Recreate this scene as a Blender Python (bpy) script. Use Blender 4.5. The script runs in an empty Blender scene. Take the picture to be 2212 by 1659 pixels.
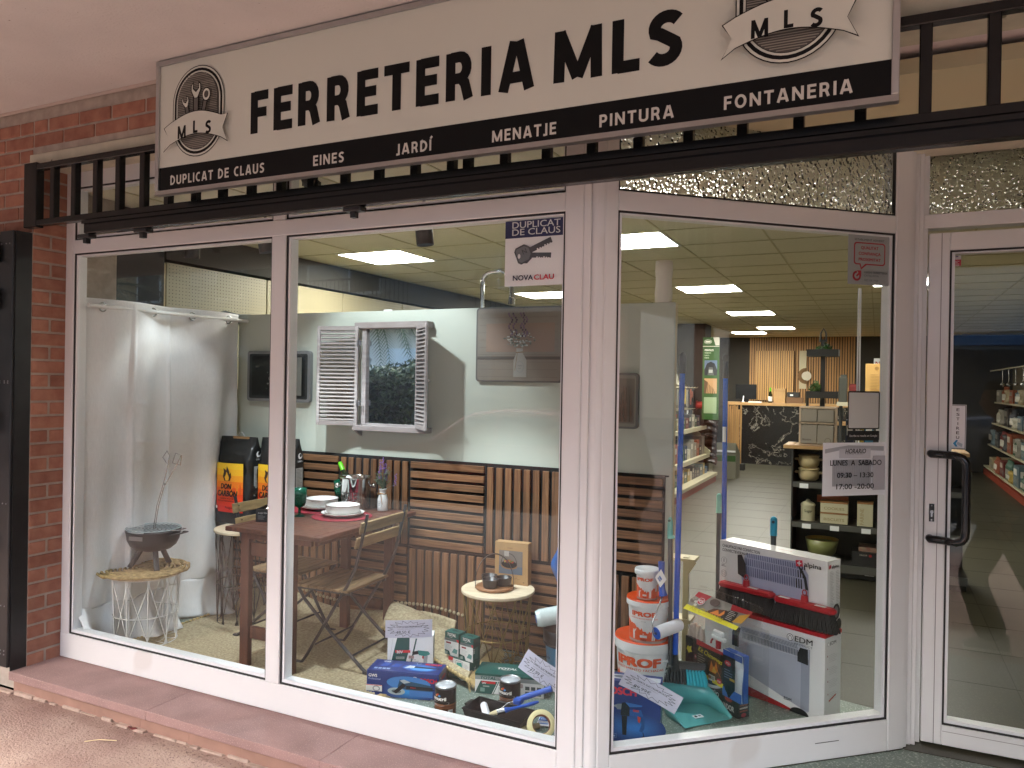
import bpy, bmesh, math, random
from mathutils import Vector, Matrix
R = math.radians; PI = math.pi
rnd = random.Random(7)
S = bpy.context.scene; C = S.collection
# ------------------------------------------------------------------ camera, sky, sun, exposure
cd = bpy.data.cameras.new('camera'); cam = bpy.data.objects.new('camera', cd); C.objects.link(cam)
cd.sensor_width = 36; cd.lens = 1655.8/2212*36; cd.clip_start = .02; cd.clip_end = 900
yaw, pit, rol = R(25.535), R(-.1474), R(.9537)
fw = Vector((-math.sin(yaw)*math.cos(pit), math.cos(yaw)*math.cos(pit), math.sin(pit)))
r0 = Vector((math.cos(yaw), math.sin(yaw), 0)); u0 = r0.cross(fw)
rr = r0*math.cos(rol)+u0*math.sin(rol); uu = -r0*math.sin(rol)+u0*math.cos(rol)
cam.matrix_world = Matrix(((rr.x,uu.x,-fw.x,4.106),(rr.y,uu.y,-fw.y,-2.862),(rr.z,uu.z,-fw.z,1.6),(0,0,0,1)))
S.camera = cam
W = bpy.data.worlds.new('World'); S.world = W; W.use_nodes = True
nt = W.node_tree; bg = nt.nodes['Background']; sky = nt.nodes.new('ShaderNodeTexSky')
sky.sky_type = 'NISHITA'; sky.sun_disc = False; sky.sun_elevation = R(42); sky.sun_rotation = R(200)
sky.air_density = 1.0; sky.dust_density = 3.0; sky.ozone_density = 1.0
hs = nt.nodes.new('ShaderNodeHueSaturation'); hs.inputs['Saturation'].default_value = 1.0
nt.links.new(sky.outputs[0], hs.inputs['Color']); nt.links.new(hs.outputs[0], bg.inputs[0]); bg.inputs[1].default_value = .15
sl = bpy.data.lights.new('sun', 'SUN'); sun = bpy.data.objects.new('sun', sl); C.objects.link(sun)
sl.energy = 1.2; sl.angle = R(14); sl.color = (1, .985, .95)
# sun from the street side (behind the viewer, a little from the left)
sd = Vector((math.sin(R(200))*math.cos(R(42)), math.cos(R(200))*math.cos(R(42)), math.sin(R(42))))
sun.rotation_euler = sd.to_track_quat('Z', 'Y').to_euler()
S.view_settings.view_transform = 'Standard'; S.view_settings.look = 'None'
S.view_settings.exposure = 3.25; S.view_settings.gamma = 1; S.view_settings.use_curve_mapping = False
S.render.engine = 'CYCLES'
cy = S.cycles; cy.max_bounces = 10; cy.diffuse_bounces = 4; cy.glossy_bounces = 4; cy.transparent_max_bounces = 16; cy.transmission_bounces = 6
cy.sample_clamp_indirect = 4; cy.sample_clamp_direct = 0; cy.caustics_reflective = False; cy.caustics_refractive = False
cy.use_denoising = True
try: cy.denoiser = 'OPENIMAGEDENOISE'
except Exception: pass
cy.use_light_tree = True

# ------------------------------------------------------------------ materials
def hx(s):
    s = s.lstrip('#'); v = [int(s[i:i+2], 16)/255 for i in (0, 2, 4)]
    return tuple(c/12.92 if c <= .04045 else ((c+.055)/1.055)**2.4 for c in v)
_M = {}
def mat(name, col=None, rough=.5, metal=0, var=0., vscale=6., bump=0., bscale=60., stretch=(1,1,1), rand=0., spec=.5, coat=0, trans=0, alpha=1, em=None, ems=0, sheen=0, col2=None, detail=4, speck=None, bdist=.002):
    if name in _M: return _M[name]
    if isinstance(col, str): col = hx(col)
    m = bpy.data.materials.new(name); _M[name] = m; m.use_nodes = True
    n = m.node_tree.nodes; l = m.node_tree.links; b = n['Principled BSDF']
    b.inputs['Base Color'].default_value = (*col, 1); b.inputs['Roughness'].default_value = rough; b.inputs['Metallic'].default_value = metal
    b.inputs['Specular IOR Level'].default_value = spec; b.inputs['Coat Weight'].default_value = coat
    b.inputs['Transmission Weight'].default_value = trans; b.inputs['Alpha'].default_value = alpha
    if em: b.inputs['Emission Color'].default_value = (*(hx(em) if isinstance(em, str) else em), 1); b.inputs['Emission Strength'].default_value = ems
    tc = n.new('ShaderNodeTexCoord'); mp = n.new('ShaderNodeMapping'); l.new(tc.outputs['Object'], mp.inputs[0])
    mp.inputs['Scale'].default_value = stretch
    src = None
    if var or rand or col2 or speck:
        nz = n.new('ShaderNodeTexNoise'); nz.inputs['Scale'].default_value = vscale; nz.inputs['Detail'].default_value = detail
        if rand:
            oi = n.new('ShaderNodeObjectInfo'); ad = n.new('ShaderNodeVectorMath'); ad.operation = 'ADD'
            ms = n.new('ShaderNodeMath'); ms.operation = 'MULTIPLY'; ms.inputs[1].default_value = 37.
            l.new(oi.outputs['Random'], ms.inputs[0]); l.new(mp.outputs[0], ad.inputs[0]); l.new(ms.outputs[0], ad.inputs[1]); l.new(ad.outputs[0], nz.inputs['Vector'])
        else: l.new(mp.outputs[0], nz.inputs['Vector'])
        rmp = n.new('ShaderNodeValToRGB'); rmp.color_ramp.elements[0].position = .3; rmp.color_ramp.elements[1].position = .7
        c2 = hx(col2) if isinstance(col2, str) else col2
        a = tuple(max(0, x*(1-var)) for x in col); d = c2 if c2 else tuple(min(1, x*(1+var)) for x in col)
        rmp.color_ramp.elements[0].color = (*a, 1); rmp.color_ramp.elements[1].color = (*d, 1)
        l.new(nz.outputs['Fac'], rmp.inputs[0]); src = rmp.outputs[0]
        if rand:
            mr = n.new('ShaderNodeMapRange'); mr.inputs['To Min'].default_value = 1-rand; mr.inputs['To Max'].default_value = 1+rand
            l.new(oi.outputs['Random'], mr.inputs[0]); h = n.new('ShaderNodeHueSaturation'); l.new(mr.outputs[0], h.inputs['Value']); l.new(src, h.inputs['Color']); src = h.outputs[0]
        if speck:   # (scale, colour, amount)
            vz = n.new('ShaderNodeTexNoise'); vz.inputs['Scale'].default_value = speck[0]; vz.inputs['Detail'].default_value = 2; l.new(mp.outputs[0], vz.inputs['Vector'])
            r2 = n.new('ShaderNodeValToRGB'); r2.color_ramp.elements[0].position = speck[2]; r2.color_ramp.elements[1].position = min(1, speck[2]+.06)
            l.new(vz.outputs['Fac'], r2.inputs[0]); mx = n.new('ShaderNodeMix'); mx.data_type = 'RGBA'
            l.new(r2.outputs[0], mx.inputs[0]); l.new(src, mx.inputs[6]); mx.inputs[7].default_value = (*hx(speck[1]), 1); src = mx.outputs[2]
        l.new(src, b.inputs['Base Color'])
    if bump:
        bz = n.new('ShaderNodeTexNoise'); bz.inputs['Scale'].default_value = bscale; bz.inputs['Detail'].default_value = 5; l.new(mp.outputs[0], bz.inputs['Vector'])
        bp = n.new('ShaderNodeBump'); bp.inputs['Strength'].default_value = bump; bp.inputs['Distance'].default_value = bdist; l.new(bz.outputs['Fac'], bp.inputs['Height']); l.new(bp.outputs[0], b.inputs['Normal'])
    return m
def flat(hexc, rough=.45):   # printed ink / plain plastic
    return mat('ink_'+hexc.strip('#'), hexc, rough)
def pane_mat(name, tint=(1,1,1), base=.045, dirt=.0):
    m = bpy.data.materials.new(name); _M[name] = m; m.use_nodes = True; n = m.node_tree.nodes; l = m.node_tree.links
    n.remove(n['Principled BSDF']); out = n['Material Output']
    tr = n.new('ShaderNodeBsdfTransparent'); tr.inputs[0].default_value = (*tint, 1); gl = n.new('ShaderNodeBsdfGlossy'); gl.inputs['Roughness'].default_value = .005
    ge = n.new('ShaderNodeNewGeometry'); dt = n.new('ShaderNodeVectorMath'); dt.operation = 'DOT_PRODUCT'
    l.new(ge.outputs['Normal'], dt.inputs[0]); l.new(ge.outputs['Incoming'], dt.inputs[1])
    ab = n.new('ShaderNodeMath'); ab.operation = 'ABSOLUTE'; l.new(dt.outputs['Value'], ab.inputs[0])
    su = n.new('ShaderNodeMath'); su.operation = 'SUBTRACT'; su.inputs[0].default_value = 1; l.new(ab.outputs[0], su.inputs[1])
    pw = n.new('ShaderNodeMath'); pw.operation = 'POWER'; pw.inputs[1].default_value = 5; l.new(su.outputs[0], pw.inputs[0])
    mr = n.new('ShaderNodeMapRange'); mr.inputs['To Min'].default_value = base; mr.inputs['To Max'].default_value = 1; l.new(pw.outputs[0], mr.inputs[0])
    mx = n.new('ShaderNodeMixShader'); l.new(mr.outputs[0], mx.inputs[0]); l.new(tr.outputs[0], mx.inputs[1]); l.new(gl.outputs[0], mx.inputs[2]); l.new(mx.outputs[0], out.inputs[0])
    return m
GLASS = pane_mat('window_glass', (.97,.985,.975), .027); FILM = pane_mat('clear_plastic', (.985,.985,.98), .05)
def rough_glass(name, scale, strength):
    m = bpy.data.materials.new(name); m.use_nodes = True; n = m.node_tree.nodes; l = m.node_tree.links
    b = n['Principled BSDF']; b.inputs['Transmission Weight'].default_value = 1; b.inputs['Roughness'].default_value = .05; b.inputs['IOR'].default_value = 1.4; b.inputs['Base Color'].default_value = (.95,.95,.93,1)
    tc = n.new('ShaderNodeTexCoord'); vo = n.new('ShaderNodeTexVoronoi'); vo.inputs['Scale'].default_value = scale; vo.feature = 'SMOOTH_F1'
    l.new(tc.outputs['Object'], vo.inputs['Vector']); bp = n.new('ShaderNodeBump'); bp.inputs['Strength'].default_value = strength; bp.inputs['Distance'].default_value = .014
    l.new(vo.outputs['Distance'], bp.inputs['Height']); l.new(bp.outputs[0], b.inputs['Normal']); return m

# ------------------------------------------------------------------ mesh builder
class MB:
    def __init__(s): s.v = []; s.f = []; s.m = []; s.mats = []; s.sm = []
    def mi(s, m):
        if m not in s.mats: s.mats.append(m)
        return s.mats.index(m)
    def add(s, vs, fs, m, smooth=False):
        o = len(s.v); k = s.mi(m); s.v += [tuple(v) for v in vs]
        for f in fs: s.f.append(tuple(i+o for i in f)); s.m.append(k); s.sm.append(smooth)
        return s
    def box(s, x0, y0, z0, x1, y1, z1, m, M=None, b=0):
        if b:   # chamfered box: 24 verts
            bm = bmesh.new(); bmesh.ops.create_cube(bm, size=1)
            for v in bm.verts: v.co = Vector(((x0+x1)/2+v.co.x*(x1-x0), (y0+y1)/2+v.co.y*(y1-y0), (z0+z1)/2+v.co.z*(z1-z0)))
            bmesh.ops.bevel(bm, geom=bm.edges[:], offset=b, segments=1, affect='EDGES'); return s.bm(bm, m, M)
        vs = [(x, y, z) for z in (z0, z1) for y in (y0, y1) for x in (x0, x1)]
        if M: vs = [M @ Vector(v) for v in vs]
        return s.add(vs, [(0,2,3,1),(4,5,7,6),(0,1,5,4),(2,6,7,3),(0,4,6,2),(1,3,7,5)], m)
    def bm(s, bm, m, M=None, smooth=False):
        bm.verts.index_update(); vs = [(M @ v.co if M else v.co.copy()) for v in bm.verts]; fs = [[v.index for v in f.verts] for f in bm.faces]; bm.free(); return s.add(vs, fs, m, smooth)
    def cyl(s, p0, p1, r0, m, r1=None, n=12, cap=True, smooth=True):
        p0 = Vector(p0); p1 = Vector(p1); r1 = r0 if r1 is None else r1; d = (p1-p0)
        q = d.to_track_quat('Z', 'Y'); a = []
        for p, r in ((p0, r0), (p1, r1)): a += [p+q @ Vector((math.cos(2*PI*i/n)*r, math.sin(2*PI*i/n)*r, 0)) for i in range(n)]
        s.add(a, [(i, (i+1) % n, n+(i+1) % n, n+i) for i in range(n)], m, smooth)
        if cap: s.add(a, [tuple(range(n-1, -1, -1)), tuple(range(n, 2*n))], m)
        return s
    def tube(s, pts, r, m, n=8, closed=False, flat=None, cap=True):
        P = [Vector(p) for p in pts]; N = len(P); vs = []; up = None
        for i in range(N):
            a = P[i-1] if (i > 0 or closed) else P[i]; b = P[(i+1) % N] if (i < N-1 or closed) else P[i]
            t = (b-a).normalized()
            if up is None: up = t.orthogonal().normalized()
            up = (up-t*up.dot(t)); up = up.normalized() if up.length > 1e-6 else t.orthogonal().normalized(); si = t.cross(up)
            rr = r[i] if isinstance(r, (list, tuple)) else r
            for k in range(n):
                an = 2*PI*k/n; vs.append(P[i]+up*math.cos(an)*rr+si*math.sin(an)*rr)
        fs = []
        for i in range(N if closed else N-1):
            j = (i+1) % N
            for k in range(n): fs.append((i*n+k, i*n+(k+1) % n, j*n+(k+1) % n, j*n+k))
        if not closed and cap: s.add(vs, [tuple(range(n-1, -1, -1)), tuple(range((N-1)*n, N*n))], m)
        return s.add(vs, fs, m, True)
    def lathe(s, prof, c, m, n=32, smooth=True, M=None, a0=0, a1=2*PI):
        c = Vector(c); vs = []; full = abs(a1-a0-2*PI) < 1e-6; k = n if full else n+1
        for r, z in prof:
            for i in range(k):
                a = a0+(a1-a0)*i/n; v = Vector((r*math.cos(a), r*math.sin(a), z)); v = (M @ v if M else v)+c; vs.append(v)
        fs = []
        for j in range(len(prof)-1):
            for i in range(n):
                i2 = (i+1) % k; fs.append((j*k+i, j*k+i2, (j+1)*k+i2, (j+1)*k+i))
        return s.add(vs, fs, m, smooth)
    def prism(s, poly, ax, a, b, m, M=None):   # poly in the two other axes; extruded along ax from a to b
        n = len(poly)
        def P(u, v, w):
            p = {'x': (w, u, v), 'y': (u, w, v), 'z': (u, v, w)}[ax]; return M @ Vector(p) if M else Vector(p)
        vs = [P(u, v, a) for u, v in poly]+[P(u, v, b) for u, v in poly]
        s.add(vs, [(i, (i+1) % n, n+(i+1) % n, n+i) for i in range(n)], m); s.add(vs, [tuple(range(n-1, -1, -1)), tuple(range(n, 2*n))], m); return s
    def grid(s, nx, ny, fn, m, smooth=True, closed=False):
        vs = [fn(i/nx, j/ny) for j in range(ny+1) for i in range(nx+1)]
        return s.add(vs, [(j*(nx+1)+i, j*(nx+1)+i+1, (j+1)*(nx+1)+i+1, (j+1)*(nx+1)+i) for j in range(ny) for i in range(nx)], m, smooth)
    def sphere(s, c, r, m, n=12, sc=(1,1,1)):
        prof = [(math.sin(PI*i/n)*r, -math.cos(PI*i/n)*r) for i in range(n+1)]; M = Matrix.Diagonal((*sc, 1)); return s.lathe(prof, c, m, n=n+4, M=M.to_3x3())
    def mesh(s, name):
        me = bpy.data.meshes.new(name); me.from_pydata(s.v, [], s.f); me.polygons.foreach_set('material_index', s.m); me.polygons.foreach_set('use_smooth', s.sm)
        for m in s.mats: me.materials.append(m)
        me.validate(); return me
def obj(name, mb, parent=None, **kw):
    me = mb.mesh(name) if isinstance(mb, MB) else mb
    o = bpy.data.objects.new(name, me); C.objects.link(o)
    if parent: o.parent = parent
    for k, v in kw.items(): o[k] = v
    return o
def tag(o, label, cat, group=None):
    o['label'] = label; o['category'] = cat
    if group: o['group'] = group
    return o
def thing(name, label, cat, loc=(0,0,0), rz=0, group=None):
    o = bpy.data.objects.new(name, None); C.objects.link(o); o.location = loc; o.rotation_euler = (0, 0, R(rz)); o.empty_display_size = .05
    return tag(o, label, cat, group)
def struct(name, mb): return obj(name, mb, kind='structure')
def copy_tree(o, parent=None, label=None):
    c = o.copy(); C.objects.link(c); c.parent = parent
    if label: c['label'] = label
    for ch in list(o.children): copy_tree(ch, c)
    return c
def weld(o, bevel=0, sub=0):
    if bevel: m = o.modifiers.new('b', 'BEVEL'); m.width = bevel; m.segments = 2; m.limit_method = 'ANGLE'; m.angle_limit = R(40)
    if sub: m = o.modifiers.new('s', 'SUBSURF'); m.levels = m.render_levels = sub
    return o

# ------------------------------------------------------------------ lettering and flat print
_T = {}
def glyphs(txt, off=0., sh=0., sp=1.):
    k = (txt, off, sh, sp)
    if k in _T: return _T[k]
    c = bpy.data.curves.new('t', 'FONT'); c.body = txt; c.size = 1; c.offset = off; c.shear = sh; c.resolution_u = 3; c.space_character = sp
    o = bpy.data.objects.new('t', c); C.objects.link(o); me = o.to_mesh()
    vs = [v.co.to_2d() for v in me.vertices]; fs = [tuple(p.vertices) for p in me.polygons]; o.to_mesh_clear(); bpy.data.objects.remove(o); bpy.data.curves.remove(c)
    xs = [v.x for v in vs] or [0, 1]; ys = [v.y for v in vs] or [0, 1]
    _T[k] = (vs, fs, min(xs), max(xs), min(ys), max(ys)); return _T[k]
class Art:
    """flat print laid on a face; fn(x, y, lift) gives the point, x right and y up in metres"""
    def __init__(s, fn): s.fn = fn; s.mb = MB(); s.k = 0
    @classmethod
    def plane(cls, O, U=(1,0,0), V=(0,0,1), lift=.0006):
        O = Vector(O); U = Vector(U).normalized(); V = Vector(V).normalized(); N = U.cross(V)
        return cls(lambda x, y, k: O+U*x+V*y+N*(lift+k))
    @classmethod
    def drum(cls, c, r, a0, lift=.0008, r1=None, h=1, y0=0):   # on a cylinder; x measured from bearing a0 (degrees), increasing to the right
        c = Vector(c); r1 = r if r1 is None else r1
        def fn(x, y, k):
            rad = r+(r1-r)*(y+y0)/h; a = R(a0)+x/r; return c+Vector((math.cos(a)*(rad+lift+k), math.sin(a)*(rad+lift+k), y))
        return cls(fn)
    def lay(s): s.k += .00025; return s.k
    def poly(s, pts, m):
        k = s.lay(); s.mb.add([s.fn(x, y, k) for x, y in pts], [tuple(range(len(pts)))], m); return s
    def r(s, x, y, w, h, m, n=1):
        k = s.lay(); s.mb.add([s.fn(x+w*i/n, y+h*j, k) for j in (0, 1) for i in range(n+1)], [(i, i+1, n+2+i, n+1+i) for i in range(n)], m); return s
    def ell(s, cx, cy, rx, ry, m, n=24, a0=0, a1=360): return s.poly([(cx+rx*math.cos(R(a0+(a1-a0)*i/n)), cy+ry*math.sin(R(a0+(a1-a0)*i/n))) for i in range(n if a1-a0 == 360 else n+1)], m)
    def rr(s, x, y, w, h, rad, m):
        p = []
        for cx, cy, a in ((x+w-rad, y+h-rad, 0), (x+rad, y+h-rad, 90), (x+rad, y+rad, 180), (x+w-rad, y+rad, 270)):
            p += [(cx+rad*math.cos(R(a+15*i)), cy+rad*math.sin(R(a+15*i))) for i in range(7)]
        return s.poly(p, m)
    def line(s, pts, w, m, closed=False):
        k = s.lay(); P = [Vector(p) for p in pts]; n = len(P)
        for i in range(n if closed else n-1):
            a, b = P[i], P[(i+1) % n]; d = (b-a)
            if d.length < 1e-9: continue
            d.normalize(); q = Vector((-d.y, d.x))*w/2; e = d*w*.4
            s.mb.add([s.fn(*v, k) for v in (a-q-e, b-q+e, b+q+e, a+q-e)], [(0,1,2,3)], m)
        return s
    def t(s, txt, x, y, h, m, w=None, al='l', b=.012, rot=0, sh=0, sp=1., cap=True):
        if not txt.strip(): return s
        b0 = b; b = 0
        vs, fs, x0, x1, y0, y1 = glyphs(txt, b, sh, sp)
        hv = glyphs('H', b)[5]; sy = h/hv if cap else h/(y1-y0); sx = sy if w is None else w/(x1-x0); W_ = (x1-x0)*sx
        ox = {'l': 0, 'c': -W_/2, 'r': -W_}[al]; k = s.lay(); ca, sa = math.cos(R(rot)), math.sin(R(rot)); q = []
        e = max(0, b0)*sy
        for j, (dx, dy) in enumerate(((0, 0),) if e < 1e-6 else ((-e, -e*.6), (e, -e*.6), (-e, e*.6), (e, e*.6))):
            q = []
            for v in vs:
                a, c = (v.x-x0)*sx*(1 if w is None else max(.5, (w-2*e)/w))+ox+(e if w and al == 'l' else 0)+dx, v.y*sy+dy; q.append(s.fn(x+a*ca-c*sa, y+a*sa+c*ca, k+j*.00005))
            s.mb.add(q, fs, m)
        return s
    def lines(s, x, y, w, n, gap, m, t=None, seed=1):   # illegible small print
        g = random.Random(seed)
        for i in range(n): s.r(x, y-i*gap, w*g.uniform(.6, 1), t or gap*.35, m)
        return s
    def build(s, name, parent): return obj(name, s.mb, parent)
def arc(cx, cy, rx, ry, a0, a1, n=9): return [(cx+rx*math.cos(R(a0+(a1-a0)*i/n)), cy+ry*math.sin(R(a0+(a1-a0)*i/n))) for i in range(n+1)]
def stroke_glyph(c, s):   # centre lines in a box of height 1, stroke s; returns (width, [polylines])
    e = s/2; t, b = 1-e, e
    if c == 'F': return .46, [[(e,0),(e,1)], [(e,t),(.46,t)], [(e,.5),(.42,.5)]]
    if c == 'E': return .48, [[(e,0),(e,1)], [(e,t),(.48,t)], [(e,.52),(.44,.52)], [(e,b),(.48,b)]]
    if c in 'RP': w = .52; l = [[(e,0),(e,1)], [(e,t)]+arc(w-e-.14, (t+.45)/2, .14, (t-.45)/2, 90, -90)+[(e,.45)]]; return (.56 if c == 'R' else w), l+([[(.30,.46),(.38,.34),(.56-e,0)]] if c == 'R' else [])
    if c == 'T': return .54, [[(.27,0),(.27,1)], [(0,t),(.54,t)]]
    if c in 'IÍ': return s, [[(e,0),(e,1)]]+([[(e,1.08),(e+.14,1.28)]] if c == 'Í' else [])
    if c == 'A': return .66, [[(e*.9,0),(.33-e*.35,1)], [(.66-e*.9,0),(.33+e*.35,1)], [(.15,.27),(.51,.27)]]
    if c == 'M': return .82, [[(e,0),(e*1.15,1)], [(e*1.1,.97),(.41,.06)], [(.82-e*1.1,.97),(.41,.06)], [(.82-e,0),(.82-e*1.15,1)]]
    if c == 'N': return .64, [[(e,0),(e,1)], [(e,.97),(.64-e,.03)], [(.64-e,0),(.64-e,1)]]
    if c == 'L': return .44, [[(e,1),(e,0)], [(e,b),(.44,b)]]
    if c == 'S': return .50, [arc(.28, t-.21, .19, .21, 35, 200, 12)+[(.17,.585),(.33,.455)]+arc(.22, b+.21, .19, .21, 25, -145, 12)]
    if c == 'D': return .60, [[(e,0),(e,1)], [(e,t),(.2,t)]+arc(.2, .5, .6-e-.2, .5-e, 90, -90, 14)+[(e,b)]]
    if c == 'U': return .60, [[(e,1),(e,.35)]+arc(.3, .3, .3-e, .3-e, 180, 360, 12)+[(.6-e,1)]]
    if c == 'C': return .54, [arc(.36, .5, .36-e, .5-e, 62, 298, 16)]
    if c == 'O': return .68, [arc(.34, .5, .34-e, .5-e, 0, 360, 28)]
    if c == 'J': return .30, [[(.3-e,1),(.3-e,.22),(.22,.06),(.10,b*.4),(0,b*.6)]]
    return .28, []
def stroke_text(a, txt, x, y, h, m, w, s=.19, gap=.13):
    G = [stroke_glyph(c, s) for c in txt]; tot = sum(g[0] for g in G)+gap*(len(G)-1); sx = w/tot; k = a.lay(); j = 0
    for gw, pl in G:
        for P_ in pl:
            P = [Vector((x+px*sx, y+py*h)) for px, py in P_]; n = len(P); Lf, Rt = [], []; hw = s*.5*(h+sx)/2
            for i in range(n):
                d0 = (P[i]-P[i-1]).normalized() if i else None; d1 = (P[i+1]-P[i]).normalized() if i < n-1 else None; d = ((d0 or d1)+(d1 or d0)).normalized(); q = Vector((-d.y, d.x)); c_ = max(.5, q.dot(Vector((-(d1 or d0).y, (d1 or d0).x)))); Lf.append(P[i]+q*hw/c_); Rt.append(P[i]-q*hw/c_)
            kk = k+j*.00003; j += 1; a.mb.add([a.fn(v.x, v.y, kk) for v in Lf]+[a.fn(v.x, v.y, kk) for v in Rt], [(n+i, n+i+1, i+1, i) for i in range(n-1)], m)
        x += (gw+gap)*sx
def starburst(a, x, y, w, h, m, seed=3):
    g = random.Random(seed); n = 17; p = []
    for i in range(2*n):
        an = 2*PI*i/(2*n); q = (g.uniform(.86, 1.) if i % 2 == 0 else g.uniform(.6, .7)); p.append((x+math.cos(an)*w/2*q, y+math.sin(an)*h/2*q))
    a.line(p, .0016, m, closed=True)
def burst_card(a, w, h, price, INK):
    starburst(a, w/2, h/2, w*.98, h*.97, INK)
    a.t('OFERTA ELECTROPORTATIL', w*.24, h*.58, h*.085, INK, w=w*.55, b=.02); a.t('TALADRO INALAMBRICO', w*.26, h*.48, h*.04, flat('#8a8a90'), w=w*.38); a.t(price, w*.24, h*.24, h*.16, INK, w=w*.3, b=0)
def carton(name, label, x, y, z, yaw, w, d, h, m, cat='box', group=None, part='carton', b=.0015):
    t = thing(name, label, cat, (x, y, z), yaw, group); mb = MB(); mb.box(0, 0, 0, w, d, h, m, b=b)
    mb.box(.004, -.0002, h*.0+.001, w-.004, -.0001, .002, m)
    obj(part, mb, t); return t
def front(w): return Art.plane((0, 0, 0), (1,0,0), (0,0,1))
def side(w): return Art.plane((w, 0, 0), (0,1,0), (0,0,1))
def top(h): return Art.plane((0, 0, h), (1,0,0), (0,1,0))
WHITE = mat('white_card', (.86,.86,.86), .5); BLK = flat('#151516'); GREYINK = flat('#8d9094')
# ------------------------------------------------------------------ surfaces
FRAME = mat('white_aluminium', (.735,.74,.735), .3, var=.02, vscale=3, speck=(2.6, '#d6d4d1', .66), spec=.5, coat=.15, bump=.03, bscale=300)
FRAME_IN = mat('white_bead', (.78,.79,.80), .35); GASKET = mat('rubber_gasket', (.012,.012,.012), .6)
BRICK = mat('red_brick', '#96624f', .85, var=.16, vscale=14, bump=.5, bscale=90, rand=.16, stretch=(1,1,1), col2='#a57560', bdist=.003)
MORTAR = mat('mortar', '#a3978b', .95, var=.15, vscale=20, bump=.6, bscale=120)
STUCCO = mat('stucco', (.58,.56,.54), .95, var=.07, vscale=2.2, bump=.55, bscale=75, speck=(55, '#5d5048', .74), bdist=.006)
CONCR = mat('painted_concrete', '#c2bda8', .9, var=.12, vscale=9, bump=.5, bscale=60, speck=(14, '#6d6757', .72))
IRON = mat('black_gloss_iron', (.006,.006,.006), .25, bump=.25, bscale=30, spec=.35, bdist=.002)
GATE = mat('black_steel', (.012,.012,.013), .38, bump=.3, bscale=18, var=.4, vscale=9, speck=(22, '#4a4a4d', .76))
SILLM = mat('pink_stone', '#8f726d', .8, var=.16, vscale=5, bump=.5, bscale=260, speck=(190, '#ab8f88', .6), bdist=.002)
WALK = mat('pink_paving', '#8e7066', .9, var=.2, vscale=3.5, bump=.6, bscale=95, speck=(75, '#6a5048', .62), bdist=.012, col2='#9d8679')
RISER = mat('riser_tile', '#8d6c5e', .8, var=.12, vscale=9, bump=.3)
TERRA = mat('green_terrazzo', '#6f7d74', .45, var=.12, vscale=8, speck=(120, '#a9b3a8', .58), bump=.1, bscale=100)
SHOPF = mat('shop_floor_tile', '#3b382b', .45, var=.08, vscale=4, speck=(90, '#4c4938', .6))
TILE = mat('ceiling_tile', '#ded7c0', .9, var=.03, vscale=30, bump=.2, bscale=200, rand=.02); TBAR = mat('ceiling_grid', '#c4bb98', .7)
LED = mat('led_diffuser', (1,1,1), .5, em=(1,.965,.88), ems=6.6); PVC = mat('pvc_plank', '#d8cbca', .5, rand=.02)
DARKW = mat('dark_grey_wall', '#35322d', .9, var=.05); WALLC = mat('shop_wall', '#7d745c', .9)

# pavement, sill, step
mb = MB()
def walk(u, v):
    x, y = -22+66*u, -4.3+4.05*v; return (x, y, -.125+.0035*math.sin(x*3.1+y*2)+.003*math.sin(y*5.3-x*1.7))
mb.grid(88, 24, walk, WALK); struct('pavement', mb); mb = MB(); mb.box(-30,-6.2,-.3,44,-4.302,-.126, mat('grey_paving', '#6f6e6b', .9, var=.12, vscale=3, bump=.5)); struct('outer_pavement', mb)
mb = MB(); mb.box(-60, -40, -.32, 60, -6.2, -.27, mat('asphalt', (.055,.055,.056), .9, var=.2, vscale=8, bump=.4)); struct('road', mb)
mb = MB()
for i in range(30): mb.box(-22+i*1.5, -6.32, -.32, -22+i*1.5+1.49, -6.18, -.118, mat('kerb_stone', '#9a958a', .9, var=.1), b=.008)
struct('kerb', mb)
st = obj('stone_ledge', (lambda m: m)(MB().box(-.10, -.262, -.14, 4.6, -.22, -.046, RISER)), kind='structure')
xs = [-.085, .975, 2.02, 3.07]
for i in range(3):
    o = obj('stone_slab', MB().box(xs[i]+.0004, -.305, -.045, xs[i+1]-.0004, .03, 0, SILLM, b=.0025), st)
mb = MB()   # broken mortar bead along the foot of the ledge
g = random.Random(5); x = -.4
while x < 4.4:
    w = g.uniform(.05, .16); d = g.uniform(.012, .03); mb.box(x, -.262-d, -.135, x+w, -.258, -.116+g.uniform(-.006, .006), mat('old_mortar', '#a08b7e', .95, var=.2, vscale=25, bump=.5), b=.004); x += w+g.uniform(-.01, .06)
obj('mortar_bead', mb, st)
for i in range(9): obj('riser_tile', MB().box(-.1+i*.33, -.266, -.118, -.1+i*.33+.3285, -.2625, -.052, RISER), st)
# doorstep, terrazzo (recess in front of the angled window and the door)
mb = MB(); mb.prism([(3.07,-.305),(5.6,-.305),(5.6,1.2),(4.2,1.2),(4.2,1.0),(3.07,.02)], 'z', -.14, -.004, TERRA); struct('doorstep', mb)
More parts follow.
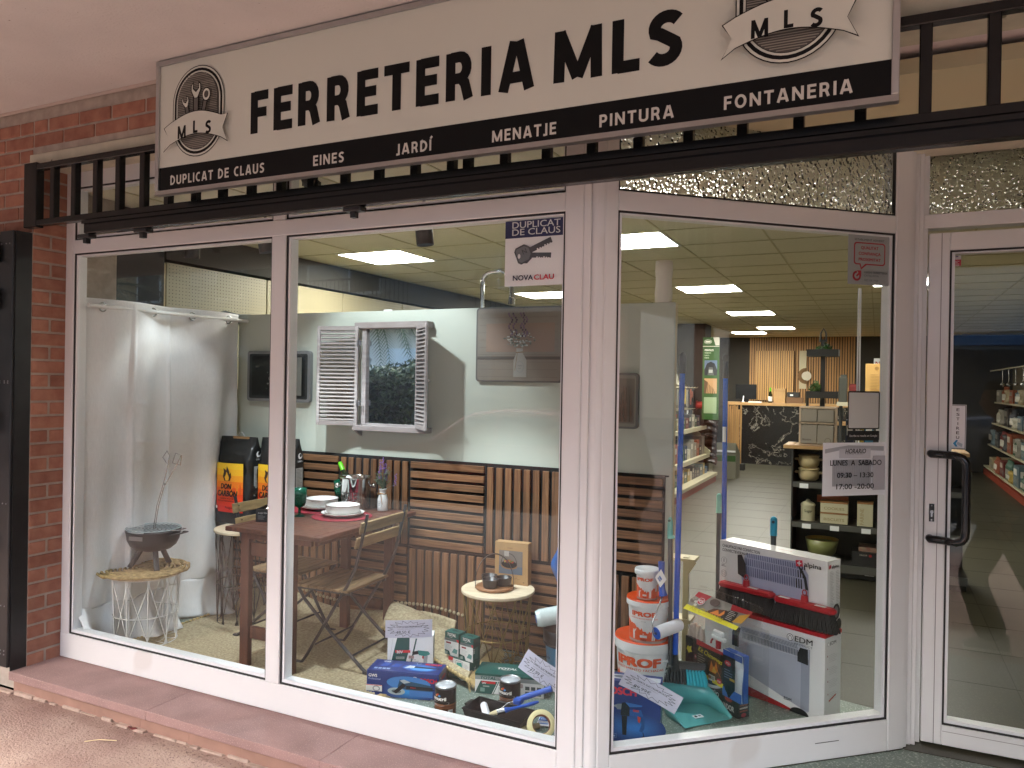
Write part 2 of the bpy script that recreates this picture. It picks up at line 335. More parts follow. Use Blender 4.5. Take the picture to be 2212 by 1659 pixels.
# floor of the shop and of the window display
mb = MB(); mb.prism([(-.6,.05),(3.2,.05),(4.23,.97),(7.5,1.0),(7.5,15),(-.6,15)], 'z', -.1, -.0005, SHOPF); sf = struct('shop_floor', mb); mb = MB(); [mb.box(-.6+.6*i,1.4,0,-.597+.6*i,14.4,.0006,mat('floor_joint','#35332a',.6)) for i in range(1,13)]; [mb.box(-.6,1.4+.6*i,0,7.3,1.403+.6*i,.0007,mat('floor_joint')) for i in range(22)]; obj('floor_joints', mb, sf, kind='stuff')
mb = MB(); mb.prism([(-.05,.04),(3.16,.04),(4.2,.96),(4.2,1.35),(3.2,1.6),(-.05,1.6)], 'z', .0, .002, TERRA); struct('display_floor', mb)
for i in range(6): pass

# porch ceiling, unseen columns added to block the pale street end reflected in the glass
mb = MB(); mb.box(-30, -3.8, 3.05, 40, .3, 3.3, STUCCO); mb.box(-30, -4.0, 2.88, 40, -3.8, 3.5, STUCCO); mb.tube([(-4,-.226,3.048),(-1.5,-.227,3.046),(0,-.226,3.049),(1.1,-.227,3.047)], .011, mat('plaster_bead', '#b3a59c', .9, bump=.6, bscale=60), n=6); struct('porch_ceiling', mb)
for i, x in enumerate((-11.5, -7.5, 8.2, 12.2, 16.2, 20.2, 24.2, 28.2)):
    t = thing('blocker_pillar', f'square brick arcade pillar {["far left of the shop", "left of the shop", "first right of the door", "second right of the door", "third right of the door", "fourth right of the door", "fifth right of the door", "last right of the door"][i]}', 'pillar', (x, -3.86, -.125)); obj('shaft', MB().box(-.28,-.12,0,.28,.12,3.02,mat('pillar_brick', '#7d4f40', .9, var=.2, vscale=9, bump=.4)), t); obj('plinth', MB().box(-.31,-.15,0,.31,.15,.12,CONCR,b=.01), t)
t = thing('dry_twig', 'thin pale dry stalk lying on the pink pavement', 'stalk'); obj('stalk', MB().tube([(.78,-.478,-.116),(.83,-.44,-.112),(.905,-.405,-.115)], .0022, mat('straw_pale', '#c9b48c', .8), n=5), t)
t = thing('sweet_wrapper', 'small dark red crumpled wrapper at the foot of the ledge', 'wrapper', (.86,-.292,-.113)); o = obj('wrapper', MB().grid(6,4,lambda u, v: (-.03+.06*u, .012*v+.003*math.sin(9*u), .004*math.sin(7*u+3*v)), mat('wrapper_red', '#6d2a2a', .3)), t); o.modifiers.new('s','SOLIDIFY').thickness = .001
g = random.Random(77); mb = MB()
for i in range(120): x, y = g.uniform(-.5, 3.2), -.29-abs(g.gauss(0, .12)); r_ = g.uniform(.001, .003); mb.box(x, y, -.124, x+r_*2, y+r_*1.5, -.121+r_, mat('grit', '#8a756a', .9))
struct('grit', mb)['kind'] = 'stuff'

# brick front wall (bricks are parts)
wall = tag(obj('brick_wall', MB().box(-30, -.218, -.14, -.86, .3, 3.049, mat('neighbour_wall', '#6d4a3e', .9, var=.2, vscale=3)).box(-.86, -.214, -.14, -.078, .3, 3.049, MORTAR).box(-.078, -.214, 2.80, 5.54, .0, 3.049, MORTAR)), 'red brick shop wall with grey mortar joints around the window', 'wall')
L, H, J, CR_ = .238, .0645, .012, .0768
def brick_mesh(lx, ly, nm):
    m = MB().box(0, 0, 0, lx, ly, H, BRICK, b=.0035).mesh(nm); return m
bs = brick_mesh(L, .07, 'brick_stretcher'); bh = brick_mesh(.105, .07, 'brick_header'); br = brick_mesh(.07, .2, 'brick_reveal'); bq = brick_mesh(.07, .093, 'brick_half')
g = random.Random(3)
for k in range(40):
    z = -.005+k*CR_
    if z+H > 3.049: break
    zz = z+.0
    if z > 2.36 or z < .1:
        x = -.08-L if k % 2 else -.08-.108
        m = bs if k % 2 else bh
        while x > -.85:
            if z > 2.3:
                o = obj('brick', m, wall); o.location = (x, -.2205+g.uniform(-.0015, .0015), zz); o.rotation_euler = (0, 0, g.uniform(-.003, .003))
            m = bs; x -= L+J
    if z > 2.795:
        x = -.08+J if k % 2 else -.08+J+.125
        if not k % 2: o = obj('brick', bh, wall); o.location = (-.08+J, -.22, zz)
        while x < 1.2:
            o = obj('brick', bs, wall); o.location = (x, -.2205+g.uniform(-.0015, .0015), zz); x += L+J
    if z < 2.70:   # reveal facing the window
        if k % 2: o = obj('brick', br, wall); o.location = (-.142, -.212, zz)
        else:
            o = obj('brick', bq, wall); o.location = (-.142, -.212, zz); o = obj('brick', bq, wall); o.location = (-.142, -.105, zz)
lint = obj('lintel', MB().box(-.095, -.226, 2.738, 8, -.0, 2.795, CONCR, b=.003), wall)
# closing walls out of frame so the shop is a closed room
mb = MB(); mb.box(5.55, -.2, -.14, 40, .3, 3.049, mat('neighbour_wall', '#6d4a3e', .9, var=.2, vscale=3)); mb.box(5.45, .3, -.14, 5.7, 1.3, 3.05, WALLC); struct('side_wall', mb)

# black iron grille
gr = thing('iron_grille', 'black gloss iron bar grille across the opening behind the shop sign', 'grille')
obj('top_rail', MB().box(-.055, -.275, 2.69, 5.4, -.235, 2.722, IRON, b=.003), gr)
obj('bottom_rail', MB().box(-.055, -.275, 2.392, 5.4, -.235, 2.424, IRON, b=.003), gr)
obj('end_post', MB().box(-.06, -.278, 2.385, .045, -.232, 2.73, IRON, b=.003), gr)
mb = MB(); mb.box(.42, -.27, 2.325, 5.4, -.225, 2.388, IRON, b=.004); mb.box(.42, -.282, 2.372, 5.4, -.27, 2.388, IRON); obj('gate_track', mb, gr)
bar = MB().box(0, -.272, 2.42, .034, -.236, 2.694, IRON, b=.003).mesh('bar')
bx = [.148, .318, .487, .655, .83, 1.0, 1.18, 1.352, 1.527, 1.70, 1.874, 2.05, 2.222, 2.398, 2.568, 2.64, 2.80, 2.972, 3.148, 3.32, 3.495, 3.672, 3.847, 4.026, 4.202, 4.377, 4.55, 4.72, 4.9, 5.07, 5.25]
for x in bx: o = obj('bar', bar, gr); o.location.x = x
hg = MB().box(0, -.262, 2.305, .09, -.215, 2.325, GATE, b=.003).box(.03, -.25, 2.28, .055, -.225, 2.31, GATE).mesh('roller')
for x in (.36, .78, 2.06): o = obj('track_roller', hg, gr); o.location.x = x

# folded security gate at the left
gt = thing('folding_gate', 'black steel folding security gate folded back against the brick pier', 'gate')
mb = MB(); mb.box(-.85, -.30, .03, -.20, -.27, 2.36, GATE, b=.003); obj('gate_leaf', mb, gt)
mb = MB(); mb.box(-.20, -.315, .02, -.085, -.262, 2.37, GATE, b=.004); mb.box(-.085, -.30, .0, -.079, -.165, 2.37, GATE); mb.box(-.16, -.262, .02, -.086, -.166, 2.365, GATE, b=.003); obj('gate_frame', mb, gt)
for i in range(7): obj('rib', MB().box(-.82+i*.095, -.309, .08, -.80+i*.095, -.299, 2.3, GATE, b=.003), gt)
hm = MB().cyl((-.196, -.325, 0), (-.196, -.325, .11), .012, GATE).mesh('hinge')
for z in (.16, .62, 1.28, 1.95, 2.2): o = obj('hinge', hm, gt); o.location.z = z
mb = MB(); mb.tube([(-.42, -.325, 1.72), (-.3, -.33, 1.5), (-.255, -.33, 1.36)], .009, GATE); obj('lock_bar', mb, gt)
mb = MB(); mb.tube([(-.5, -.325, .38), (-.28, -.335, .62), (-.265, -.33, .66)], .011, GATE); obj('lock_bar', mb, gt)
rv = MB()
for z in (.09, .11, .35, .9, 1.55, 1.56, 2.3):
    for x in (-.18, -.14, -.11): rv.sphere((x, -.316, z), .004, mat('zinc', '#8e8e90', .4, .8), 6)
obj('rivets', rv, gt, kind='stuff')

# ------------------------------------------------------------------ front window (facade plane Y = 0)
fwn = thing('front_window', 'large white aluminium shop window with two panes under a transom', 'window')
mb = MB()
mb.box(-.07, -.028, .001, .0, .05, 2.74, FRAME, b=.003)                      # left stile
mb.box(-.07, -.03, .0008, 2.975, .05, .137, FRAME, b=.003)                 # bottom rail
mb.box(.0, -.03, 2.283, 2.975, .05, 2.358, FRAME, b=.003)                  # transom bar
mb.box(.0, -.03, 2.655, 2.975, .05, 2.74, FRAME, b=.003)                   # head
mb.box(1.457, -.03, .137, 1.543, .05, 2.283, FRAME, b=.003)                # mullion
mb.box(1.46, -.028, 2.358, 1.54, .05, 2.655, FRAME, b=.003)
obj('frame', mb, fwn)
def bead(x0, x1, z0, z1, nm, par, M=None, y=-.022):
    g = MB(); w = .008
    for a in ((x0, z0, x1, z0+w), (x0, z1-w, x1, z1), (x0, z0+w, x0+w, z1-w), (x1-w, z0+w, x1, z1-w)): g.box(a[0], y, a[1], a[2], y+.012, a[3], GASKET, M)
    for a in ((x0+w, z0+w, x1-w, z0+w+.014), (x0+w, z1-w-.006, x1-w, z1-w), (x0+w, z0+w+.014, x0+w+.012, z1-w-.006), (x1-w-.006, z0+w+.014, x1-w, z1-w-.006)): g.box(a[0], y+.006, a[1], a[2], y+.06, a[3], FRAME_IN, M)
    obj('glazing_bead', g, par)
    p = obj('pane', MB().box(x0+w+.001, y+.014, z0+w+.001, x1-w-.001, y+.02, z1-w-.001, GLASS, M), par); return p
bead(.0, 1.457, .137, 2.283, 'a', fwn); bead(1.543, 2.975, .137, 2.283, 'b', fwn)
bead(.0, 1.46, 2.358, 2.655, 'c', fwn); bead(1.54, 2.975, 2.358, 2.655, 'd', fwn)
# corner post
mb = MB()
mb.box(2.975, -.032, .0005, 3.052, .05, 2.74, FRAME, b=.004)
mb.box(3.052, -.026, .0005, 3.082, .045, 2.74, FRAME, b=.003)
mb.cyl((3.105, .012, .0), (3.105, .012, 2.74), .034, FRAME, n=20)
cpt = tag(obj('corner_post', mb), 'white aluminium corner post with a rounded edge between two shop windows', 'post')

# ------------------------------------------------------------------ angled window
ang = R(41.686); MA = Matrix.Translation((3.1574, .0506, 0)) @ Matrix.Rotation(ang, 4, 'Z')
awn = thing('angled_window', 'white framed shop window angled back towards the door with rippled fanlight', 'window', (3.1574, .0506, 0), 41.686)
mb = MB()
mb.box(-.055, -.03, .0, .0, .05, 2.74, FRAME, b=.004); mb.box(-.085, -.024, .0, -.055, .045, 2.74, FRAME, b=.003)
mb.box(.0, -.03, .0, 1.326, .05, .137, FRAME, b=.003); mb.box(.0, -.03, 2.283, 1.326, .05, 2.36, FRAME, b=.003)
mb.box(1.326, -.031, .0, 1.414, .05, 2.74, FRAME, b=.004); mb.box(.0, -.03, 2.722, 1.326, .05, 2.745, FRAME, b=.003)
mb.box(1.414, -.02, .0, 1.44, .05, 2.74, FRAME, b=.003)
obj('frame', mb, awn); bead(.0, 1.326, .137, 2.283, 'a', awn)
RIP = rough_glass('rippled_glass', 70, .9)
g = MB()
for a in ((0, 2.36, 1.326, 2.368), (0, 2.714, 1.326, 2.722), (0, 2.368, .008, 2.714), (1.318, 2.368, 1.326, 2.714)): g.box(a[0], -.022, a[1], a[2], -.01, a[3], GASKET)
obj('glazing_bead', g, awn); obj('fanlight_pane', MB().box(.009, -.008, 2.369, 1.317, -.002, 2.713, RIP), awn)
mb = MB(); mb.box(.95, -.0315, .075, 1.07, -.0305, .078, flat('#4a4a4a')); obj('scratch', mb, awn)
# post between angled window and door
mb = MB()
mb.box(4.178, .985, .0, 4.232, 1.09, 2.745, FRAME, b=.004); mb.box(4.232, 1.02, .0, 4.262, 1.09, 2.745, FRAME, b=.003); mb.cyl((4.188, .998, 0), (4.188, .998, 2.745), .018, FRAME, n=14); mb.box(4.262, 1.03, .0, 4.28, 1.1, 2.745, FRAME, b=.002)
tag(obj('door_post', mb), 'ribbed white aluminium post left of the glazed entrance door', 'post')
# ------------------------------------------------------------------ door
fr = thing('door_frame', 'white aluminium door surround with a rippled glass fanlight', 'door frame', (0, 1.09, 0))
mb = MB(); mb.box(4.28, -.02, .0, 4.299, .06, 2.33, FRAME, b=.002); mb.box(4.28, -.022, 2.325, 5.36, .06, 2.388, FRAME, b=.003); mb.box(4.28, -.018, 2.388, 4.302, .06, 2.745, FRAME, b=.002)
mb.box(5.16, -.02, .0, 5.36, .06, 2.74, FRAME, b=.003); mb.box(4.3, -.02, 2.725, 5.3, .06, 2.745, FRAME); obj('frame', mb, fr)
obj('fanlight_pane', MB().box(4.302, .0, 2.39, 5.16, .006, 2.724, rough_glass('rippled_glass_door', 85, .9)), fr)
dr = thing('entrance_door', 'white framed glass entrance door with a black pull handle', 'door', (0, 1.09, 0))
mb = MB()
mb.box(4.303, -.03, .012, 4.386, .03, 2.30, FRAME, b=.003); mb.box(5.075, -.03, .012, 5.157, .03, 2.30, FRAME, b=.003)
mb.box(4.386, -.0305, .012, 5.075, .03, .10, FRAME, b=.003); mb.box(4.386, -.0305, 2.22, 5.075, .03, 2.30, FRAME, b=.003)
mb.box(4.352, -.0318, .014, 4.355, -.0298, 2.298, flat('#8f8a8a')); mb.box(4.388, -.0318, .074, 5.07, -.030, .076, flat('#8f8a8a'))
obj('leaf_frame', mb, dr); bead(4.386, 5.075, .10, 2.22, 'a', dr)
HND = mat('black_handle', (.008,.008,.009), .18, spec=.6)
mb = MB()
p = [(4.325, -.03, 1.31), (4.325, -.055, 1.31)]+[(4.33+.075*math.sin(a)+0.0, -.055-.045*(1-math.cos(a)), 1.31) for a in (.4, .8, 1.2)]+[(4.42, -.105, 1.309), (4.443, -.11, 1.3), (4.455, -.112, 1.28), (4.457, -.112, 1.25)]
q = [(a, b, 2.24-c) for a, b, c in reversed(p)]
mb.tube(p+q, .0175, HND, n=14)
obj('pull_handle', mb, dr)
mb = MB(); mb.rr = None
mb.box(4.321, -.034, 1.005, 4.342, -.03, 1.085, HND, b=.001); mb.cyl((4.3315, -.034, 1.05), (4.3315, -.042, 1.05), .0075, mat('chrome', '#c9c9cb', .12, 1), n=14); mb.box(4.328, -.04, 1.028, 4.335, -.034, 1.046, mat('chrome'))
for z in (1.013, 1.077): mb.cyl((4.3315, -.034, z), (4.3315, -.0352, z), .003, mat('chrome'), n=8)
obj('lock_cylinder', mb, dr)
# recess ceiling: planks
rc = obj('recess_ceiling', MB().box(3.0, .0, 2.757, 5.6, 1.2, 2.8, GASKET), kind='structure')
for i in range(4): obj('plank', MB().box(3.02, .01+i*.375, 2.747, 5.58, .01+i*.375+.372, 2.757, PVC, b=.002), rc)

# ------------------------------------------------------------------ the shop room
mb = MB(); mb.box(-.8, .06, -.1, -.6, 15, 2.9, WALLC); mb.box(7.3, 1.2, -.1, 7.5, 15, 2.9, WALLC); mb.box(-.8, 14.4, -.1, 7.5, 14.6, 2.9, DARKW); mb.box(5.36, 1.1, -.1, 7.5, 1.25, 2.9, WALLC); struct('shop_walls', mb)
lc = [(2.11, 2.3), (-.43, 2.3), (2.11, 5.3), (.19, 5.3), (4.03, 5.3), (2.11, 8.3), (.19, 8.3), (2.11, 11.3), (.19, 11.3), (1.47, 12.5)]
SH = .02
ceil = obj('shop_ceiling', MB().box(-.8, .06, 2.668, 7.5, 14.6, 2.72, TBAR), kind='structure')
tl = MB().box(.004, .004, 2.654, .636, .596, 2.666, TILE, b=.002).mesh('tile'); cnt = 0; far = MB(); far.box(-.45,2.304,2.654,-.034,2.896,2.666,TILE); far.box(.614,2.304,2.654,.826,2.896,2.666,TILE)
LS = {(-3, 3)}
for (a, b) in lc: LS.add((round((a-2.11)/.64), round((b-.5)/.6)))
for j in range(-1, 24):
    for i in range(-5, 9):
        x, y = 2.11+.64*i, .5+.6*j
        if (i, j) in LS or x < -.8 or y < -.2 or y > 14.3 or x > 7.0: continue
        if y < .05:
            if x < 3.0: far.box(x+.004, .06, 2.654, x+.636, y+.596, 2.666, TILE)
            continue
        if x > 3. and y+.6 < 1.1: 
            continue
        if cnt < 290: o = obj('ceiling_tile', tl, ceil); o.location = (x, y, 0); cnt += 1
        else: far.box(x+.004, y+.004, 2.654, x+.636, y+.596, 2.666, TILE)
obj('ceiling_tiles', far, ceil, kind='stuff')
mb = MB()
for i in range(-5, 10): mb.box(2.11+.64*i-.006, .06 if i < 2 else 1.15, 2.649, 2.11+.64*i+.006, 14.4, 2.653, TBAR)
for j in range(0, 24): mb.box(-.8, .5+.6*j-.006, 2.6485, 7.4 if j > 1 else 3.4, .5+.6*j+.006, 2.6525, TBAR)
obj('grid_bars', mb, ceil)
lm = MB().box(.02, .02, 2.648, .62, .58, 2.66, LED, b=.001).mesh('diffuser'); lfm = MB()
for a in ((.0, .0, .64, .02), (.0, .58, .64, .6), (.0, .02, .02, .58), (.62, .02, .64, .58)): lfm.box(a[0], a[1], 2.645, a[2], a[3], 2.662, FRAME_IN)
lfm = lfm.mesh('panel_frame')
lab = ['square led ceiling panel in front of the shop, right of the tap', 'square led ceiling panel seen above the shuttered mirror', 'lit led panel second in the row towards the counter', 'small lit led panel beside the hanging key sticker', 'lit led panel seen at the top left of the door glass', 'lit led panel third in the row towards the counter', 'lit led panel beyond the dark column', 'lit led panel last in the row, nearest the counter', 'lit led panel left of the dark grey column', 'lit led panel above the monitor on the counter']
for (x, y), lb in zip(lc, lab):
    i, j = round((x-2.11)/.64), round((y-.5)/.6); px_ = 2.11+.64*i if (x, y) != (-.43, 2.3) else -.03; t = thing('ceiling_light', lb, 'ceiling light', (px_, .5+.6*j, 0), 0, 'led panels in the shop ceiling')
    obj('diffuser', lm, t); obj('panel_frame', lfm, t)
# ------------------------------------------------------------------ window display: backdrop
BOARD = mat('pale_board', '#bcc2b6', .55, var=.02, vscale=2); SLAT = mat('walnut_slat', '#6b4a31', .6, var=.28, vscale=6, stretch=(1,1,1), rand=.14, bump=.15, bscale=120, col2='#8a6242')
SLATH = mat('walnut_slat_h', '#6b4a31', .6, var=.28, vscale=9, stretch=(.5,1,12), rand=.14, col2='#8a6242'); SLATV = mat('walnut_slat_v', '#6b4a31', .6, var=.28, vscale=9, stretch=(12,1,.5), rand=.14, col2='#8a6242')
FELT = mat('black_felt', (.014,.013,.012), .95)
dw = thing('display_wall', 'pale board above alternating walnut slat panels behind the window display', 'partition wall')
mb = MB(); mb.box(-.05, 1.262, .0, 3.105, 1.285, 2.048, BOARD, b=.002); obj('board', mb, dw)
mb = MB(); mb.box(3.083, 1.286, .0, 3.105, 1.33, 2.045, mat('board_edge', '#c8b78c', .6)); mb.box(-.05, 1.252, 1.098, 3.09, 1.262, 1.106, FELT); obj('board_edge', mb, dw)
sh_ = MB().box(.012, -.014, .0, .534, .0, .041, SLATH, b=.0015).mesh('slat_h'); sv_ = MB().box(.0, -.014, .012, .041, .0, .534, SLATV, b=.0015).mesh('slat_v')
for cidx in range(6):
    x0 = 3.072-.546*(cidx+1)
    for row in range(2):
        z0 = [.002, .551][row]; hor = (cidx+row) % 2 == 1
        p = obj('slat_panel', MB().box(x0+.001, 1.252, z0, x0+.545, 1.262, z0+.547, FELT), dw)
        for k in range(9):
            o = obj('slat', sh_ if hor else sv_, p)
            o.location = (x0, 1.252, z0+.012+k*.0605) if hor else (x0+.012+k*.0603, 1.252, z0)
mb = MB(); mb.box(-.14, .051, 0, -.11, .67, 2.645, mat('black_partition', (.018,.017,.016), .8)); tag(obj('side_partition', mb), 'matt black side partition at the left end of the display', 'partition wall')

# curtain on a rod
LIN = mat('white_linen', (.82,.82,.82), .9, var=.04, vscale=30, stretch=(1,6,1), bump=.5, bscale=120, bdist=.003)
b = LIN.node_tree.nodes['Principled BSDF']; b.inputs['Sheen Weight'].default_value = .2
ct = thing('curtain', 'white linen curtain hanging from metal eyelets on a white rod', 'curtain')
ey = [.137, .485, .785, 1.075]
def cu(u, v):
    y = .02+1.19*u; z = 2.045-v*2.05; k = min(1, v*3)
    ph = (y-.137)/.33*PI; fx = .036*math.sin(ph)*(1-.5*k)+.012*math.sin(ph*2.3+1.3+v*2)*k+.004*math.sin(y*31+v*5)*k
    fx += .0025*math.sin(z*23+y*9)*math.sin(y*14)*k
    # pressed fold creases
    for yc in (.33, .62): fx += .010*math.exp(-((y-yc)/.010)**2)*min(1, v*6)
    for zc, a in ((1.42, .003), (1.19, .006), (1.08, .0045), (.62, .005)): fx += a*math.exp(-((z-zc-.02*math.sin(y*7))/.008)**2)*max(0, math.sin(y*6.5-1.2))
    fx += .012*(1 if y > .317 else 0)*min(1, v*9)-.016*(1 if y > .636 else 0)*min(1, v*9); x = .0+fx+.02
    if v > .88:
        t = (v-.88)/.12; x += .11*t*t*(1+.7*math.sin(y*13+1))+.028*math.sin(y*33)*t; z = .246*(1-t)+.032*math.sin(PI*t)*(1+.9*math.sin(y*27+2*t))+.012
    return (x-.03*v, y, z)
mb = MB(); mb.grid(150, 150, cu, LIN); o = obj('cloth', mb, ct)
so = o.modifiers.new('s', 'SOLIDIFY'); so.thickness = .003
CHR = mat('chrome'); STEEL = mat('brushed_steel', '#b9babb', .25, 1); 
for y in ey:
    r = MB(); r.tube([(0, math.cos(a)*.024, math.sin(a)*.024) for a in [2*PI*i/20 for i in range(20)]], .0055, STEEL, closed=True); o = obj('eyelet', r, ct); o.location = (.036*math.sin((y-.137)/.33*PI)+.024, y, 1.997)
mb = MB(); mb.cyl((.045, .03, 1.998), (.045, 1.25, 2.0), .0125, mat('white_rod', (.75,.75,.73), .35), n=16); obj('rod', mb, ct)

# decorative shuttered mirror
OLD = mat('whitewashed_wood', '#bdb6b4', .75, var=.2, vscale=10, stretch=(1,1,5), bump=.3, bscale=80, col2='#8e8482', rand=.05); OLDH = mat('whitewashed_wood_h', '#a89f9c', .75, var=.2, vscale=10, stretch=(1,1,5), col2='#8a7f7c')
MIR = mat('mirror_glass', (.86,.88,.88), .01, 1)
mw = thing('shuttered_mirror', 'whitewashed window shaped mirror with two open louvred shutters on the board', 'mirror', (1.03, 1.262, 1.27))
mb = MB(); mb.box(-.0, -.075, .66, .555, -.0, .70, OLDH, b=.003); mb.box(-.0, -.085, -.0, .555, 0, .035, OLDH, b=.003); mb.box(.045, -.05, .035, .078, 0, .66, OLD, b=.002); mb.box(.475, -.05, .035, .505, 0, .66, OLD, b=.002)
mb.box(.078, -.045, .035, .475, .0, .048, OLD); mb.prism([(-.0,-.04),(.0,0),(-.07,0)], 'x', .0, .02, OLD); obj('frame', mb, mw)
obj('mirror_pane', MB().box(.078, -.03, .046, .475, -.026, .66, MIR), mw)
def shutter(name, w, n, loc, rz):
    s = obj(name, (lambda m: m)(MB().box(0, -.016, 0, .022, 0, .645, OLD, b=.002).box(w-.022, -.016, 0, w, 0, .645, OLD, b=.002).box(.022, -.016, 0, w-.022, 0, .03, OLDH, b=.001).box(.022, -.016, .618, w-.022, 0, .645, OLDH, b=.001)), mw)
    s.location = loc; s.rotation_euler = (0, 0, R(rz))
    Mx = Matrix.Rotation(R(38), 4, 'X'); q = MB().box(.023, -.013, -.0015, w-.023, .013, .0015, OLDH, Mx).mesh('louvre')
    for k in range(n): o = obj('louvre', q, s); o.location = (0, -.008, .043+k*(.565/(n-1)))
    return s
shutter('shutter', .285, 24, (-.245, -.135, .03), 14)
s2 = shutter('shutter', .255, 24, (.478, -.055, .03), -44)
for z in (.16, .55):
    for x in (.032, .05): obj('hinge', MB().box(x, -.09, z, x+.012, -.078, z+.035, mat('zinc')), mw)
mb = MB(); mb.sphere((.672, -.235, .33), .008, STEEL, 8); obj('knob', mb, mw)

# rounded pictures on the board
def rpic(label, x0, x1, z0, z1, art, fr='#77797a', dp=.03, yb=1.262):
    t = thing('wall_picture', label, 'picture', (x0, yb, z0)); w, h = x1-x0, z1-z0
    def rrp(x, y, w, h, rd):
        p = []
        for cx, cy, a in ((x+w-rd, y+h-rd, 0), (x+rd, y+h-rd, 90), (x+rd, y+rd, 180), (x+w-rd, y+rd, 270)): p += [(cx+rd*math.cos(R(a+18*i)), cy+rd*math.sin(R(a+18*i))) for i in range(6)]
        return p
    mb = MB(); mb.prism(rrp(0, 0, w, h, .022), 'y', -dp, 0, flat(fr)); obj('frame', mb, t)
    a = Art.plane((0, -dp, 0)); art(a, w, h); a.build('print', t); return t
def art1(a, w, h):
    a.rr(.02, .02, w-.04, h-.04, .012, flat('#2c2f30')); a.rr(.045, .04, w-.085, h-.075, .008, flat('#141717')); g = random.Random(2)
    for i in range(40): a.ell(.2+g.uniform(-.05,.05)+.06*(i%3), h*.45+g.uniform(-.1,.1), g.uniform(.004,.012), g.uniform(.004,.012), flat(g.choice(['#3c4640','#59635b','#6f776f','#242b27'])), 7)
    a.r(w*.72, .045, w*.17, h-.09, flat('#70716a')); a.r(w*.76, .045, w*.04, h-.09, flat('#8b8b82'))
def art2(a, w, h):
    a.rr(.006, .006, w-.012, h-.012, .02, flat('#6a6661')); a.rr(.012, .01, w-.026, h-.02, .018, flat('#81796e'))
    for i in range(9): a.r(.02+.0, .03+i*.044, w-.05, .0015, flat('#6a6157'))
    a.r(.07, h*.40, w-.12, .17, flat('#8a7566')); a.r(.0+.012, h*.30, w-.026, .018, flat('#5b544d')); g = random.Random(4)
    cx = w*.52; a.poly([(cx-.04,.03),(cx+.045,.03),(cx+.045,.13),(cx+.02,.17),(cx+.02,.2),(cx-.022,.2),(cx-.022,.17),(cx-.04,.13)], flat('#97968f')); a.line([(cx-.022,.175),(cx+.022,.178)], .006, flat('#7d6546')); a.line([(cx-.015,.17),(cx-.03,.07)], .003, flat('#7d6546'))
    a.ell(cx+.002, .09, .026, .034, flat('#8b8d8b'), 18); a.ell(cx+.002, .09, .022, .03, flat('#97968f'), 18); a.t('PURE', cx+.002, .093, .008, flat('#77777a'), al='c'); a.t('MILK', cx+.002, .078, .006, flat('#77777a'), al='c')
    for i in range(90):
        an = g.uniform(20, 160); r = g.uniform(.02, .12); x, y = cx+math.cos(R(an))*r, .2+math.sin(R(an))*r*.9
        a.ell(x, y, g.uniform(.004,.011), g.uniform(.003,.006), flat(g.choice(['#5d645b','#7b827a','#a3a8a0','#c2c5bd'])), 6)
    for dx in (-.05, -.02, .03, .05):
        for k in range(12): a.ell(cx+dx+.012*math.sin(k), .27+k*.012, .006, .007, flat(g.choice(['#5a4258','#6d5470','#443247'])), 6)
def art3(a, w, h):
    a.rr(.012, .012, w-.024, h-.024, .014, flat('#8a8a80')); a.r(.03, .03, w*.55, h-.06, flat('#23282a')); a.r(w*.6, .03, w*.03, h-.06, flat('#a7a79e')); a.r(w*.66, .03, w*.28, h-.06, flat('#777469')); g = random.Random(8)
    for i in range(60): x = w*.66+g.uniform(0, w*.27); a.line([(x, .04), (x+g.uniform(-.02,.02), .04+g.uniform(.05,.2))], .0012, flat(g.choice(['#5a4a3e','#8f6e58','#4d5148'])))
    for i in range(40): a.ell(w*.5+g.uniform(-.05,.05), .12+g.uniform(-.04,.05), g.uniform(.004,.012), g.uniform(.004,.01), flat(g.choice(['#3b4a3c','#55654f','#2c382e'])), 6)
    a.ell(w*.5, .07, .04, .035, flat('#8d8f8e'), 16)
rpic('dark rounded picture left of the shuttered mirror, crossed by the window mullion', .07, .632, 1.437, 1.788, art1)
rpic('large rounded picture of a white milk bottle with lavender', 1.90, 2.466, 1.60, 2.046, art2, '#55524f', .02)
rpic('rounded picture of grey boards and a plant, seen in the angled window', 2.60, 2.918, 1.352, 1.66, art3, '#6d6f6c')

# tap and paper roll above the board
tp = tag(obj('kitchen_tap', MB().tube([(1.80, 1.5, 1.3), (1.80, 1.5, 2.22)]+[(1.80+.06*(1-math.cos(a)), 1.5, 2.24+.06*math.sin(a)) for a in (.3,.7,1.1,1.57)]+[(1.93, 1.5, 2.305), (1.985, 1.5, 2.28), (2.005, 1.5, 2.22), (2.01, 1.5, 2.14)], .0135, CHR, n=12).cyl((2.01, 1.5, 2.15), (2.01, 1.5, 2.09), .017, CHR, r1=.022).tube([(2.01, 1.48, 2.14), (2.06, 1.44, 2.12), (2.075, 1.43, 2.11)], .004, CHR)), 'tall chrome gooseneck kitchen tap rising above the white board', 'tap')
sh = thing('tap_stand', 'display shelf hidden behind the white board', 'shelf', (1.6, 1.42, 0)); obj('stand', MB().box(0, 0, 0, .6, .3, 1.3, WALLC), sh)
tag(obj('paper_roll', MB().lathe([(.001, .0), (.046, .0), (.048, .05), (.043, .12), (.048, .18), (.046, .225), (.03, .228), (.001, .226)], (3.036, 1.29, 2.05), mat('paper_white', (.72,.70,.63), .7), n=20)), 'upright white paper roll on top of the board edge', 'paper roll')
obj('glue_strip', MB().box(1.2, 1.27, 2.048, 1.26, 1.28, 2.056, WHITE), dw)

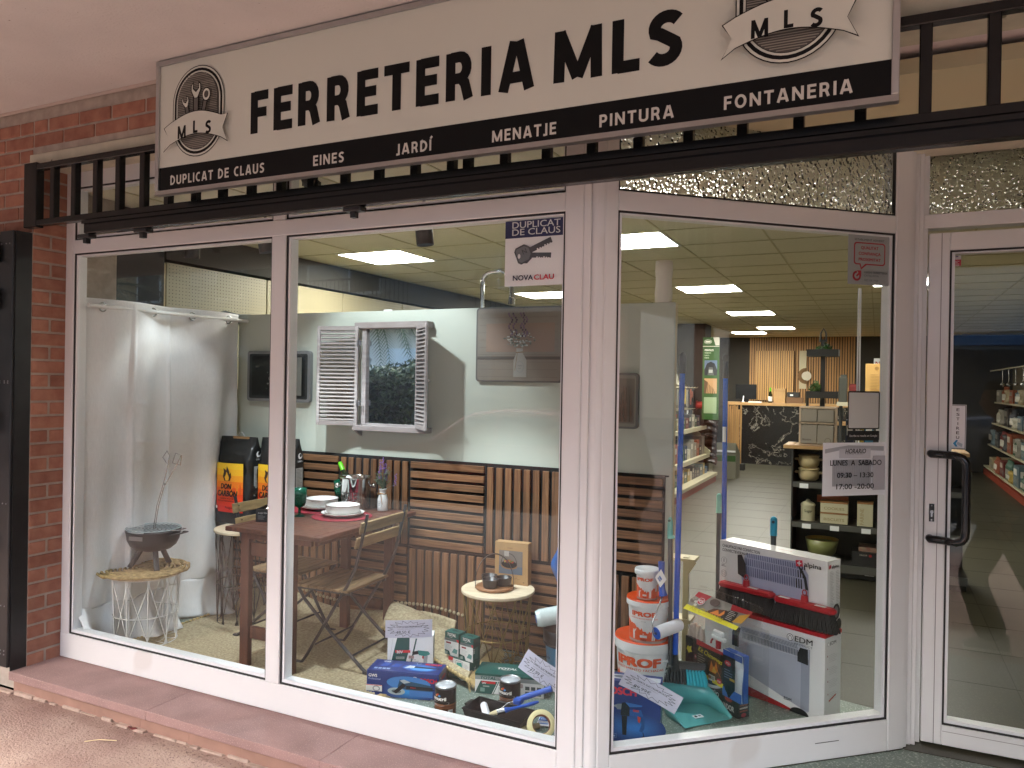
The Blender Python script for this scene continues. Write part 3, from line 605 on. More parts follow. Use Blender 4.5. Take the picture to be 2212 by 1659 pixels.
# spotlights
SPM = mat('spot_black', (.012,.012,.012), .4)
def spotlight(label, p, aim, power, size=62):
    P = Vector(p); d = (Vector(aim)-P).normalized(); t = thing('spotlight', label, 'spotlight', p, 0, 'black track spotlights over the display')
    q = d.to_track_quat('-Z', 'Y').to_matrix().to_4x4(); mb = MB()
    mb.lathe([(.0, .16), (.042, .155), (.045, .14), (.045, .0), (.041, .0), (.034, .03), (.0, .035)], (0,0,0), SPM, n=22, M=q.to_3x3()); obj('housing', mb, t)
    mb = MB(); mb.lathe([(.0, .018), (.036, .018)], (0,0,0), mat('lit_lens', (1,1,1), .4, em=(.72,.85,1), ems=5), n=18, M=q.to_3x3()); obj('lens', mb, t)
    mb = MB(); e = q @ Vector((0, 0, .1)); mb.tube([e, (e.x, e.y, 2.645-p[2])], .008, SPM); mb.box(e.x-.05, e.y-.017, 2.63-p[2], e.x+.05, e.y+.017, 2.648-p[2], SPM); obj('bracket', mb, t)
    l = bpy.data.lights.new('spot_lamp', 'SPOT'); l.energy = power; l.spot_size = R(size); l.spot_blend = .45; l.shadow_soft_size = .03; l.color = (.86, .94, 1)
    o = bpy.data.objects.new('spot_lamp', l); C.objects.link(o); o.parent = t; o.matrix_local = Matrix.Translation(d*.012) @ q
spotlight('black spotlight above the curtain, lens glowing', (.33, .50, 2.32), (.15, .66, .3), 1.3, 80)
spotlight('black spotlight cut by the window mullion', (.93, .50, 2.32), (1.15, .72, .3), 11, 85)
spotlight('black cylinder spotlight left of the key cutting sticker', (1.98, .52, 2.30), (2.2, .62, .0), 15, 74)
spotlight('black spotlight aimed at the shuttered mirror', (1.36, .42, 2.56), (1.34, 1.25, 1.4), 8, 85)

# ------------------------------------------------------------------ wire tables
def wire_table(name, label, x, y, h, rt, rb, wm, tm, n, group=None):
    t = thing(name, label, 'side table', (x, y, .004), 0, group); mb = MB(); wr = .0034
    obj('table_top', MB().lathe([(0, h-.016), (rt-.002, h-.016), (rt, h-.014), (rt, h-.002), (rt-.002, h), (0, h)], (0,0,0), tm, n=56, smooth=False), t)
    def P(r, a, z): return (r*math.cos(a), r*math.sin(a), z)
    rt -= .012
    for r, z in ((rb, .004), (rb+(rt-rb)*.42, h*.42), (rt, h-.02)): mb.tube([P(r, 2*PI*i/40, z) for i in range(40)], wr, wm, n=6, closed=True)
    for i in range(n):
        a = 2*PI*i/n; d = PI/n
        mb.tube([P(rt, a, h-.02), P(rb, a, .004)], wr, wm, n=6); mb.tube([P(rt, a, h-.02), P(rb, a+2.2*d, .004)], wr*.9, wm, n=6); mb.tube([P(rt, a+.2*d, h-.02), P(rb, a-2.2*d, .004)], wr*.9, wm, n=6)
        mb.tube([P(0, a, .004), P(rb, a, .004)], wr*.9, wm, n=6)
    mb.tube([P(.045, 2*PI*i/14, .004) for i in range(14)], wr, wm, n=6, closed=True); mb.tube([P(rb*.6, 2*PI*i/30, .004) for i in range(30)], wr*.8, wm, n=6, closed=True)
    obj('wire_base', mb, t); return t
WOODL = mat('pale_wood_top', '#cdbb9c', .5, var=.08, vscale=5, stretch=(1,9,1), col2='#ddd0b6')
wire_table('wire_table', 'white wire basket table with pale top under the small barbecue', .13, .375, .42, .205, .175, mat('white_wire', (.78,.78,.76), .4), WOODL, 10)
wire_table('wire_table', 'tall black wire basket table carrying the charcoal bags', .36, .97, .605, .215, .185, mat('black_wire', (.01,.01,.01), .4), WOODL, 11)
wire_table('wire_table', 'brass wire basket table with round pale top near the corner post', 2.18, 1.03, .425, .208, .175, mat('brass_wire', '#8f7a4a', .35, .8), WOODL, 10)

# woven placemat
STRAW = mat('seagrass', '#8d7449', .9, var=.35, vscale=40, bump=.6, bscale=120, col2='#b99f6d')
mb = MB(); g = random.Random(6); cx, cy, z0 = .12, .365, .432
for k in range(11):
    r = .013+k*.0235; nseg = max(10, int(r*150)); pts = []; 
    for i in range(nseg):
        a = 2*PI*i/nseg; wob = g.uniform(-.0025,.0025); pts.append((cx+(r+wob)*math.cos(a)*1.03, cy+(r+wob)*math.sin(a), z0+.004+g.uniform(-.002,.003)))
    mb.tube(pts, [.0095+.003*math.sin(i*2.4) for i in range(nseg)], STRAW, n=6, closed=True)
pm = obj('woven_placemat', mb); tag(pm, 'round plaited seagrass mat lying under the barbecue', 'placemat')
mb = MB(); mb.tube([(cx+.255, cy+.0, z0+.006), (cx+.26, cy+.02, z0+.012), (cx+.27, cy+.045, z0+.012)], .006, STRAW, n=6); mb.tube([(cx-.2, cy-.12, z0+.004), (cx-.225, cy-.14, z0+.004), (cx-.235, cy-.12, z0+.003)], .007, STRAW, n=6); obj('plait_end', mb, pm, kind='stuff')

# barbecue
COAL = mat('anthracite_enamel', (.018,.021,.025), .42, bump=.05, bscale=200)
bq_ = thing('barbecue', 'small round anthracite charcoal barbecue on three stubby legs', 'barbecue', (.155, .40, .446), 12); bq_.scale = (1.2, 1.2, 1)
mb = MB(); mb.lathe([(.0, .098), (.05, .1), (.085, .112), (.108, .135), (.122, .17), (.128, .215), (.131, .222), (.131, .226), (.125, .226), (.12, .19), (.1, .14), (.0, .11)], (0,0,0), COAL, n=44); obj('bowl', mb, bq_); NIK = mat('nickel_wire', '#aebabd', .35, .3)
for a in (205, 318, 85):
    c, s_ = math.cos(R(a)), math.sin(R(a)); obj('leg', MB().cyl((c*.055, s_*.055, .108), (c*.108, s_*.108, .0), .0135, COAL, r1=.0135, n=16), bq_)
mb = MB(); mb.tube([(.128*math.cos(2*PI*i/36), .128*math.sin(2*PI*i/36), .236) for i in range(36)], .003, NIK, n=6, closed=True)
for i in range(-5, 6):
    x = i*.0225; yy = math.sqrt(.128**2-x*x); mb.tube([(x, -yy, .236), (x, yy, .236)], .0021, NIK, n=6)
mb.tube([(-.128, -.03, .236), (.128, -.03, .236)], .0025, STEEL, n=6)
for s_ in (-1, 1): mb.tube([(s_*.12, -.035, .234), (s_*.165, -.03, .236), (s_*.165, .03, .236), (s_*.12, .035, .234)], .0025, STEEL, n=6)
obj('grill', mb, bq_)
for s_ in (-1, 1): obj('handle', MB().tube([(s_*.127, -.05, .2), (s_*.14, -.05, .212), (s_*.172, -.035, .216), (s_*.172, .035, .216), (s_*.14, .05, .212), (s_*.127, .05, .2)], .0045, COAL, n=8), bq_)
obj('badge', MB().box(-.035, -.1325, .185, .04, -.1275, .208, mat('zinc')), bq_)
tg = tag(obj('tongs', MB().tube([(.215, .36, .687), (.255, .35, .83), (.30, .35, .95), (.40, .35, 1.08), (.435, .35, 1.14), (.39, .35, 1.15), (.365, .35, 1.09)], .0028, CHR, n=6).tube([(.19, .37, .685), (.235, .355, .83), (.30, .345, .97), (.335, .345, 1.08), (.345, .345, 1.135), (.325, .345, 1.16), (.29, .345, 1.12), (.325, .345, 1.085)], .0028, CHR, n=6).tube([(.365,.35,1.09),(.43,.35,1.082),(.44,.35,1.14)], .0028, CHR, n=6).cyl((.303,.34,.962),(.303,.356,.962),.006,CHR,n=8)), 'chrome wire scissor tongs standing upright on the barbecue grill', 'tongs')

# ------------------------------------------------------------------ charcoal bags
BAGM = mat('black_bag_film', (.018,.018,.018), .28, bump=.5, bscale=14, bdist=.01, spec=.5)
def bag(label, x, y, rz, w=.30, h=.585, d=.16, art=True):
    t = thing('charcoal_bag', label, 'bag', (x, y, .61), rz, 'bags of charcoal on the black table'); mb = MB()
    def P(i, j):   # ring i around, j up
        v = j/16; u = i/32*2*PI; c, s_ = math.cos(u), math.sin(u); sq = lambda q: math.copysign(abs(q)**.35, q)
        dd = d*(1-.93*max(0, (v-.72)/.28)**1.1 if v > .72 else 1)*(1+.06*math.sin(v*9)); ww = w*(1.0+.02*math.sin(v*7)-.03*max(0, v-.7))
        return (w/2+sq(c)*ww/2+.007*math.sin(v*21+u*3), d/2+sq(s_)*dd/2+.007*math.sin(v*17+u*2)+.005*math.sin(v*31+u*5), .0+v*h)
    vs = [P(i, j) for j in range(17) for i in range(32)]; mb.add(vs, [(j*32+i, j*32+(i+1) % 32, (j+1)*32+(i+1) % 32, (j+1)*32+i) for j in range(16) for i in range(32)], BAGM, True)
    mb.add([P(i, 16) for i in range(32)], [tuple(range(32))], BAGM); obj('sack', mb, t)
    hd = MB(); hd.grid(14, 1, lambda u, v: (w*.40+.075*u, d/2-.006+.012*v, h-.01+.042*math.sin(PI*u)), mat('handle_strap', (.6,.6,.6), .5)); hd.box(w*.33, d/2-.012, h-.014, w*.78, d/2-.004, h+.002, mat('kraft', '#a5825a', .8)); obj('carry_handle', hd, t)
    yf = lambda x_, z_: d/2-(abs(math.sin(math.acos(max(-1, min(1, (2*x_/w-1))))))**.35 if True else 1)*d/2*(1-.93*max(0, (z_/h-.72)/.28)**1.1 if z_/h > .72 else 1)*1.03
    a = Art(lambda x_, y_, k: Vector((x_, min(yf(x_, y_), .05)-.014-k*1.0, y_)))
    X0, X1, Z0, Z1 = .028, .258, .078, .41
    def strip(z0, z1, c0, n=1):
        a.r(X0, z0, X1-X0, z1-z0, c0, n=8)
    cols = ['#d93020', '#e23a1e', '#ea491d', '#f05f1e', '#f58220', '#f8a125', '#fabb2a', '#fbcb30']
    for i, c_ in enumerate(cols): strip(Z0+(Z1-Z0)*i/8, Z0+(Z1-Z0)*(i+1)/8, flat(c_))
    g = random.Random(1)
    for i in range(9):
        fx_ = X0+.02+i*.024; fh = g.uniform(.03, .1); a.poly([(fx_-.009, .2), (fx_+.009, .2), (fx_+.006, .2+fh*.6), (fx_-.003, .2+fh)], flat(g.choice(['#dd5f22', '#e9872a', '#f0a92e'])))
    a.t('DON', .075, .236, .034, BLK, w=.095, b=.035, sh=.15); a.t('CARBÓN', .045, .186, .037, BLK, w=.175, b=.035, sh=.15); a.t('CARBÓN VEGETAL', .07, .165, .010, flat('#5c1c10'), w=.12, b=.02); a.t('ESPECIAL PARA BARBACOAS', .05, .149, .009, flat('#5c1c10'), w=.165, b=.02)
    a.r(X0, .098, X1-X0, .026, flat('#c9281d')); a.t('Fuegonet', .12, .103, .014, flat('#1b1b1b'), w=.085, b=.02); a.ell(.035, .108, .011, .011, flat('#e9e4df'), 14)
    a.poly([(.11,.29),(.095,.32),(.105,.35),(.10,.375),(.125,.36),(.13,.39),(.15,.36),(.155,.335),(.165,.35),(.168,.315),(.155,.29)], flat('#3a2018')); a.poly([(.12,.292),(.112,.315),(.122,.33),(.128,.352),(.142,.33),(.15,.312),(.145,.292)], flat('#f6b32a'))
    a.build('printed_panel', t)
    s_ = Art(lambda x_, y_, k: Vector((w+.0035+k, x_, y_))); s_.r(.045, .19, .07, .2, flat('#a9a7a2'), 1); s_.lines(.05, .38, .06, 20, .009, flat('#6c6a66'), .002); s_.ell(.08, .47, .02, .02, flat('#dedede')); s_.ell(.086, .475, .012, .012, BLK); s_.t('CARBON', .055, .43, .01, flat('#dddddd'), w=.05)
    s_.build('side_label', t)
bag('black charcoal bag with orange flame panel, front of the two bags', .012, 1.0, 3)
bag('black charcoal bag half hidden behind the window mullion', .315, 1.07, 2)

# ------------------------------------------------------------------ dining table
TEAK = mat('acacia_wood', '#4c2718', .5, var=.2, vscale=7, stretch=(7,1,1), col2='#5d3420', rand=.04, coat=.1); TEAKL = mat('acacia_leg', '#4a2416', .5, var=.2, vscale=7, stretch=(6,6,1), col2='#5a301e')
dt = thing('folding_table', 'reddish brown slatted wooden garden table laid for a meal', 'table', (.893, .25, .004), 1)
tw, td, th = .65, .925, .781
for i in range(10): obj('table_slat', MB().box(.048, .052+i*.0832, th-.018, tw-.048, .052+i*.0832+.0775, th, TEAK, b=.002), dt)
obj('edge_rail', MB().box(0, 0, th-.024, .046, td, th+.0005, TEAKL, b=.003), dt); obj('edge_rail', MB().box(tw-.046, 0, th-.024, tw, td, th+.0005, TEAKL, b=.003), dt)
obj('end_rail', MB().box(.047, 0, th-.024, tw-.047, .05, th+.0005, TEAK, b=.003), dt); obj('end_rail', MB().box(.047, td-.05, th-.024, tw-.047, td, th+.0005, TEAK, b=.003), dt)
lg = MB().box(-.03, -.018, 0, .03, .018, th-.026, TEAKL, b=.003).mesh('leg')
for x, y in ((.075, .09), (.38, .10), (.17, .86), (.5, .86)): o = obj('leg', lg, dt); o.location = (x, y, 0)
for y in (.095, .86):
    xo = -.005 if y < .5 else .09
    obj('leg_rail', MB().box(.115+xo, y-.012, .16, .365+xo, y+.012, .225, TEAKL, b=.002), dt); obj('leg_rail', MB().box(.115+xo, y-.012, .615, .365+xo, y+.012, .69, TEAKL, b=.002), dt)
obj('apron', MB().box(.08, .08, .715, .1, .85, .756, TEAKL), dt); obj('apron', MB().box(.55, .08, .715, .57, .85, .756, TEAKL), dt)
obj('apron', MB().box(.1, .05, .715, .55, .07, .756, TEAKL), dt)
# folding chairs (built facing -X, back at +X)
CHW = mat('chair_slat', '#7a6448', .6, var=.2, vscale=8, stretch=(6,1,6), col2='#937a58', rand=.1); CHS = mat('chair_steel', (.025,.025,.027), .4)
ch = thing('folding_chair', 'black steel folding chair with brown slats on the right side of the table', 'chair', (1.40, .71, .004), 2, 'folding chairs at the display table')
for i in range(7): obj('seat_slat', MB().box(-.245+i*.053, -.205, .432, -.245+i*.053+.047, .205, .446, CHW, b=.003), ch)
CHB = mat('chair_back_slat', '#8a7350', .6, var=.15, vscale=8, stretch=(6,1,6), col2='#a0875f', rand=.12)
for z, x in ((.80, .215), (.715, .187)):
    M_ = Matrix.Translation((x, 0, z)) @ Matrix.Rotation(R(12), 4, 'Y'); obj('back_slat', MB().box(-.006, -.232, -.03, .008, .232, .03, CHB, M_, b=.003), ch)
for s_ in (-1, 1):
    y = .195*s_; bw = .008
    obj('back_leg', MB().tube([(.235, y, .87), (.20, y, .72), (.165, y, .58), (.11, y, .47), (.02, y, .33), (-.15, y, .06), (-.185, y, .012), (-.215, y, .008)], .0095, CHS, n=6), ch)
    y2 = .175*s_; obj('front_leg', MB().tube([(-.24, y2, .43), (-.19, y2, .36), (.0, y2, .19), (.2, y2, .03), (.235, y2, .008)], .0095, CHS, n=6), ch)
    obj('seat_rail', MB().box(-.245, y2-.005, .415, .12, y2+.005, .432, CHS), ch)
    fm = MB(); fm.box(-.235, y-.012, .0, -.19, y+.012, .016, CHS, b=.003); fm.box(.21, y2-.012, .0, .25, y2+.012, .02, CHS, b=.003); obj('foot_cap', fm, ch)
obj('cross_bar', MB().tube([(.13, -.175, .085), (.13, .175, .085)], .006, CHS, n=8), ch); obj('cross_bar', MB().tube([(-.12, -.195, .11), (-.12, .195, .11)], .006, CHS, n=8), ch); obj('cross_bar', MB().tube([(.07, -.19, .41), (.07, .19, .41)], .006, CHS, n=8), ch)
rv = MB()
for z, x in ((.815, .212), (.788, .206), (.73, .186), (.70, .18)):
    for s_ in (-1, 1): rv.cyl((x-.012, .195*s_, z), (x-.004, .195*s_, z), .004, STEEL, n=8)
obj('rivets', rv, ch, kind='stuff')
c2 = copy_tree(ch, label='black steel folding chair with pale back slats, left of the table behind the mullion'); c2.location = (.80, .84, .004); c2.rotation_euler = (0, 0, R(180))

# ------------------------------------------------------------------ table ware
TT = .7865
CER = mat('white_stoneware', (.70,.69,.67), .25, var=.03, vscale=20); RIM = mat('stoneware_rim', '#7c6f66', .5); RED = mat('red_weave', '#7e1222', .8, bump=.8, bscale=90, bdist=.004, var=.3, vscale=50)
for lb, x, y in (('glittery red placemat under the near plates', 1.28, .87), ('red placemat under the plates behind the near goblet', 1.0, 1.0)):
    mb = MB(); mb.lathe([(0, 0), (.175, 0), (.178, .002), (.175, .004), (0, .004)], (0,0,0), RED, n=48); o = obj('placemat', mb); o.location = (x-.03, y-.06, TT); tag(o, lb, 'placemat')
def plates(x, y, l1, l2):
    z = TT+.005
    for nm, pr, lb, c_ in (('dinner_plate', [(0,0),(.075,0),(.082,.004),(.122,.016),(.128,.02),(.126,.023),(.12,.02),(.08,.008),(0,.007)], l1, 'plate'), ('soup_bowl', [(0,0),(.07,0),(.09,.006),(.097,.018),(.1,.048),(.101,.051),(.097,.051),(.092,.02),(.07,.01),(0,.009)], l2, 'bowl')):
        t = thing(nm, lb, c_, (x, y, z)); mb = MB(); mb.lathe(pr, (0,0,0), CER, n=52); obj('body', mb, t)
        r = max(p[0] for p in pr)-.001; zz = max(p[1] for p in pr); mb = MB(); mb.tube([(r*math.cos(2*PI*i/52), r*math.sin(2*PI*i/52), zz-.001) for i in range(52)], .0022, RIM, n=6, closed=True); obj('rim', mb, t)
        if nm == 'dinner_plate':
            z += .0078; q = thing('side_plate', 'shallow white plate between the '+('near' if x > 1.1 else 'far')+' dinner plate and bowl', 'plate', (x, y, z)); mb = MB(); mb.lathe([(0,0),(.07,0),(.1,.01),(.106,.016),(.104,.018),(.07,.008),(0,.007)], (0,0,0), CER, n=44); mb.tube([(.105*math.cos(2*PI*i/44), .105*math.sin(2*PI*i/44), .0165) for i in range(44)], .0018, RIM, n=6, closed=True); obj('body', mb, q); z += .0078
plates(1.255, .81, 'white brown-rimmed dinner plate at the near place setting', 'white stoneware bowl stacked on the near plate')
plates(.99, .94, 'white dinner plate at the place behind the black box', 'white stoneware bowl behind the near green goblet')
GG = mat('green_glass', (.0,.16,.085), .08, trans=.55, bump=.6, bscale=55, bdist=.006, spec=.6)
for x, y, lb in ((1.03, .69, 'dark green glass goblet nearest the window mullion'), (1.0, 1.11, 'dark green glass goblet beside the ice bucket')):
    mb = MB(); mb.lathe([(0,0),(.034,0),(.034,.004),(.008,.012),(.0075,.045),(.012,.052),(.03,.062),(.038,.08),(.0415,.13),(.0425,.165),(.0405,.165),(.036,.09),(.024,.066),(0,.062)], (0,0,0), GG, n=32); o = obj('goblet', mb); o.location = (x, y, TT); tag(o, lb, 'goblet')
CHI = mat('polished_steel', '#c4c4c2', .07, 1, bump=.02, bscale=5)
ib = thing('ice_bucket', 'polished steel wine cooler with ball handles on the table', 'ice bucket', (1.14, 1.08, TT), 30)
mb = MB(); mb.lathe([(0,0),(.078,0),(.082,.004),(.098,.19),(.104,.196),(.104,.202),(.098,.204),(.094,.196),(.078,.01),(0,.008)], (0,0,0), CHI, n=48); obj('body', mb, ib)
for s_ in (-1, 1): mb = MB(); mb.sphere((s_*.113, 0, .145), .017, CHI, 12); mb.cyl((s_*.09,0,.145),(s_*.113,0,.145),.007,CHI); obj('ball_handle', mb, ib)
a = Art.drum((0,0,.0), .084, -175, r1=.098, h=.19, lift=.001)
a.t('COOLER', .03, .06, .05, mat('etched_steel', '#8a8a88', .5, .6), w=.13, b=.0)
a.build('etched_lettering', ib)
wb = thing('wine_bottle', 'dark wine bottle with green foil and white label in the cooler', 'bottle', (1.14, 1.08, .83)); Mq = Matrix.Rotation(R(-43), 3, Vector((.45, 1, 0)).normalized())
mb = MB(); mb.lathe([(0,0),(.036,0),(.037,.005),(.037,.17),(.03,.2),(.015,.235),(.0135,.24),(.0135,.25)], (0,0,0), mat('bottle_glass', (.015,.02,.008), .06, spec=.7), n=28, M=Mq); obj('body', mb, wb)
mb = MB(); mb.lathe([(.0142,.245),(.0148,.25),(.0148,.305),(.013,.309),(0,.309)], (0,0,0), mat('green_foil', '#5fc219', .3), n=20, M=Mq); obj('foil_cap', mb, wb)
mb = MB(); mb.lathe([(.0376,.085),(.0376,.175),(.036,.182)], (0,0,0), WHITE, n=28, M=Mq); obj('label', mb, wb)
# lavender vase
vs_ = thing('lavender_vase', 'white milk bottle vase of lavender tied with twine', 'vase', (1.335, 1.10, TT))
mb = MB(); mb.lathe([(0,0),(.03,0),(.032,.004),(.032,.07),(.026,.095),(.02,.11),(.021,.128),(.024,.132),(.024,.136),(.018,.135),(.016,.11),(0,.1)], (0,0,0), mat('white_ceramic', (.72,.73,.73), .3), n=32); obj('bottle', mb, vs_)
mb = MB(); mb.tube([(.0225*math.cos(a_), .0225*math.sin(a_), .108+.003*math.sin(3*a_)) for a_ in [2*PI*i/18 for i in range(18)]], .0028, mat('twine', '#a07a4c', .9), n=6, closed=True); mb.tube([(.0,-.023,.108),(.012,-.036,.09),(.018,-.036,.06),(.02,-.034,.045)], .002, mat('twine'), n=6); mb.tube([(.0,-.023,.108),(-.02,-.03,.112),(-.026,-.02,.1),(0,-.024,.107)], .002, mat('twine'), n=6); obj('twine', mb, vs_)
a = Art.drum((0,0,0), .032, -100); a.ell(.0, .04, .017, .021, flat('#c4c6c6'), 20); a.ell(.0, .04, .0155, .0195, flat('#e3e4e4'), 20); a.t('PURE', 0, .045, .005, GREYINK, al='c'); a.t('MILK', 0, .035, .005, GREYINK, al='c'); a.build('stamp', vs_)
g = random.Random(12); LEAF = mat('sage_leaf', '#6f8069', .8, var=.25, vscale=30); LAV = mat('lavender_bloom', '#8064a8', .8, var=.25, vscale=40)
lf = MB(); fl = MB()
for i in range(26):
    a_ = g.uniform(0, 2*PI); rr_ = g.uniform(.015, .07); hh = g.uniform(.17, .27); p0 = Vector((0,0,.13)); p1 = Vector((math.cos(a_)*rr_, math.sin(a_)*rr_, hh)); lf.tube([p0, (p0+p1)/2+Vector((0,0,.01)), p1], .0011, LEAF, n=4)
    for k in range(16):
        q = p0.lerp(p1, g.uniform(.25, 1)); d = Vector((g.uniform(-1,1), g.uniform(-1,1), g.uniform(-.1,.9))).normalized()*g.uniform(.012,.026); s_ = d.cross(Vector((0,0,1))).normalized()*.0032
        lf.add([q, q+d*.5+s_, q+d, q+d*.5-s_], [(0,1,2,3)], LEAF)
for i, (ax, ay) in enumerate(((.0,.0),(-.022,.01),(.02,-.01),(-.012,-.015),(.015,.012),(.085,0))):
    hh = .33-.018*i if i < 5 else .235; 
    for k in range(34):
        z = hh-g.uniform(0, .075); r_ = .008*(1-(hh-.075-z)/-.09*.4); c_ = Vector((ax+(z-.13)*ax*1.2+g.uniform(-r_,r_), ay+g.uniform(-r_,r_), z)); fl.sphere(c_, g.uniform(.002,.0034), LAV, 4)
    lf.tube([(0,0,.13),(ax*1.2, ay, hh-.06)], .0013, LEAF, n=4)
obj('leaves', lf, vs_); obj('lavender', fl, vs_, kind='stuff')
# black gift box on the table
BB = mat('black_carton', (.018,.018,.02), .35)
jb = thing('cocktail_box', 'open black cardboard box with chrome tools lying on the table', 'box', (.895, .49, TT), -32)
mb = MB(); w_, d_, h_ = .13, .2, .072
mb.box(0, 0, 0, w_, .004, h_, BB); mb.box(0, d_-.004, 0, w_, d_, h_, BB); mb.box(0, .004, 0, .004, d_-.004, h_, BB); mb.box(w_-.004, .004, 0, w_, d_-.004, h_, BB); mb.box(.004, .004, .0, w_-.004, d_-.004, .045, mat('black_foam', (.03,.03,.03), .8)); obj('tray', mb, jb)
jb.location = (.95, .42, TT); jb.rotation_euler = (0,0,R(24))
a = Art.plane((0,0,0)); a.t('Jungle Electro', .012, .048, .0085, flat('#d8d8d8'), w=.07, b=.0); a.lines(.012, .036, .045, 5, .005, flat('#8a8a8a'), .0016); a.build('print', jb)
a = Art.plane((0,d_,0), (0,-1,0)); a.rr(.02,.012,.03,.045,.004,flat('#55595c')); a.t('tools', .07, .03, .012, flat('#b9b9b9')); a.build('side_print', jb)
mb = MB(); mb.cyl((.04,.05,.055),(.1,.13,.055),.014,CHR,n=16); mb.cyl((.03,.12,.054),(.07,.17,.054),.008,CHR,n=12); mb.sphere((.045,.06,.058),.017,CHR,10); obj('bar_tools', mb, jb)
# ------------------------------------------------------------------ rugs
JUTE = mat('jute_weave', '#a8987a', .95, var=.22, vscale=70, bump=1., bscale=150, bdist=.006, col2='#c2b594'); TASS = mat('jute_fringe', '#c4ad7c', .95, var=.2, vscale=30)
g = random.Random(21)
def tuft(mb, p, d, n, ln, m=TASS, r=.0016):
    for k in range(n):
        e = Vector(d)*ln*g.uniform(.6, 1.1)+Vector((g.uniform(-1,1), g.uniform(-1,1), g.uniform(-.3,.7)))*ln*.4; q = Vector(p)+Vector((g.uniform(-1,1), g.uniform(-1,1), g.uniform(-.3,.6)))*.006; e2 = q+e; e2.z = max(.004, e2.z)
        mb.tube([q, (q+e2)/2+Vector((0,0,ln*.12)), e2], r, m, n=3, cap=False)
def rug(u, v):
    x = .10+1.72*u; y = .13+1.10*v+.02*math.sin(x*3); z = .012+.004*math.sin(x*9+y*4)+.0018*math.sin(y*420)*0
    if v > .88: z += .16*((v-.88)/.12)**1.5*(.75+.25*math.sin(x*5)); y -= .02*(v-.88)/.12
    return (x, y, z)
mb = MB(); mb.grid(120, 90, rug, JUTE); rg = obj('jute_rug', mb); tag(rg, 'flat beige jute rug covering the display floor under the table', 'rug'); so = rg.modifiers.new('s', 'SOLIDIFY'); so.thickness = .009
mb = MB()
for i in range(60): x = .1+i*.0295; mb.sphere((x, .128+.02*math.sin(x*3), .016), .0145, JUTE, 5, sc=(1,.8,.8))
for i in range(30): mb.sphere((.097, .14+i*.03, .014), .011, TASS, 5, sc=(1,1.2,.7))
for i in range(60): x = .1+i*.0295; mb.sphere((x, 1.235, .165+.03*math.sin(x*5)), .011, JUTE, 5)
obj('braided_edge', mb, rg, kind='stuff')
# second rug thrown over itself against the slats
r2 = thing('curled_rug', 'coarse woven jute rug curled up against the slats with a fringed end', 'rug')
def rug2(u, v):
    x = 1.42+.68*u; yy = 1.20-.34*v; z = .30*math.sin(PI*min(1, .12+v*.62))*(1-.72*u)*(.9+.1*math.sin(u*5))+.01
    return (x+.10*v, yy-.16*u*v-.05*u, max(.014, z*(1-.25*v)))
mb = MB(); mb.grid(50, 40, rug2, JUTE); o = obj('weave', mb, r2); so = o.modifiers.new('s', 'SOLIDIFY'); so.thickness = .014
mb = MB()
for i in range(40): p = rug2(1, i/39); tuft(mb, p, (1, -.3, -.5), 14, .07)
for i in range(34): p = rug2(i/33, 1); mb.sphere(p, .013, TASS, 5)
for i in range(34): p = rug2(i/33, 0); mb.sphere(p, .012, JUTE, 5)
obj('fringe', mb, r2, kind='stuff')
r3 = thing('rolled_mat', 'small plaited mat with straw tassels in front of the blue grinder box', 'mat')
mb = MB()
for k in range(3): mb.tube([(1.74+.03*i, .222+.012*k+.003*math.sin(i*2+k), .016+.014*(k%2)+.003*math.sin(i*3+k)) for i in range(18)], .0105, JUTE, n=7)
for i in range(9): mb.box(1.755+i*.016, .215, .02, 1.767+i*.016, .262, .062, JUTE, b=.003)
obj('plaits', mb, r3, kind='stuff'); mb = MB()
for i in range(24): tuft(mb, (1.905+.004*math.sin(i), .235+.0015*i, .04), (1, -.25, .1), 5, .055, r=.002)
for i in range(22): tuft(mb, (2.03+.009*i, .235, .014), (.8, -.5, .1), 6, .05, r=.0016)
obj('tassels', mb, r3, kind='stuff')

# ------------------------------------------------------------------ serving set and kraft box on the brass table
bw = thing('serving_stand', 'three black dip bowls on a round acacia board with black hoop handle', 'serving tray', (2.165, 1.015, .432), 25)
obj('board', MB().lathe([(0,0),(.104,0),(.108,.004),(.108,.012),(.104,.016),(0,.016)], (0,0,0), mat('acacia_board', '#8a5f3c', .5, var=.2, vscale=6, stretch=(1,8,1)), n=48), bw)
BC = mat('black_ceramic', (.016,.016,.017), .3)
bl = MB().lathe([(0,0),(.036,0),(.041,.006),(.046,.045),(.0465,.048),(.043,.048),(.038,.01),(0,.008)], (0,0,0), BC, n=32).mesh('dip_bowl')
for a_ in (-115, 5, 125): o = obj('dip_bowl', bl, bw); o.location = (.052*math.cos(R(a_)), .052*math.sin(R(a_)), .016)
hm = MB(); pts = [(-.108*math.cos(a_), 0, .03+.165*math.sin(a_)) for a_ in [PI*i/24 for i in range(25)]]; pts = [(-.108, 0, .0)]+pts+[(.108, 0, .0)]
for s_ in range(len(pts)-1):
    p, q = Vector(pts[s_]), Vector(pts[s_+1]); d = (q-p).normalized(); nn = Vector((d.z, 0, -d.x))*.0016; w_ = Vector((0, .009, 0)); hm.add([p-nn-w_, p+nn-w_, p+nn+w_, p-nn+w_, q-nn-w_, q+nn-w_, q+nn+w_, q-nn+w_], [(0,1,5,4),(1,2,6,5),(2,3,7,6),(3,0,4,7)], BC)
obj('hoop_handle', hm, bw)
KR = mat('kraft_card', '#a9865a', .8, var=.06, vscale=20)
kb = carton('kraft_box', 'brown kraft gift box picturing the serving tray, upright on the brass table', 2.105, 1.135, .426, 5, .205, .06, .245, KR)
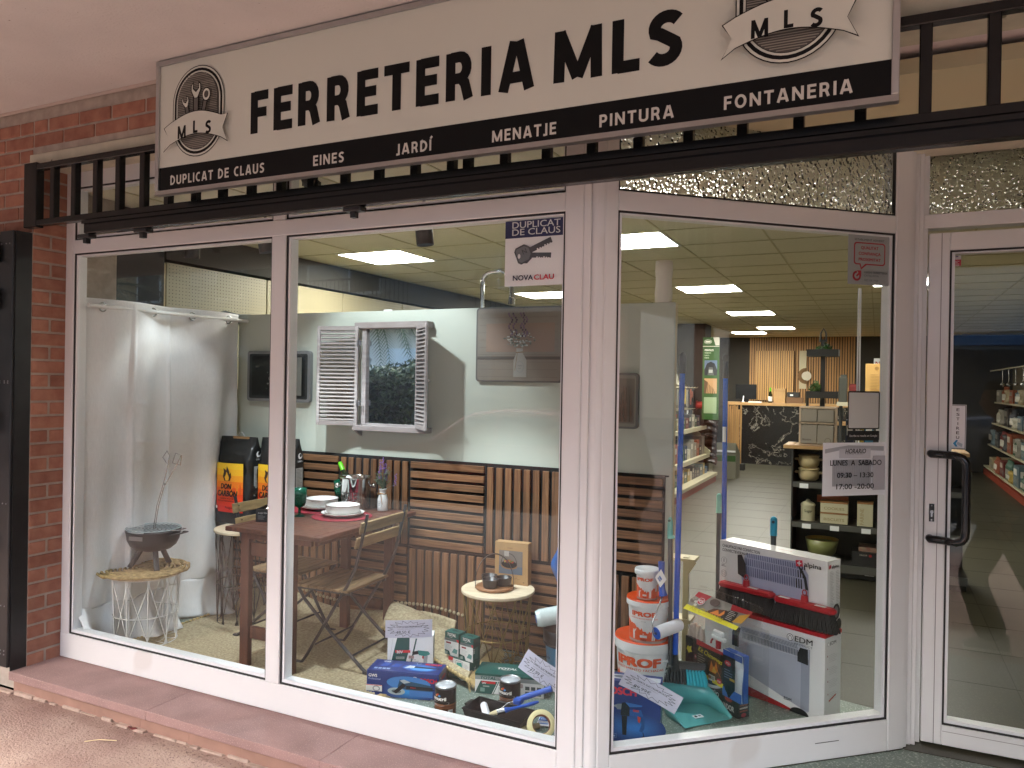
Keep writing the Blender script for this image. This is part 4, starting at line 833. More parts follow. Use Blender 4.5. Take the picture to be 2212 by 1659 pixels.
a = front(0); a.r(.026, .062, .145, .135, flat('#77716b')); a.r(.026, .062, .145, .045, flat('#5c6a78')); a.ell(.09, .107, .05, .018, flat('#8b6a48'), 20); a.ell(.09, .118, .048, .022, BLK, 20)
for i in range(22): a.ell(.06+rnd.random()*.06, .128+rnd.random()*.015, .006, .005, flat(rnd.choice(['#8f2f28','#b04e3a','#6f7a35','#9c8f4c','#7c3a30'])), 8)
a.line([(.042,.12)]+[(.09-.048*math.cos(R(t_)), .12+.062*math.sin(R(t_))) for t_ in range(10, 171, 16)]+[(.138,.12)], .003, BLK); a.r(.06, .165, .03, .03, flat('#a6a19a')); a.t('serving set', .08, .212, .005, flat('#5b4025')); a.line([(.12,.045),(.13,.035),(.137,.047),(.145,.036),(.16,.04)], .0012, flat('#5b4025')); a.r(.178,.02,.01,.004, BLK); a.build('print', kb)

# ------------------------------------------------------------------ power-tool boxes
BLU = mat('bosch_blue_card', '#263c7a', .32, var=.03, vscale=3); TEAL = mat('total_teal_card', '#14544f', .35); WH = flat('#d9dad8', .4); RD = flat('#c8202c'); NAVY = flat('#1c2c5c'); TL = flat('#14544f'); TL2 = flat('#2b8f86')
def grinder(a, x, y, s):
    a.ell(x+.02*s, y+.02*s, .1*s, .03*s, flat('#3d7fc4'), 20); a.ell(x-.035*s, y-.018*s, .04*s, .016*s, flat('#9fb0b4'), 20); a.ell(x-.035*s, y-.018*s, .022*s, .008*s, flat('#5c676b'), 16)
    a.poly([(x-.03*s,y),(x-.02*s,y+.035*s),(x+.02*s,y+.03*s),(x+.12*s,y+.018*s),(x+.12*s,y-.008*s),(x+.01*s,y-.008*s)], flat('#1d4a66')); a.poly([(x-.02*s,y+.03*s),(x+.0*s,y+.036*s),(x+.03*s,y+.026*s),(x,y+.018*s)], flat('#a9b4b6'))
    a.r(x+.01*s, y-.004*s, .12*s, .014*s, flat('#141b22')); a.poly([(x-.05*s,y-.022*s),(x-.035*s,y-.028*s),(x+.01*s,y+.01*s),(x-.005*s,y+.02*s)], flat('#15181c')); a.line([(x+.13*s,y),(x+.16*s,y-.002*s)], .003*s, BLK); a.t('BOSCH', x+.03*s, y+.001*s, .005*s, RD)
t = carton('grinder_box', 'long dark blue angle grinder box lying on the rug edge', 1.788, .337, .006, 15.4, .378, .15, .125, BLU, group=None)
a = front(0)
for i in range(12): a.ell(.225, .035, .14*(1-i*.07), .062*(1-i*.07), flat('#%02x%02x%02x' % (38-int(i*.4), 62+i*7, 124+i*8)), 28)
a.t('GWS', .012, .092, .014, WH, b=.03); a.t('Professional', .012, .078, .009, flat('#9fb4d8'), b=.0); a.ell(.255, .092, .0165, .0165, WH, 26); a.ell(.255, .092, .0145, .0145, BLU, 26); a.ell(.255, .092, .0125, .0125, WH, 26); a.ell(.255, .092, .0108, .0108, BLU, 26); a.t('H', .255, .086, .012, WH, al='c', b=.02)
a.t('BOSCH', .283, .083, .0205, RD, w=.086, b=.04); grinder(a, .2, .05, 1.15); a.r(.0, .022, .085, .032, WH); a.r(.0, .05, .085, .003, RD); a.ell(.055, .036, .02, .014, GREYINK, 16); a.ell(.055, .036, .014, .009, WH, 16); a.r(.23, .012, .12, .03, flat('#3a76bd')); a.r(.09, .123, .2, .0006, flat('#5a72a8')); a.build('print', t)
a = top(.125); a.t('GWS', .05, .118, .014, WH, b=.03, w=.035); 
for i in range(4): a.r(.03+i*.022, .02, .017, .016, flat('#9fb4d8'))
a.poly([(.05,.05),(.09,.06),(.1,.1),(.06,.11)], flat('#33509a')); a.poly([(.11,.05),(.15,.055),(.16,.1),(.12,.1)], flat('#33509a')); a.ell(.26, .065, .09, .045, flat('#2f62b0'), 24); a.ell(.27, .06, .06, .03, flat('#4a90d4'), 20); a.poly([(.18,.05),(.2,.09),(.24,.085),(.23,.06)], flat('#c3ccce')); a.poly([(.23,.06),(.23,.085),(.36,.08),(.36,.065)], flat('#1d3550')); a.ell(.24, .118, .012, .012, flat('#93a5c9'), 18); a.ell(.24, .118, .009, .009, NAVY, 18); a.t('BOSCH', .275, .108, .019, RD, w=.085, b=.04); a.build('top_print', t)
a = side(.378); a.ell(.03, .09, .012, .012, WH, 18); a.ell(.03, .09, .009, .009, NAVY, 18); a.t('BOSCH', .05, .082, .015, RD, w=.07, b=.04); a.build('side_print', t)
# upright cordless drill box with price card
t = carton('drill_box', 'upright white and teal cordless drill box under the 48,50 price card', 1.798, .503, .010, 27.4, .241, .085, .246, WHITE)
obj('teal_side', MB().box(.2405, .001, .001, .2415, .084, .245, TEAL), t)
a = front(0); a.poly([(.0,.005),(.07,.005),(.115,.175),(.115,.235),(.05,.235),(.0,.02)], TL); a.poly([(.0,.03),(.0,.0),(.03,.235),(.028,.24)], WH); a.poly([(.1,.005),(.108,.005),(.155,.23),(.147,.23)], TL); a.r(.04, .155, .08, .014, RD); a.t('20V', .048, .152, .014, WH, b=.03); a.r(.045, .122, .045, .013, flat('#8fa39c')); a.t('BRUSHLESS', .049, .126, .005, TL); a.ell(.055, .085, .028, .012, WH, 16); a.t('Li-Ion', .038, .082, .007, flat('#4e7770')); a.lines(.118, .118, .05, 10, .0075, flat('#7d8280'), .0022); a.r(.112, .126, .028, .016, flat('#a88f8c'))
a.poly([(.13,.162),(.16,.168),(.165,.15),(.135,.145)], flat('#24292a')); a.poly([(.16,.17),(.215,.165),(.225,.15),(.2,.138),(.165,.145)], TL2); a.poly([(.19,.14),(.212,.142),(.208,.085),(.19,.08)], flat('#a7adb0')); a.poly([(.183,.14),(.192,.14),(.19,.125),(.184,.128)], RD); a.poly([(.165,.07),(.18,.085),(.22,.085),(.222,.07)], TL2); a.rr(.16, .05, .07, .022, .008, flat('#c9b4b0'))
for i in range(3): a.ell(.125+i*.024, .046, .0105, .0105, BLK, 16); a.ell(.125+i*.024, .046, .0085, .0085, WH, 16)
a.build('print', t)
MC = Matrix.Translation((1.793, .492, 0)) @ Matrix.Rotation(R(27.4), 4, 'Z')
def card(label, fn_v, w, h, price):
    t = tag(obj('price_card', MB().add([fn_v(x_/8*w, y_*h) for y_ in (0, 1) for x_ in range(9)], [(i, i+1, i+10, i+9) for i in range(8)], mat('card_paper', '#c3c4d6', .35))), label, 'price card')
    t.modifiers.new('s', 'SOLIDIFY').thickness = .0008
    a = Art(lambda x_, y_, k: fn_v(x_, y_)+(fn_v(x_+.001, y_)-fn_v(x_, y_)).cross(fn_v(x_, y_+.001)-fn_v(x_, y_)).normalized()*(.0006+k)); burst_card(a, w, h, price, flat('#26262c')); a.build('print', t)
card('white starburst price card reading 48,50 € leaning on the drill box', lambda x_, y_: MC @ Vector((-.002+x_, -.004-.008*math.sin(x_*13), .247+y_+.03*x_)), .245, .092, '48,50 €')
def tilted(o, ax, ay): 
    o, ax, ay = Vector(o), Vector(ax).normalized(), Vector(ay).normalized(); return o, ax, ay
o_, ax_, ay_ = tilted((2.534, .55, .202), (.83, .02, -.36), (.40, .12, .78))
card('white starburst price card reading 77,99 € slanted over the long teal box', lambda x_, y_: o_+ax_*x_+ay_*y_+Vector((0, -.012*math.sin(x_*12), 0)), .245, .105, '77,99 €')
o2, ax2, ay2 = tilted((3.088, .415, .268), (.92, .10, -.36), (.42, .06, .86))
card('white starburst price card reading 89,99€ slanted across the blue drill box', lambda x_, y_: o2+ax2*x_+ay2*y_+Vector((0, -.012*math.sin(x_*11), .012*math.sin(x_*11))), .265, .085, '89,99€')
# TOTAL boxes
def total_small(label, x, y, z, yaw, w=.088, d=.06, h=.124):
    t = carton('battery_box', label, x, y, z, yaw, w, d, h, TEAL, group='small teal battery boxes'); a = front(0)
    a.t('TOTAL', .5*w, h*.83, .015, WH, w=w*.62, al='c', b=.035, sh=.15); a.lines(.35*w, h*.78, w*.3, 1, .003, WH, .0015); a.r(0, h*.62, w, h*.11, flat('#5f6b6c')); a.t('TOTAL', w*.1, h*.64, .006, flat('#2d3537')); a.poly([(w*.82,h*.73),(w,h*.73),(w,h*.55)], RD)
    a.poly([(.0,h*.62),(w,h*.62),(w,0),(w*.45,0),(w*.35,h*.18),(0,h*.22)], WH); a.r(w*.12, h*.5, w*.35, h*.07, flat('#8e2730')); a.lines(w*.1, h*.44, w*.5, 6, .0055, flat('#9aa0a0'), .0014); a.poly([(w*.55,h*.15),(w*.9,h*.12),(w*.95,h*.3),(w*.7,h*.34)], flat('#5f8f8b')); a.r(w*.05, h*.04, w*.2, h*.12, flat('#8fa39c'))
    a.build('print', t); a = side(w); a.r(.008, h*.1, .03, h*.5, flat('#3d6f6a')); a.t('20V', .012, h*.35, .012, WH, rot=90); a.r(.0, h*.62, d, h*.1, flat('#2f4d4c')); a.build('side_print', t); a = top(h); a.rr(w*.3, d*.4, w*.4, d*.28, .004, flat('#0d3532')); a.build('top_print', t)
total_small('small teal battery box standing left on the white charger box', 2.002, .748, .118, -8, w=.096)
total_small('small teal battery box standing right on the white charger box', 2.117, .716, .118, -10)
t = carton('charger_box', 'white and teal charger box under the two small battery boxes', 2.035, .735, .004, -12, .15, .085, .112, TEAL); a = front(0); a.poly([(.0,.108),(.15,.108),(.15,.03),(.1,.0),(.0,.045)], WH); a.poly([(.0,.112),(.035,.112),(.03,.09),(.0,.09)], RD); a.poly([(.06,.09),(.095,.095),(.105,.04),(.075,.02),(.055,.05)], TL2); a.line([(.055,.1),(.1,.1),(.112,.04),(.078,.012),(.048,.05)], .002, flat('#5f6b6c'), closed=True); a.lines(.115, .09, .03, 8, .006, GREYINK, .0015); a.r(.012, .065, .025, .03, flat('#a88f8c')); a.t('1', .01, .03, .02, TL); a.build('print', t); a = side(.15); a.t('TOTAL', .05, .02, .016, flat('#8aa8a4'), w=.06, rot=90, b=.03); a.build('side_print', t)
t = carton('rotary_tool_box', 'long low teal and white tool box behind the right paint tin', 2.264, .613, .004, 15, .357, .16, .1, WHITE); obj('lid_face', MB().box(-.0008, -.0008, .0975, .3578, .1608, .101, TEAL).box(.357, .001, .001, .3578, .159, .099, TEAL), t)
a = front(0); a.r(0, .07, .357, .022, flat('#8f9a9a')); a.t('TOTAL', .028, .074, .014, TL, w=.082, b=.035, sh=.15); a.t('Cordless rotary hammer', .12, .077, .006, flat('#4a5454'), w=.07); a.r(0, .091, .357, .007, TEAL); a.poly([(.0,.0),(.088,.0),(.118,.065),(.03,.065)], TL); a.r(.035, .052, .072, .012, RD); a.t('20V', .038, .049, .009, WH, b=.03); a.r(.042, .035, .034, .007, flat('#8fa39c')); a.rr(.028, .01, .024, .02, .003, flat('#6f9a94')); a.line([(.095,.0),(.125,.066)], .004, TL); a.r(.127, .045, .03, .02, flat('#a8827c')); a.lines(.122, .036, .055, 7, .0048, flat('#8a8f90'), .0014)
a.poly([(.2,.035),(.235,.05),(.24,.012),(.21,.005)], flat('#9aa1a1')); a.rr(.205, .045, .045, .022, .006, flat('#b9a8a6'))
for i in range(3):
    for j in range(2): a.r(.262+i*.03, .012+j*.026, .022, .018, flat('#56605f'))
a.build('print', t); a = top(.101); a.t('TOTAL', .1, .075, .024, WH, w=.105, b=.035, sh=.15); a.lines(.13, .066, .06, 1, .004, WH, .0018); a.poly([(.0,.06),(.05,.16),(.0,.16)], flat('#0f433f')); a.ell(.21, .02, .05, .006, flat('#0c3a36')); a.build('top_print', t)

# paint tins
def tin(label, x, y):
    t = thing('paint_tin', label, 'paint tin', (x, y, .004), 0, 'paint tins at the front of the display'); TIN = mat('tin_rim', '#a9abad', .3, .9); mb = MB()
    mb.lathe([(.0495,0),(.0515,.002),(.0495,.005),(.0495,.138),(.0518,.141),(.0518,.145),(.049,.146),(.0475,.141)], (0,0,0), TIN, n=44); obj('can', mb, t)
    obj('lid', MB().lathe([(.0475,.141),(.043,.1405),(.0415,.143),(0,.1435)], (0,0,0), mat('tin_lid', '#c9d0d6', .18, .1), n=44), t)
    a = Art.drum((0,0,0), .0498, -160, lift=.0006); L_ = .0498*PI*1.15
    a.r(-.05, .006, L_+.07, .13, flat('#7b4a2c', .3), n=44); a.r(-.05, .068, L_+.07, .068, flat('#1f1a18', .3), n=44)
    for i in range(9): a.r(-.05, .008+i*.007, L_+.07, .003, flat(['#8a5433','#6a3d24','#94603d'][i%3], .3), n=44)
    c = .0498*R(62)
    a.poly([(c-.05,.07)]+[(c-.05+.1*i/14, .07-.012*math.sin(PI*i/14)) for i in range(15)]+[(c+.05,.07)]+[(c+.05-.1*i/14, .078-.0*math.sin(PI*i/14)) for i in range(15)], flat('#8f8f92', .3)); a.poly([(c-.046+.092*i/14, .072-.009*math.sin(PI*i/14)) for i in range(15)]+[(c+.046,.079),(c-.046,.079)], flat('#1f1a18', .3))
    a.t('emucril', c-.036, .086, .0155, flat('#eceae6'), w=.072, b=.045); a.ell(c-.012, .108, .006, .005, flat('#e58a4c'), 12); a.ell(c-.004, .113, .006, .005, flat('#d9503e'), 12); a.ell(c+.004, .107, .006, .005, flat('#4f93cf'), 12)
    a.t('ESMALTE', c-.052, .03, .0165, flat('#2a1a12'), w=.098, b=.02); a.t('ANTIOXIDANTE', c-.056, .011, .0125, flat('#c97f43'), w=.104, b=.02); a.r(c+.045, .008, .022, .036, flat('#cfd3d3', .3), n=5)
    for i in range(7): a.r(c+.052+i*.0018, .012, .0008, .026, BLK)
    a.build('label_print', t)
tin('small brown and black paint tin standing alone nearest the glass', 2.262, .318); tin('small brown and black paint tin behind the black roller tray', 2.505, .525)

# roller tray and its tools
TRY = mat('black_plastic', (.013,.013,.014), .45)
t = thing('roller_tray', 'deep black plastic paint roller tray by the glass', 'tray', (2.535, .335, .004), -4); mb = MB(); x0, x1, y0, y1, h_ = -.15, .16, -.075, .075, .072
o_in = [(-.13,-.06),(.14,-.06),(.14,.06),(-.13,.06)]; o_out = [(x0,y0),(x1,y0),(x1,y1),(x0,y1)]
mb.add([(*p, 0) for p in o_in]+[(*p, h_) for p in o_out]+[(p[0]*.985, p[1]*.96, h_) for p in o_out]+[(p[0]*.97, p[1]*.95, .004) for p in o_in], [(0,3,2,1)]+[(i,(i+1)%4,4+(i+1)%4,4+i) for i in range(4)]+[(4+i,4+(i+1)%4,8+(i+1)%4,8+i) for i in range(4)]+[(8+i,8+(i+1)%4,12+(i+1)%4,12+i) for i in range(4)]+[(12,13,14,15)], TRY)
mb.tube([(x0,y0,h_),(x1,y0,h_),(x1,y1,h_),(x0,y1,h_)], .0045, TRY, n=6, closed=True); mb.box(x0-.018, -.03, h_-.004, x0, .03, h_+.003, TRY, b=.001); mb.box(-.05, y1, h_-.004, .05, y1+.014, h_+.003, TRY); obj('tray', mb, t)
BL = mat('blue_plastic', '#1c4fae', .35); WF = mat('white_nap', (.78,.78,.82), .9, bump=.3, bscale=200)
r_ = thing('mini_roller_sleeve', 'white mini roller sleeve lying in the black tray', 'roller sleeve', (0,0,0)); mb = MB(); p, q = Vector((2.44, .375, .06)), Vector((2.505, .285, .052)); mb.cyl(p, q, .0175, WF, n=20); mb.sphere(p, .0175, WF, 10); obj('sleeve', mb, r_)
h_ = thing('mini_roller', 'blue mini roller handle with bent steel rod over the tray', 'paint roller'); obj('grip', MB().tube([(2.60,.415,.105),(2.63,.43,.118),(2.70,.46,.145),(2.745,.475,.163)], [.011,.0145,.013,.0145], BL, n=10).box(2.585,.385,.09,2.625,.43,.115, BL, b=.004), h_); obj('rod', MB().tube([(2.605,.41,.104),(2.56,.385,.092),(2.53,.345,.062),(2.515,.33,.045)], .0032, STEEL, n=8), h_)
b_ = thing('paint_brush', 'blue handled round paint brush resting across the tray', 'brush'); obj('handle', MB().tube([(2.585,.30,.095),(2.61,.318,.1),(2.65,.35,.108),(2.69,.385,.116),(2.712,.40,.122)], [.013,.008,.007,.009,.005], BL, n=10), b_); obj('ferrule', MB().cyl((2.555,.28,.088),(2.587,.302,.095),.013, STEEL, n=14), b_); obj('bristles', MB().cyl((2.528,.262,.082),(2.556,.281,.088),.006, mat('bristle', '#c9bf9c', .9), r1=.012, n=12), b_)
t = thing('masking_tape', 'cream masking tape roll with orange core leaning on the tray', 'tape', (2.765, .305, .064), 0); Mq = (Matrix.Rotation(R(15), 3, 'Z') @ Matrix.Rotation(R(58), 3, 'X') @ Matrix.Rotation(R(12), 3, 'Y'))
obj('tape', MB().lathe([(.041,-.024),(.062,-.024),(.0625,-.022),(.0625,.022),(.062,.024),(.041,.024)], (0,0,0), mat('crepe_tape', '#d8cf9f', .7), n=44, M=Mq), t); obj('core', MB().lathe([(.0405,.024),(.0385,.024),(.0385,-.024),(.0405,-.024)], (0,0,0), mat('tape_core', '#b3532a', .6, col2='#3a1c10', var=.3, vscale=38), n=40, M=Mq), t)
t = thing('film_roll', 'thin shiny masking film roll lying beside the tape', 'film roll'); obj('film', MB().cyl((2.655,.262,.03),(2.745,.335,.045),.0135, mat('wrapped_film', '#a89f80', .15, .2, bump=.5, bscale=30), n=16), t)
t = thing('brush_packet', 'white and blue brush packet lying behind the masking tape', 'packet', (2.70, .40, .012), 12); obj('card', MB().box(0,0,0,.062,.085,.003, WHITE).box(.07,.0,0,.1,.012,.004,WHITE), t); a = Art.plane((0,0,.003),(1,0,0),(0,1,0)); a.r(.004,.045,.05,.036, flat('#2a62ae')); a.t('EDM', .012, .056, .012, WH, b=.02); a.r(.004,.01,.05,.01, flat('#3a6cb4')); a.build('print', t); obj('blue_handle', MB().tube([(.07,.015,.008),(.095,.03,.012),(.13,.05,.014),(.15,.062,.012)], [.006,.009,.009,.004], BL, n=8), t)
t = thing('care_leaflet', 'small white printed leaflet lying right of the masking tape', 'leaflet', (2.80, .335, .0065), -22); obj('paper', MB().box(0,0,0,.06,.10,.0006, WHITE), t); a = Art.plane((0,0,.0008),(1,0,0),(0,1,0)); a.lines(.01,.08,.04,12,.005,GREYINK,.0012); a.ell(.012,.014,.005,.005,BLK,12); a.build('print', t)

# bucket with film roll near the corner post
t = thing('blue_bucket', 'blue paint bucket with black lid partly behind the corner post', 'bucket', (2.63, 1.01, .004)); obj('bucket', MB().lathe([(0,0),(.112,0),(.118,.003),(.137,.24),(.14,.242)], (0,0,0), mat('blue_label', '#4f9fcb', .35, col2='#2f6f9f', var=.2, vscale=3), n=48), t)
mb = MB(); mb.lathe([(.139,.2),(.146,.2),(.146,.212),(.143,.214),(.146,.217),(.147,.268),(.144,.276),(.14,.278),(.135,.27),(0,.27)], (0,0,0), TRY, n=48); obj('lid', mb, t); a = Art.drum((0,0,0), .13, -170, lift=.003); a.poly([(.03,.03),(.055,.05),(.06,.12),(.045,.09)], flat('#7a4a34')); a.poly([(.07,.02),(.075,.06),(.09,.09),(.085,.04)], flat('#5c3a2c')); a.t('COLOR', .06, .13, .01, flat('#16202a')); a.build('label_print', t)
t = thing('dust_sheet_roll', 'wrapped clear plastic dust sheet roll with a blue core on the bucket', 'plastic roll'); PW = mat('wrapped_plastic', (.62,.70,.70), .12, bump=.6, bscale=26, bdist=.006, col2=(.5,.6,.6), vscale=18, var=.1); mb = MB(); p, q = Vector((2.475,.90,.335)), Vector((2.80,1.10,.40)); mb.cyl(p+(q-p)*.06, q, .048, PW, n=24); mb.cyl(p, p+(q-p)*.06, .04, PW, r1=.048, n=24); obj('wrap', mb, t)
d_ = (p-q).normalized(); mb = MB(); mb.cyl(p-d_*.002, p+d_*.003, .021, mat('blue_core', '#1e4d92', .5), n=20); mb.cyl(p+d_*.002, p+d_*.005, .011, flat('#0c1a30'), n=12); obj('core', mb, t)
t = thing('hanging_bag', 'strip of blue plastic bag beside the corner post', 'bag'); obj('bag', MB().grid(6, 20, lambda u, v: (2.545+.16*u+.012*math.sin(v*9)-.03*math.sin(PI*v), 1.02+.01*math.sin(u*9+v*5), .46+.27*v), mat('blue_bag', '#1f5fa8', .4)), t); t.children[0].modifiers.new('s', 'SOLIDIFY').thickness = .004

# ------------------------------------------------------------------ right window: drill box, buckets
t = carton('impact_drill_box', 'blue impact drill box standing behind the corner post', 2.935, .413, .004, 10.2, .335, .11, .268, BLU)
a = front(0)
for i in range(12): a.ell(.22, .07, .14*(1-i*.07), .07*(1-i*.075), flat('#%02x%02x%02x' % (42+i, 66+i*5, 120+i*7)), 28)
a.t('BOSCH', .085, .212, .030, flat('#d83a4e'), w=.145, b=.05); a.t('Professional', .02, .19, .008, flat('#c98a6a'))
X, Y_ = .125, .15
a.ell(X+.02, Y_+.008, .008, .008, flat('#a9aeb2'), 12); a.poly([(X,Y_+.006),(X+.02,Y_+.002),(X+.02,Y_+.016),(X,Y_+.01)], flat('#8f969c')); a.poly([(X+.018,Y_-.006),(X+.045,Y_-.004),(X+.045,Y_+.022),(X+.018,Y_+.018)], flat('#7e878f')); a.poly([(X+.04,Y_+.026),(X+.055,Y_+.03),(X+.075,Y_+.02),(X+.075,Y_-.03),(X+.035,Y_-.03)], flat('#20262c')); a.poly([(X+.055,Y_+.03),(X+.13,Y_+.024),(X+.13,Y_+.018),(X+.075,Y_+.01)], flat('#2f6ab0')); a.poly([(X+.075,Y_+.0),(X+.125,Y_+.004),(X+.135,Y_-.02),(X+.13,Y_-.03),(X+.075,Y_-.028)], flat('#2a5c9e')); a.r(X+.09, Y_-.008, .026, .01, flat('#a33a50')); a.poly([(X+.11,Y_-.025),(X+.125,Y_-.03),(X+.12,Y_-.055),(X+.112,Y_-.05)], flat('#c5483a')); a.poly([(X+.125,Y_-.025),(X+.142,Y_-.03),(X+.142,Y_-.075),(X+.132,Y_-.095),(X+.118,Y_-.09),(X+.128,Y_-.06)], flat('#27548f')); a.poly([(X+.04,Y_-.03),(X+.065,Y_-.03),(X+.062,Y_-.115),(X+.045,Y_-.115)], flat('#1c1f24')); a.line([(X+.135,Y_-.095),(X+.145,Y_-.13),(X+.15,Y_-.15)], .003, BLK); a.ell(X+.138, Y_-.125, .012, .014, flat('#15181c'), 12)
for i in range(4): a.line([(.062+i*.021,.018),(.08+i*.021,.018),(.08+i*.021,.036),(.062+i*.021,.036)], .001, flat('#8aa0c8'), closed=True); a.r(.067+i*.021,.023,.008,.007,flat('#8aa0c8'))
a.build('print', t); a = top(.268); a.r(.0, .03, .33, .05, flat('#cfd3d8')); a.poly([(.17,.04),(.2,.07),(.21,.045)], BLK); a.r(.22, .03, .004, .05, BLU); a.ell(.15,.055,.03,.015,flat('#6f767e')); a.build('top_print', t); 
ORG = mat('orange_lid', '#d9501f', .4); WP = mat('white_pail', (.74,.75,.75), .35); ORI = flat('#d85a32', .35); DOR = flat('#c2402a')
def pail(label, x, y, z, rb, rt, h, lidc, txt_h, sub, grp='stacked white and orange render buckets'):
    t = thing('render_bucket', label, 'bucket', (x, y, z), 0, grp); lh = h*.17
    obj('pail', MB().lathe([(0,0),(rb-.003,0),(rb,.004),(rt,h-lh*.6)], (0,0,0), WP, n=56), t)
    mb = MB(); mb.lathe([(rt+.001,h-lh),(rt+.008,h-lh),(rt+.009,h-lh+.004),(rt+.009,h-.008)], (0,0,0), WP, n=56); mb.lathe([(rt+.009,h-.008),(rt+.007,h-.001),(rt+.003,h),(rt-.004,h-.004),(0,h-.004)], (0,0,0), lidc, n=56); obj('lid', mb, t)
    th0 = h-lh; a = Art.drum((0,0,0), rb, -150, r1=rt, h=th0, lift=.0015); L_ = rb*R(150); cx = rb*R(62)
    gg = random.Random(int(h*1000)); p = [(0, .02*h)]; n_ = 40; edge = []
    for i in range(n_+1):
        u = i/n_; e = .30+.34*abs(u-.5)*1.9+gg.uniform(-.03,.03)+(.04 if i % 3 == 0 else 0); edge.append((L_*u, min(.88, e)*th0))
    k = a.lay(); vs = []; 
    for (x_, y_) in edge: vs += [a.fn(x_, .07*th0, k), a.fn(x_, y_, k)]
    a.mb.add(vs, [(2*i, 2*i+2, 2*i+3, 2*i+1) for i in range(n_)], ORI)
    a.r(0, 0.01*th0, L_, .07*th0, flat('#a8938c', .35), n=40)
    a.t('IPROF', cx, th0*.76, txt_h, ORI, w=txt_h*5.6, al='c', b=.075)
    if sub: a.t('REVESTIMIENTO FACHADAS', cx, th0*.68, txt_h*.28, ORI, w=txt_h*6.2, al='c', b=.02); a.t('liso mate', cx, th0*.61, txt_h*.2, GREYINK, al='c')
    for px_, sc in ((cx-rb*.55, .8), (cx+rb*.5, 1.1), (cx+rb*1.1, 1.0)):
        s_ = th0*.34*sc; y_ = th0*.1 if px_ != cx+rb*1.1 else th0*.35; a.ell(px_, y_+s_*.9, s_*.08, s_*.1, WH, 10); a.poly([(px_-s_*.1,y_+s_*.8),(px_+s_*.1,y_+s_*.8),(px_+s_*.12,y_+s_*.4),(px_+s_*.1,y_),(px_+s_*.02,y_),(px_,y_+s_*.35),(px_-s_*.04,y_),(px_-s_*.12,y_),(px_-s_*.1,y_+s_*.4)], WH); a.line([(px_+s_*.08,y_+s_*.75),(px_+s_*.28,y_+s_*1.05)], s_*.07, WH)
    a.t('4L' if sub and h < .3 else '', cx, th0*.26, txt_h*.3, WH, al='c'); a.r(cx-rb*.18, th0*.17, rb*.36, th0*.07, WH)
    for i in range(10): a.r(cx-rb*.14+i*rb*.03, th0*.085, rb*.014, th0*.06, BLK)
    a.build('label_print', t)
pail('large white bucket with orange lid, bottom of the render bucket stack', 3.055, .955, .004, .128, .142, .325, ORG, .040, True)
pail('medium white bucket with orange lid, middle of the render bucket stack', 3.085, .905, .328, .092, .100, .212, ORG, .021, True)
pail('small white bucket with white lid, top of the render bucket stack', 3.085, .875, .538, .050, .054, .148, WP, .0145, False)
t = thing('paint_roller', 'paint roller with white nap and blue grip hung on the buckets', 'paint roller')
p, q = Vector((3.165, .765, .405)), Vector((3.24, .875, .424)); mb = MB(); mb.cyl(p, q, .031, WF, n=22); mb.sphere(q, .031, WF, 10); obj('sleeve', mb, t); d_ = (p-q).normalized(); obj('end_cap', MB().cyl(p, p+d_*.003, .029, BL, n=22).cyl(p+d_*.003, p+d_*.006, .008, flat('#0f2c66'), n=12), t)
obj('rod', MB().tube([p+d_*.006, p+d_*.016, (3.145,.755,.455), (3.168,.80,.535), (3.172,.83,.565)], .0037, STEEL, n=8), t)
obj('grip', MB().tube([(3.178,.83,.572),(3.172,.83,.60),(3.168,.835,.64),(3.166,.835,.70),(3.165,.835,.735)], [.021,.016,.0125,.0145,.0165], BL, n=14), t)
tc_ = obj('swing_tag', MB().add([(3.14,.812,.659),(3.17,.808,.704),(3.197,.812,.657),(3.166,.816,.613)], [(0,3,2,1)], WHITE), t); a = Art.plane((3.147,.8095,.655), (.55,0,-.8), (.6,0,.75)); a.r(.003,.008,.02,.018,flat('#2a5fa8')); a.t('EDM', .005, .012, .007, WH, b=.02); a.build('tag_print', t); tc_.modifiers.new('s', 'SOLIDIFY').thickness = .001
# broom handles
BHD = mat('blue_handle', '#1d57c4', .22, spec=.6); DG = mat('dark_grip', (.02,.02,.022), .45); GP = mat('grey_pole', '#4d4f52', .35, .4); MINT = mat('mint_cap', '#7fc6ba', .4)
t = thing('broom', 'nearest broom with blue handle, black grip and teal bristles', 'broom'); bx_, by_ = 3.235, .87
obj('handle', MB().cyl((3.222,by_+.04,.225),(3.243,by_,1.665),.0135,BHD,n=18), t); obj('grip', MB().cyl((3.243,by_,1.655),(3.244,by_,1.73),.0155,DG,r1=.0165,n=16).lathe([(.0165,0),(.017,.01),(.012,.024),(.004,.03),(0,.031)], (3.244,by_,1.728), DG, n=16), t); mb = MB()
for i in range(8): mb.cyl((3.244,by_,1.665+i*.008),(3.244,by_,1.668+i*.008),.018,DG,n=14)
obj('grip_ribs', mb, t)
obj('handle_label', MB().lathe([(.0139,.0),(.0139,.062)], (3.236,by_+.012,1.30), WHITE, n=16, a0=-2.6, a1=-.9), t)
MH = Matrix.Translation((3.225,.93,.205)) @ Matrix.Rotation(R(8), 4, 'Z'); mb = MB(); mb.grid(20, 10, lambda u, v: MH @ Vector((-.10+.24*u, (-.03+.06*v)*(math.sin(PI*min(1,max(0,u*.98+.01)))**.5), .028-.03*(2*v-1)**2)), DG); mb.grid(20, 4, lambda u, v: MH @ Vector((-.10+.24*u, (-.03+.06*v)*(math.sin(PI*min(1,max(0,u*.98+.01)))**.5), -.01)), DG); mb.cyl((3.222,.91,.19),(3.222,.905,.27),.021,DG,r1=.017,n=16); obj('head', mb, t)
TEB = mat('teal_bristle', '#2aa6b8', .5); mb = MB(); gg = random.Random(9)
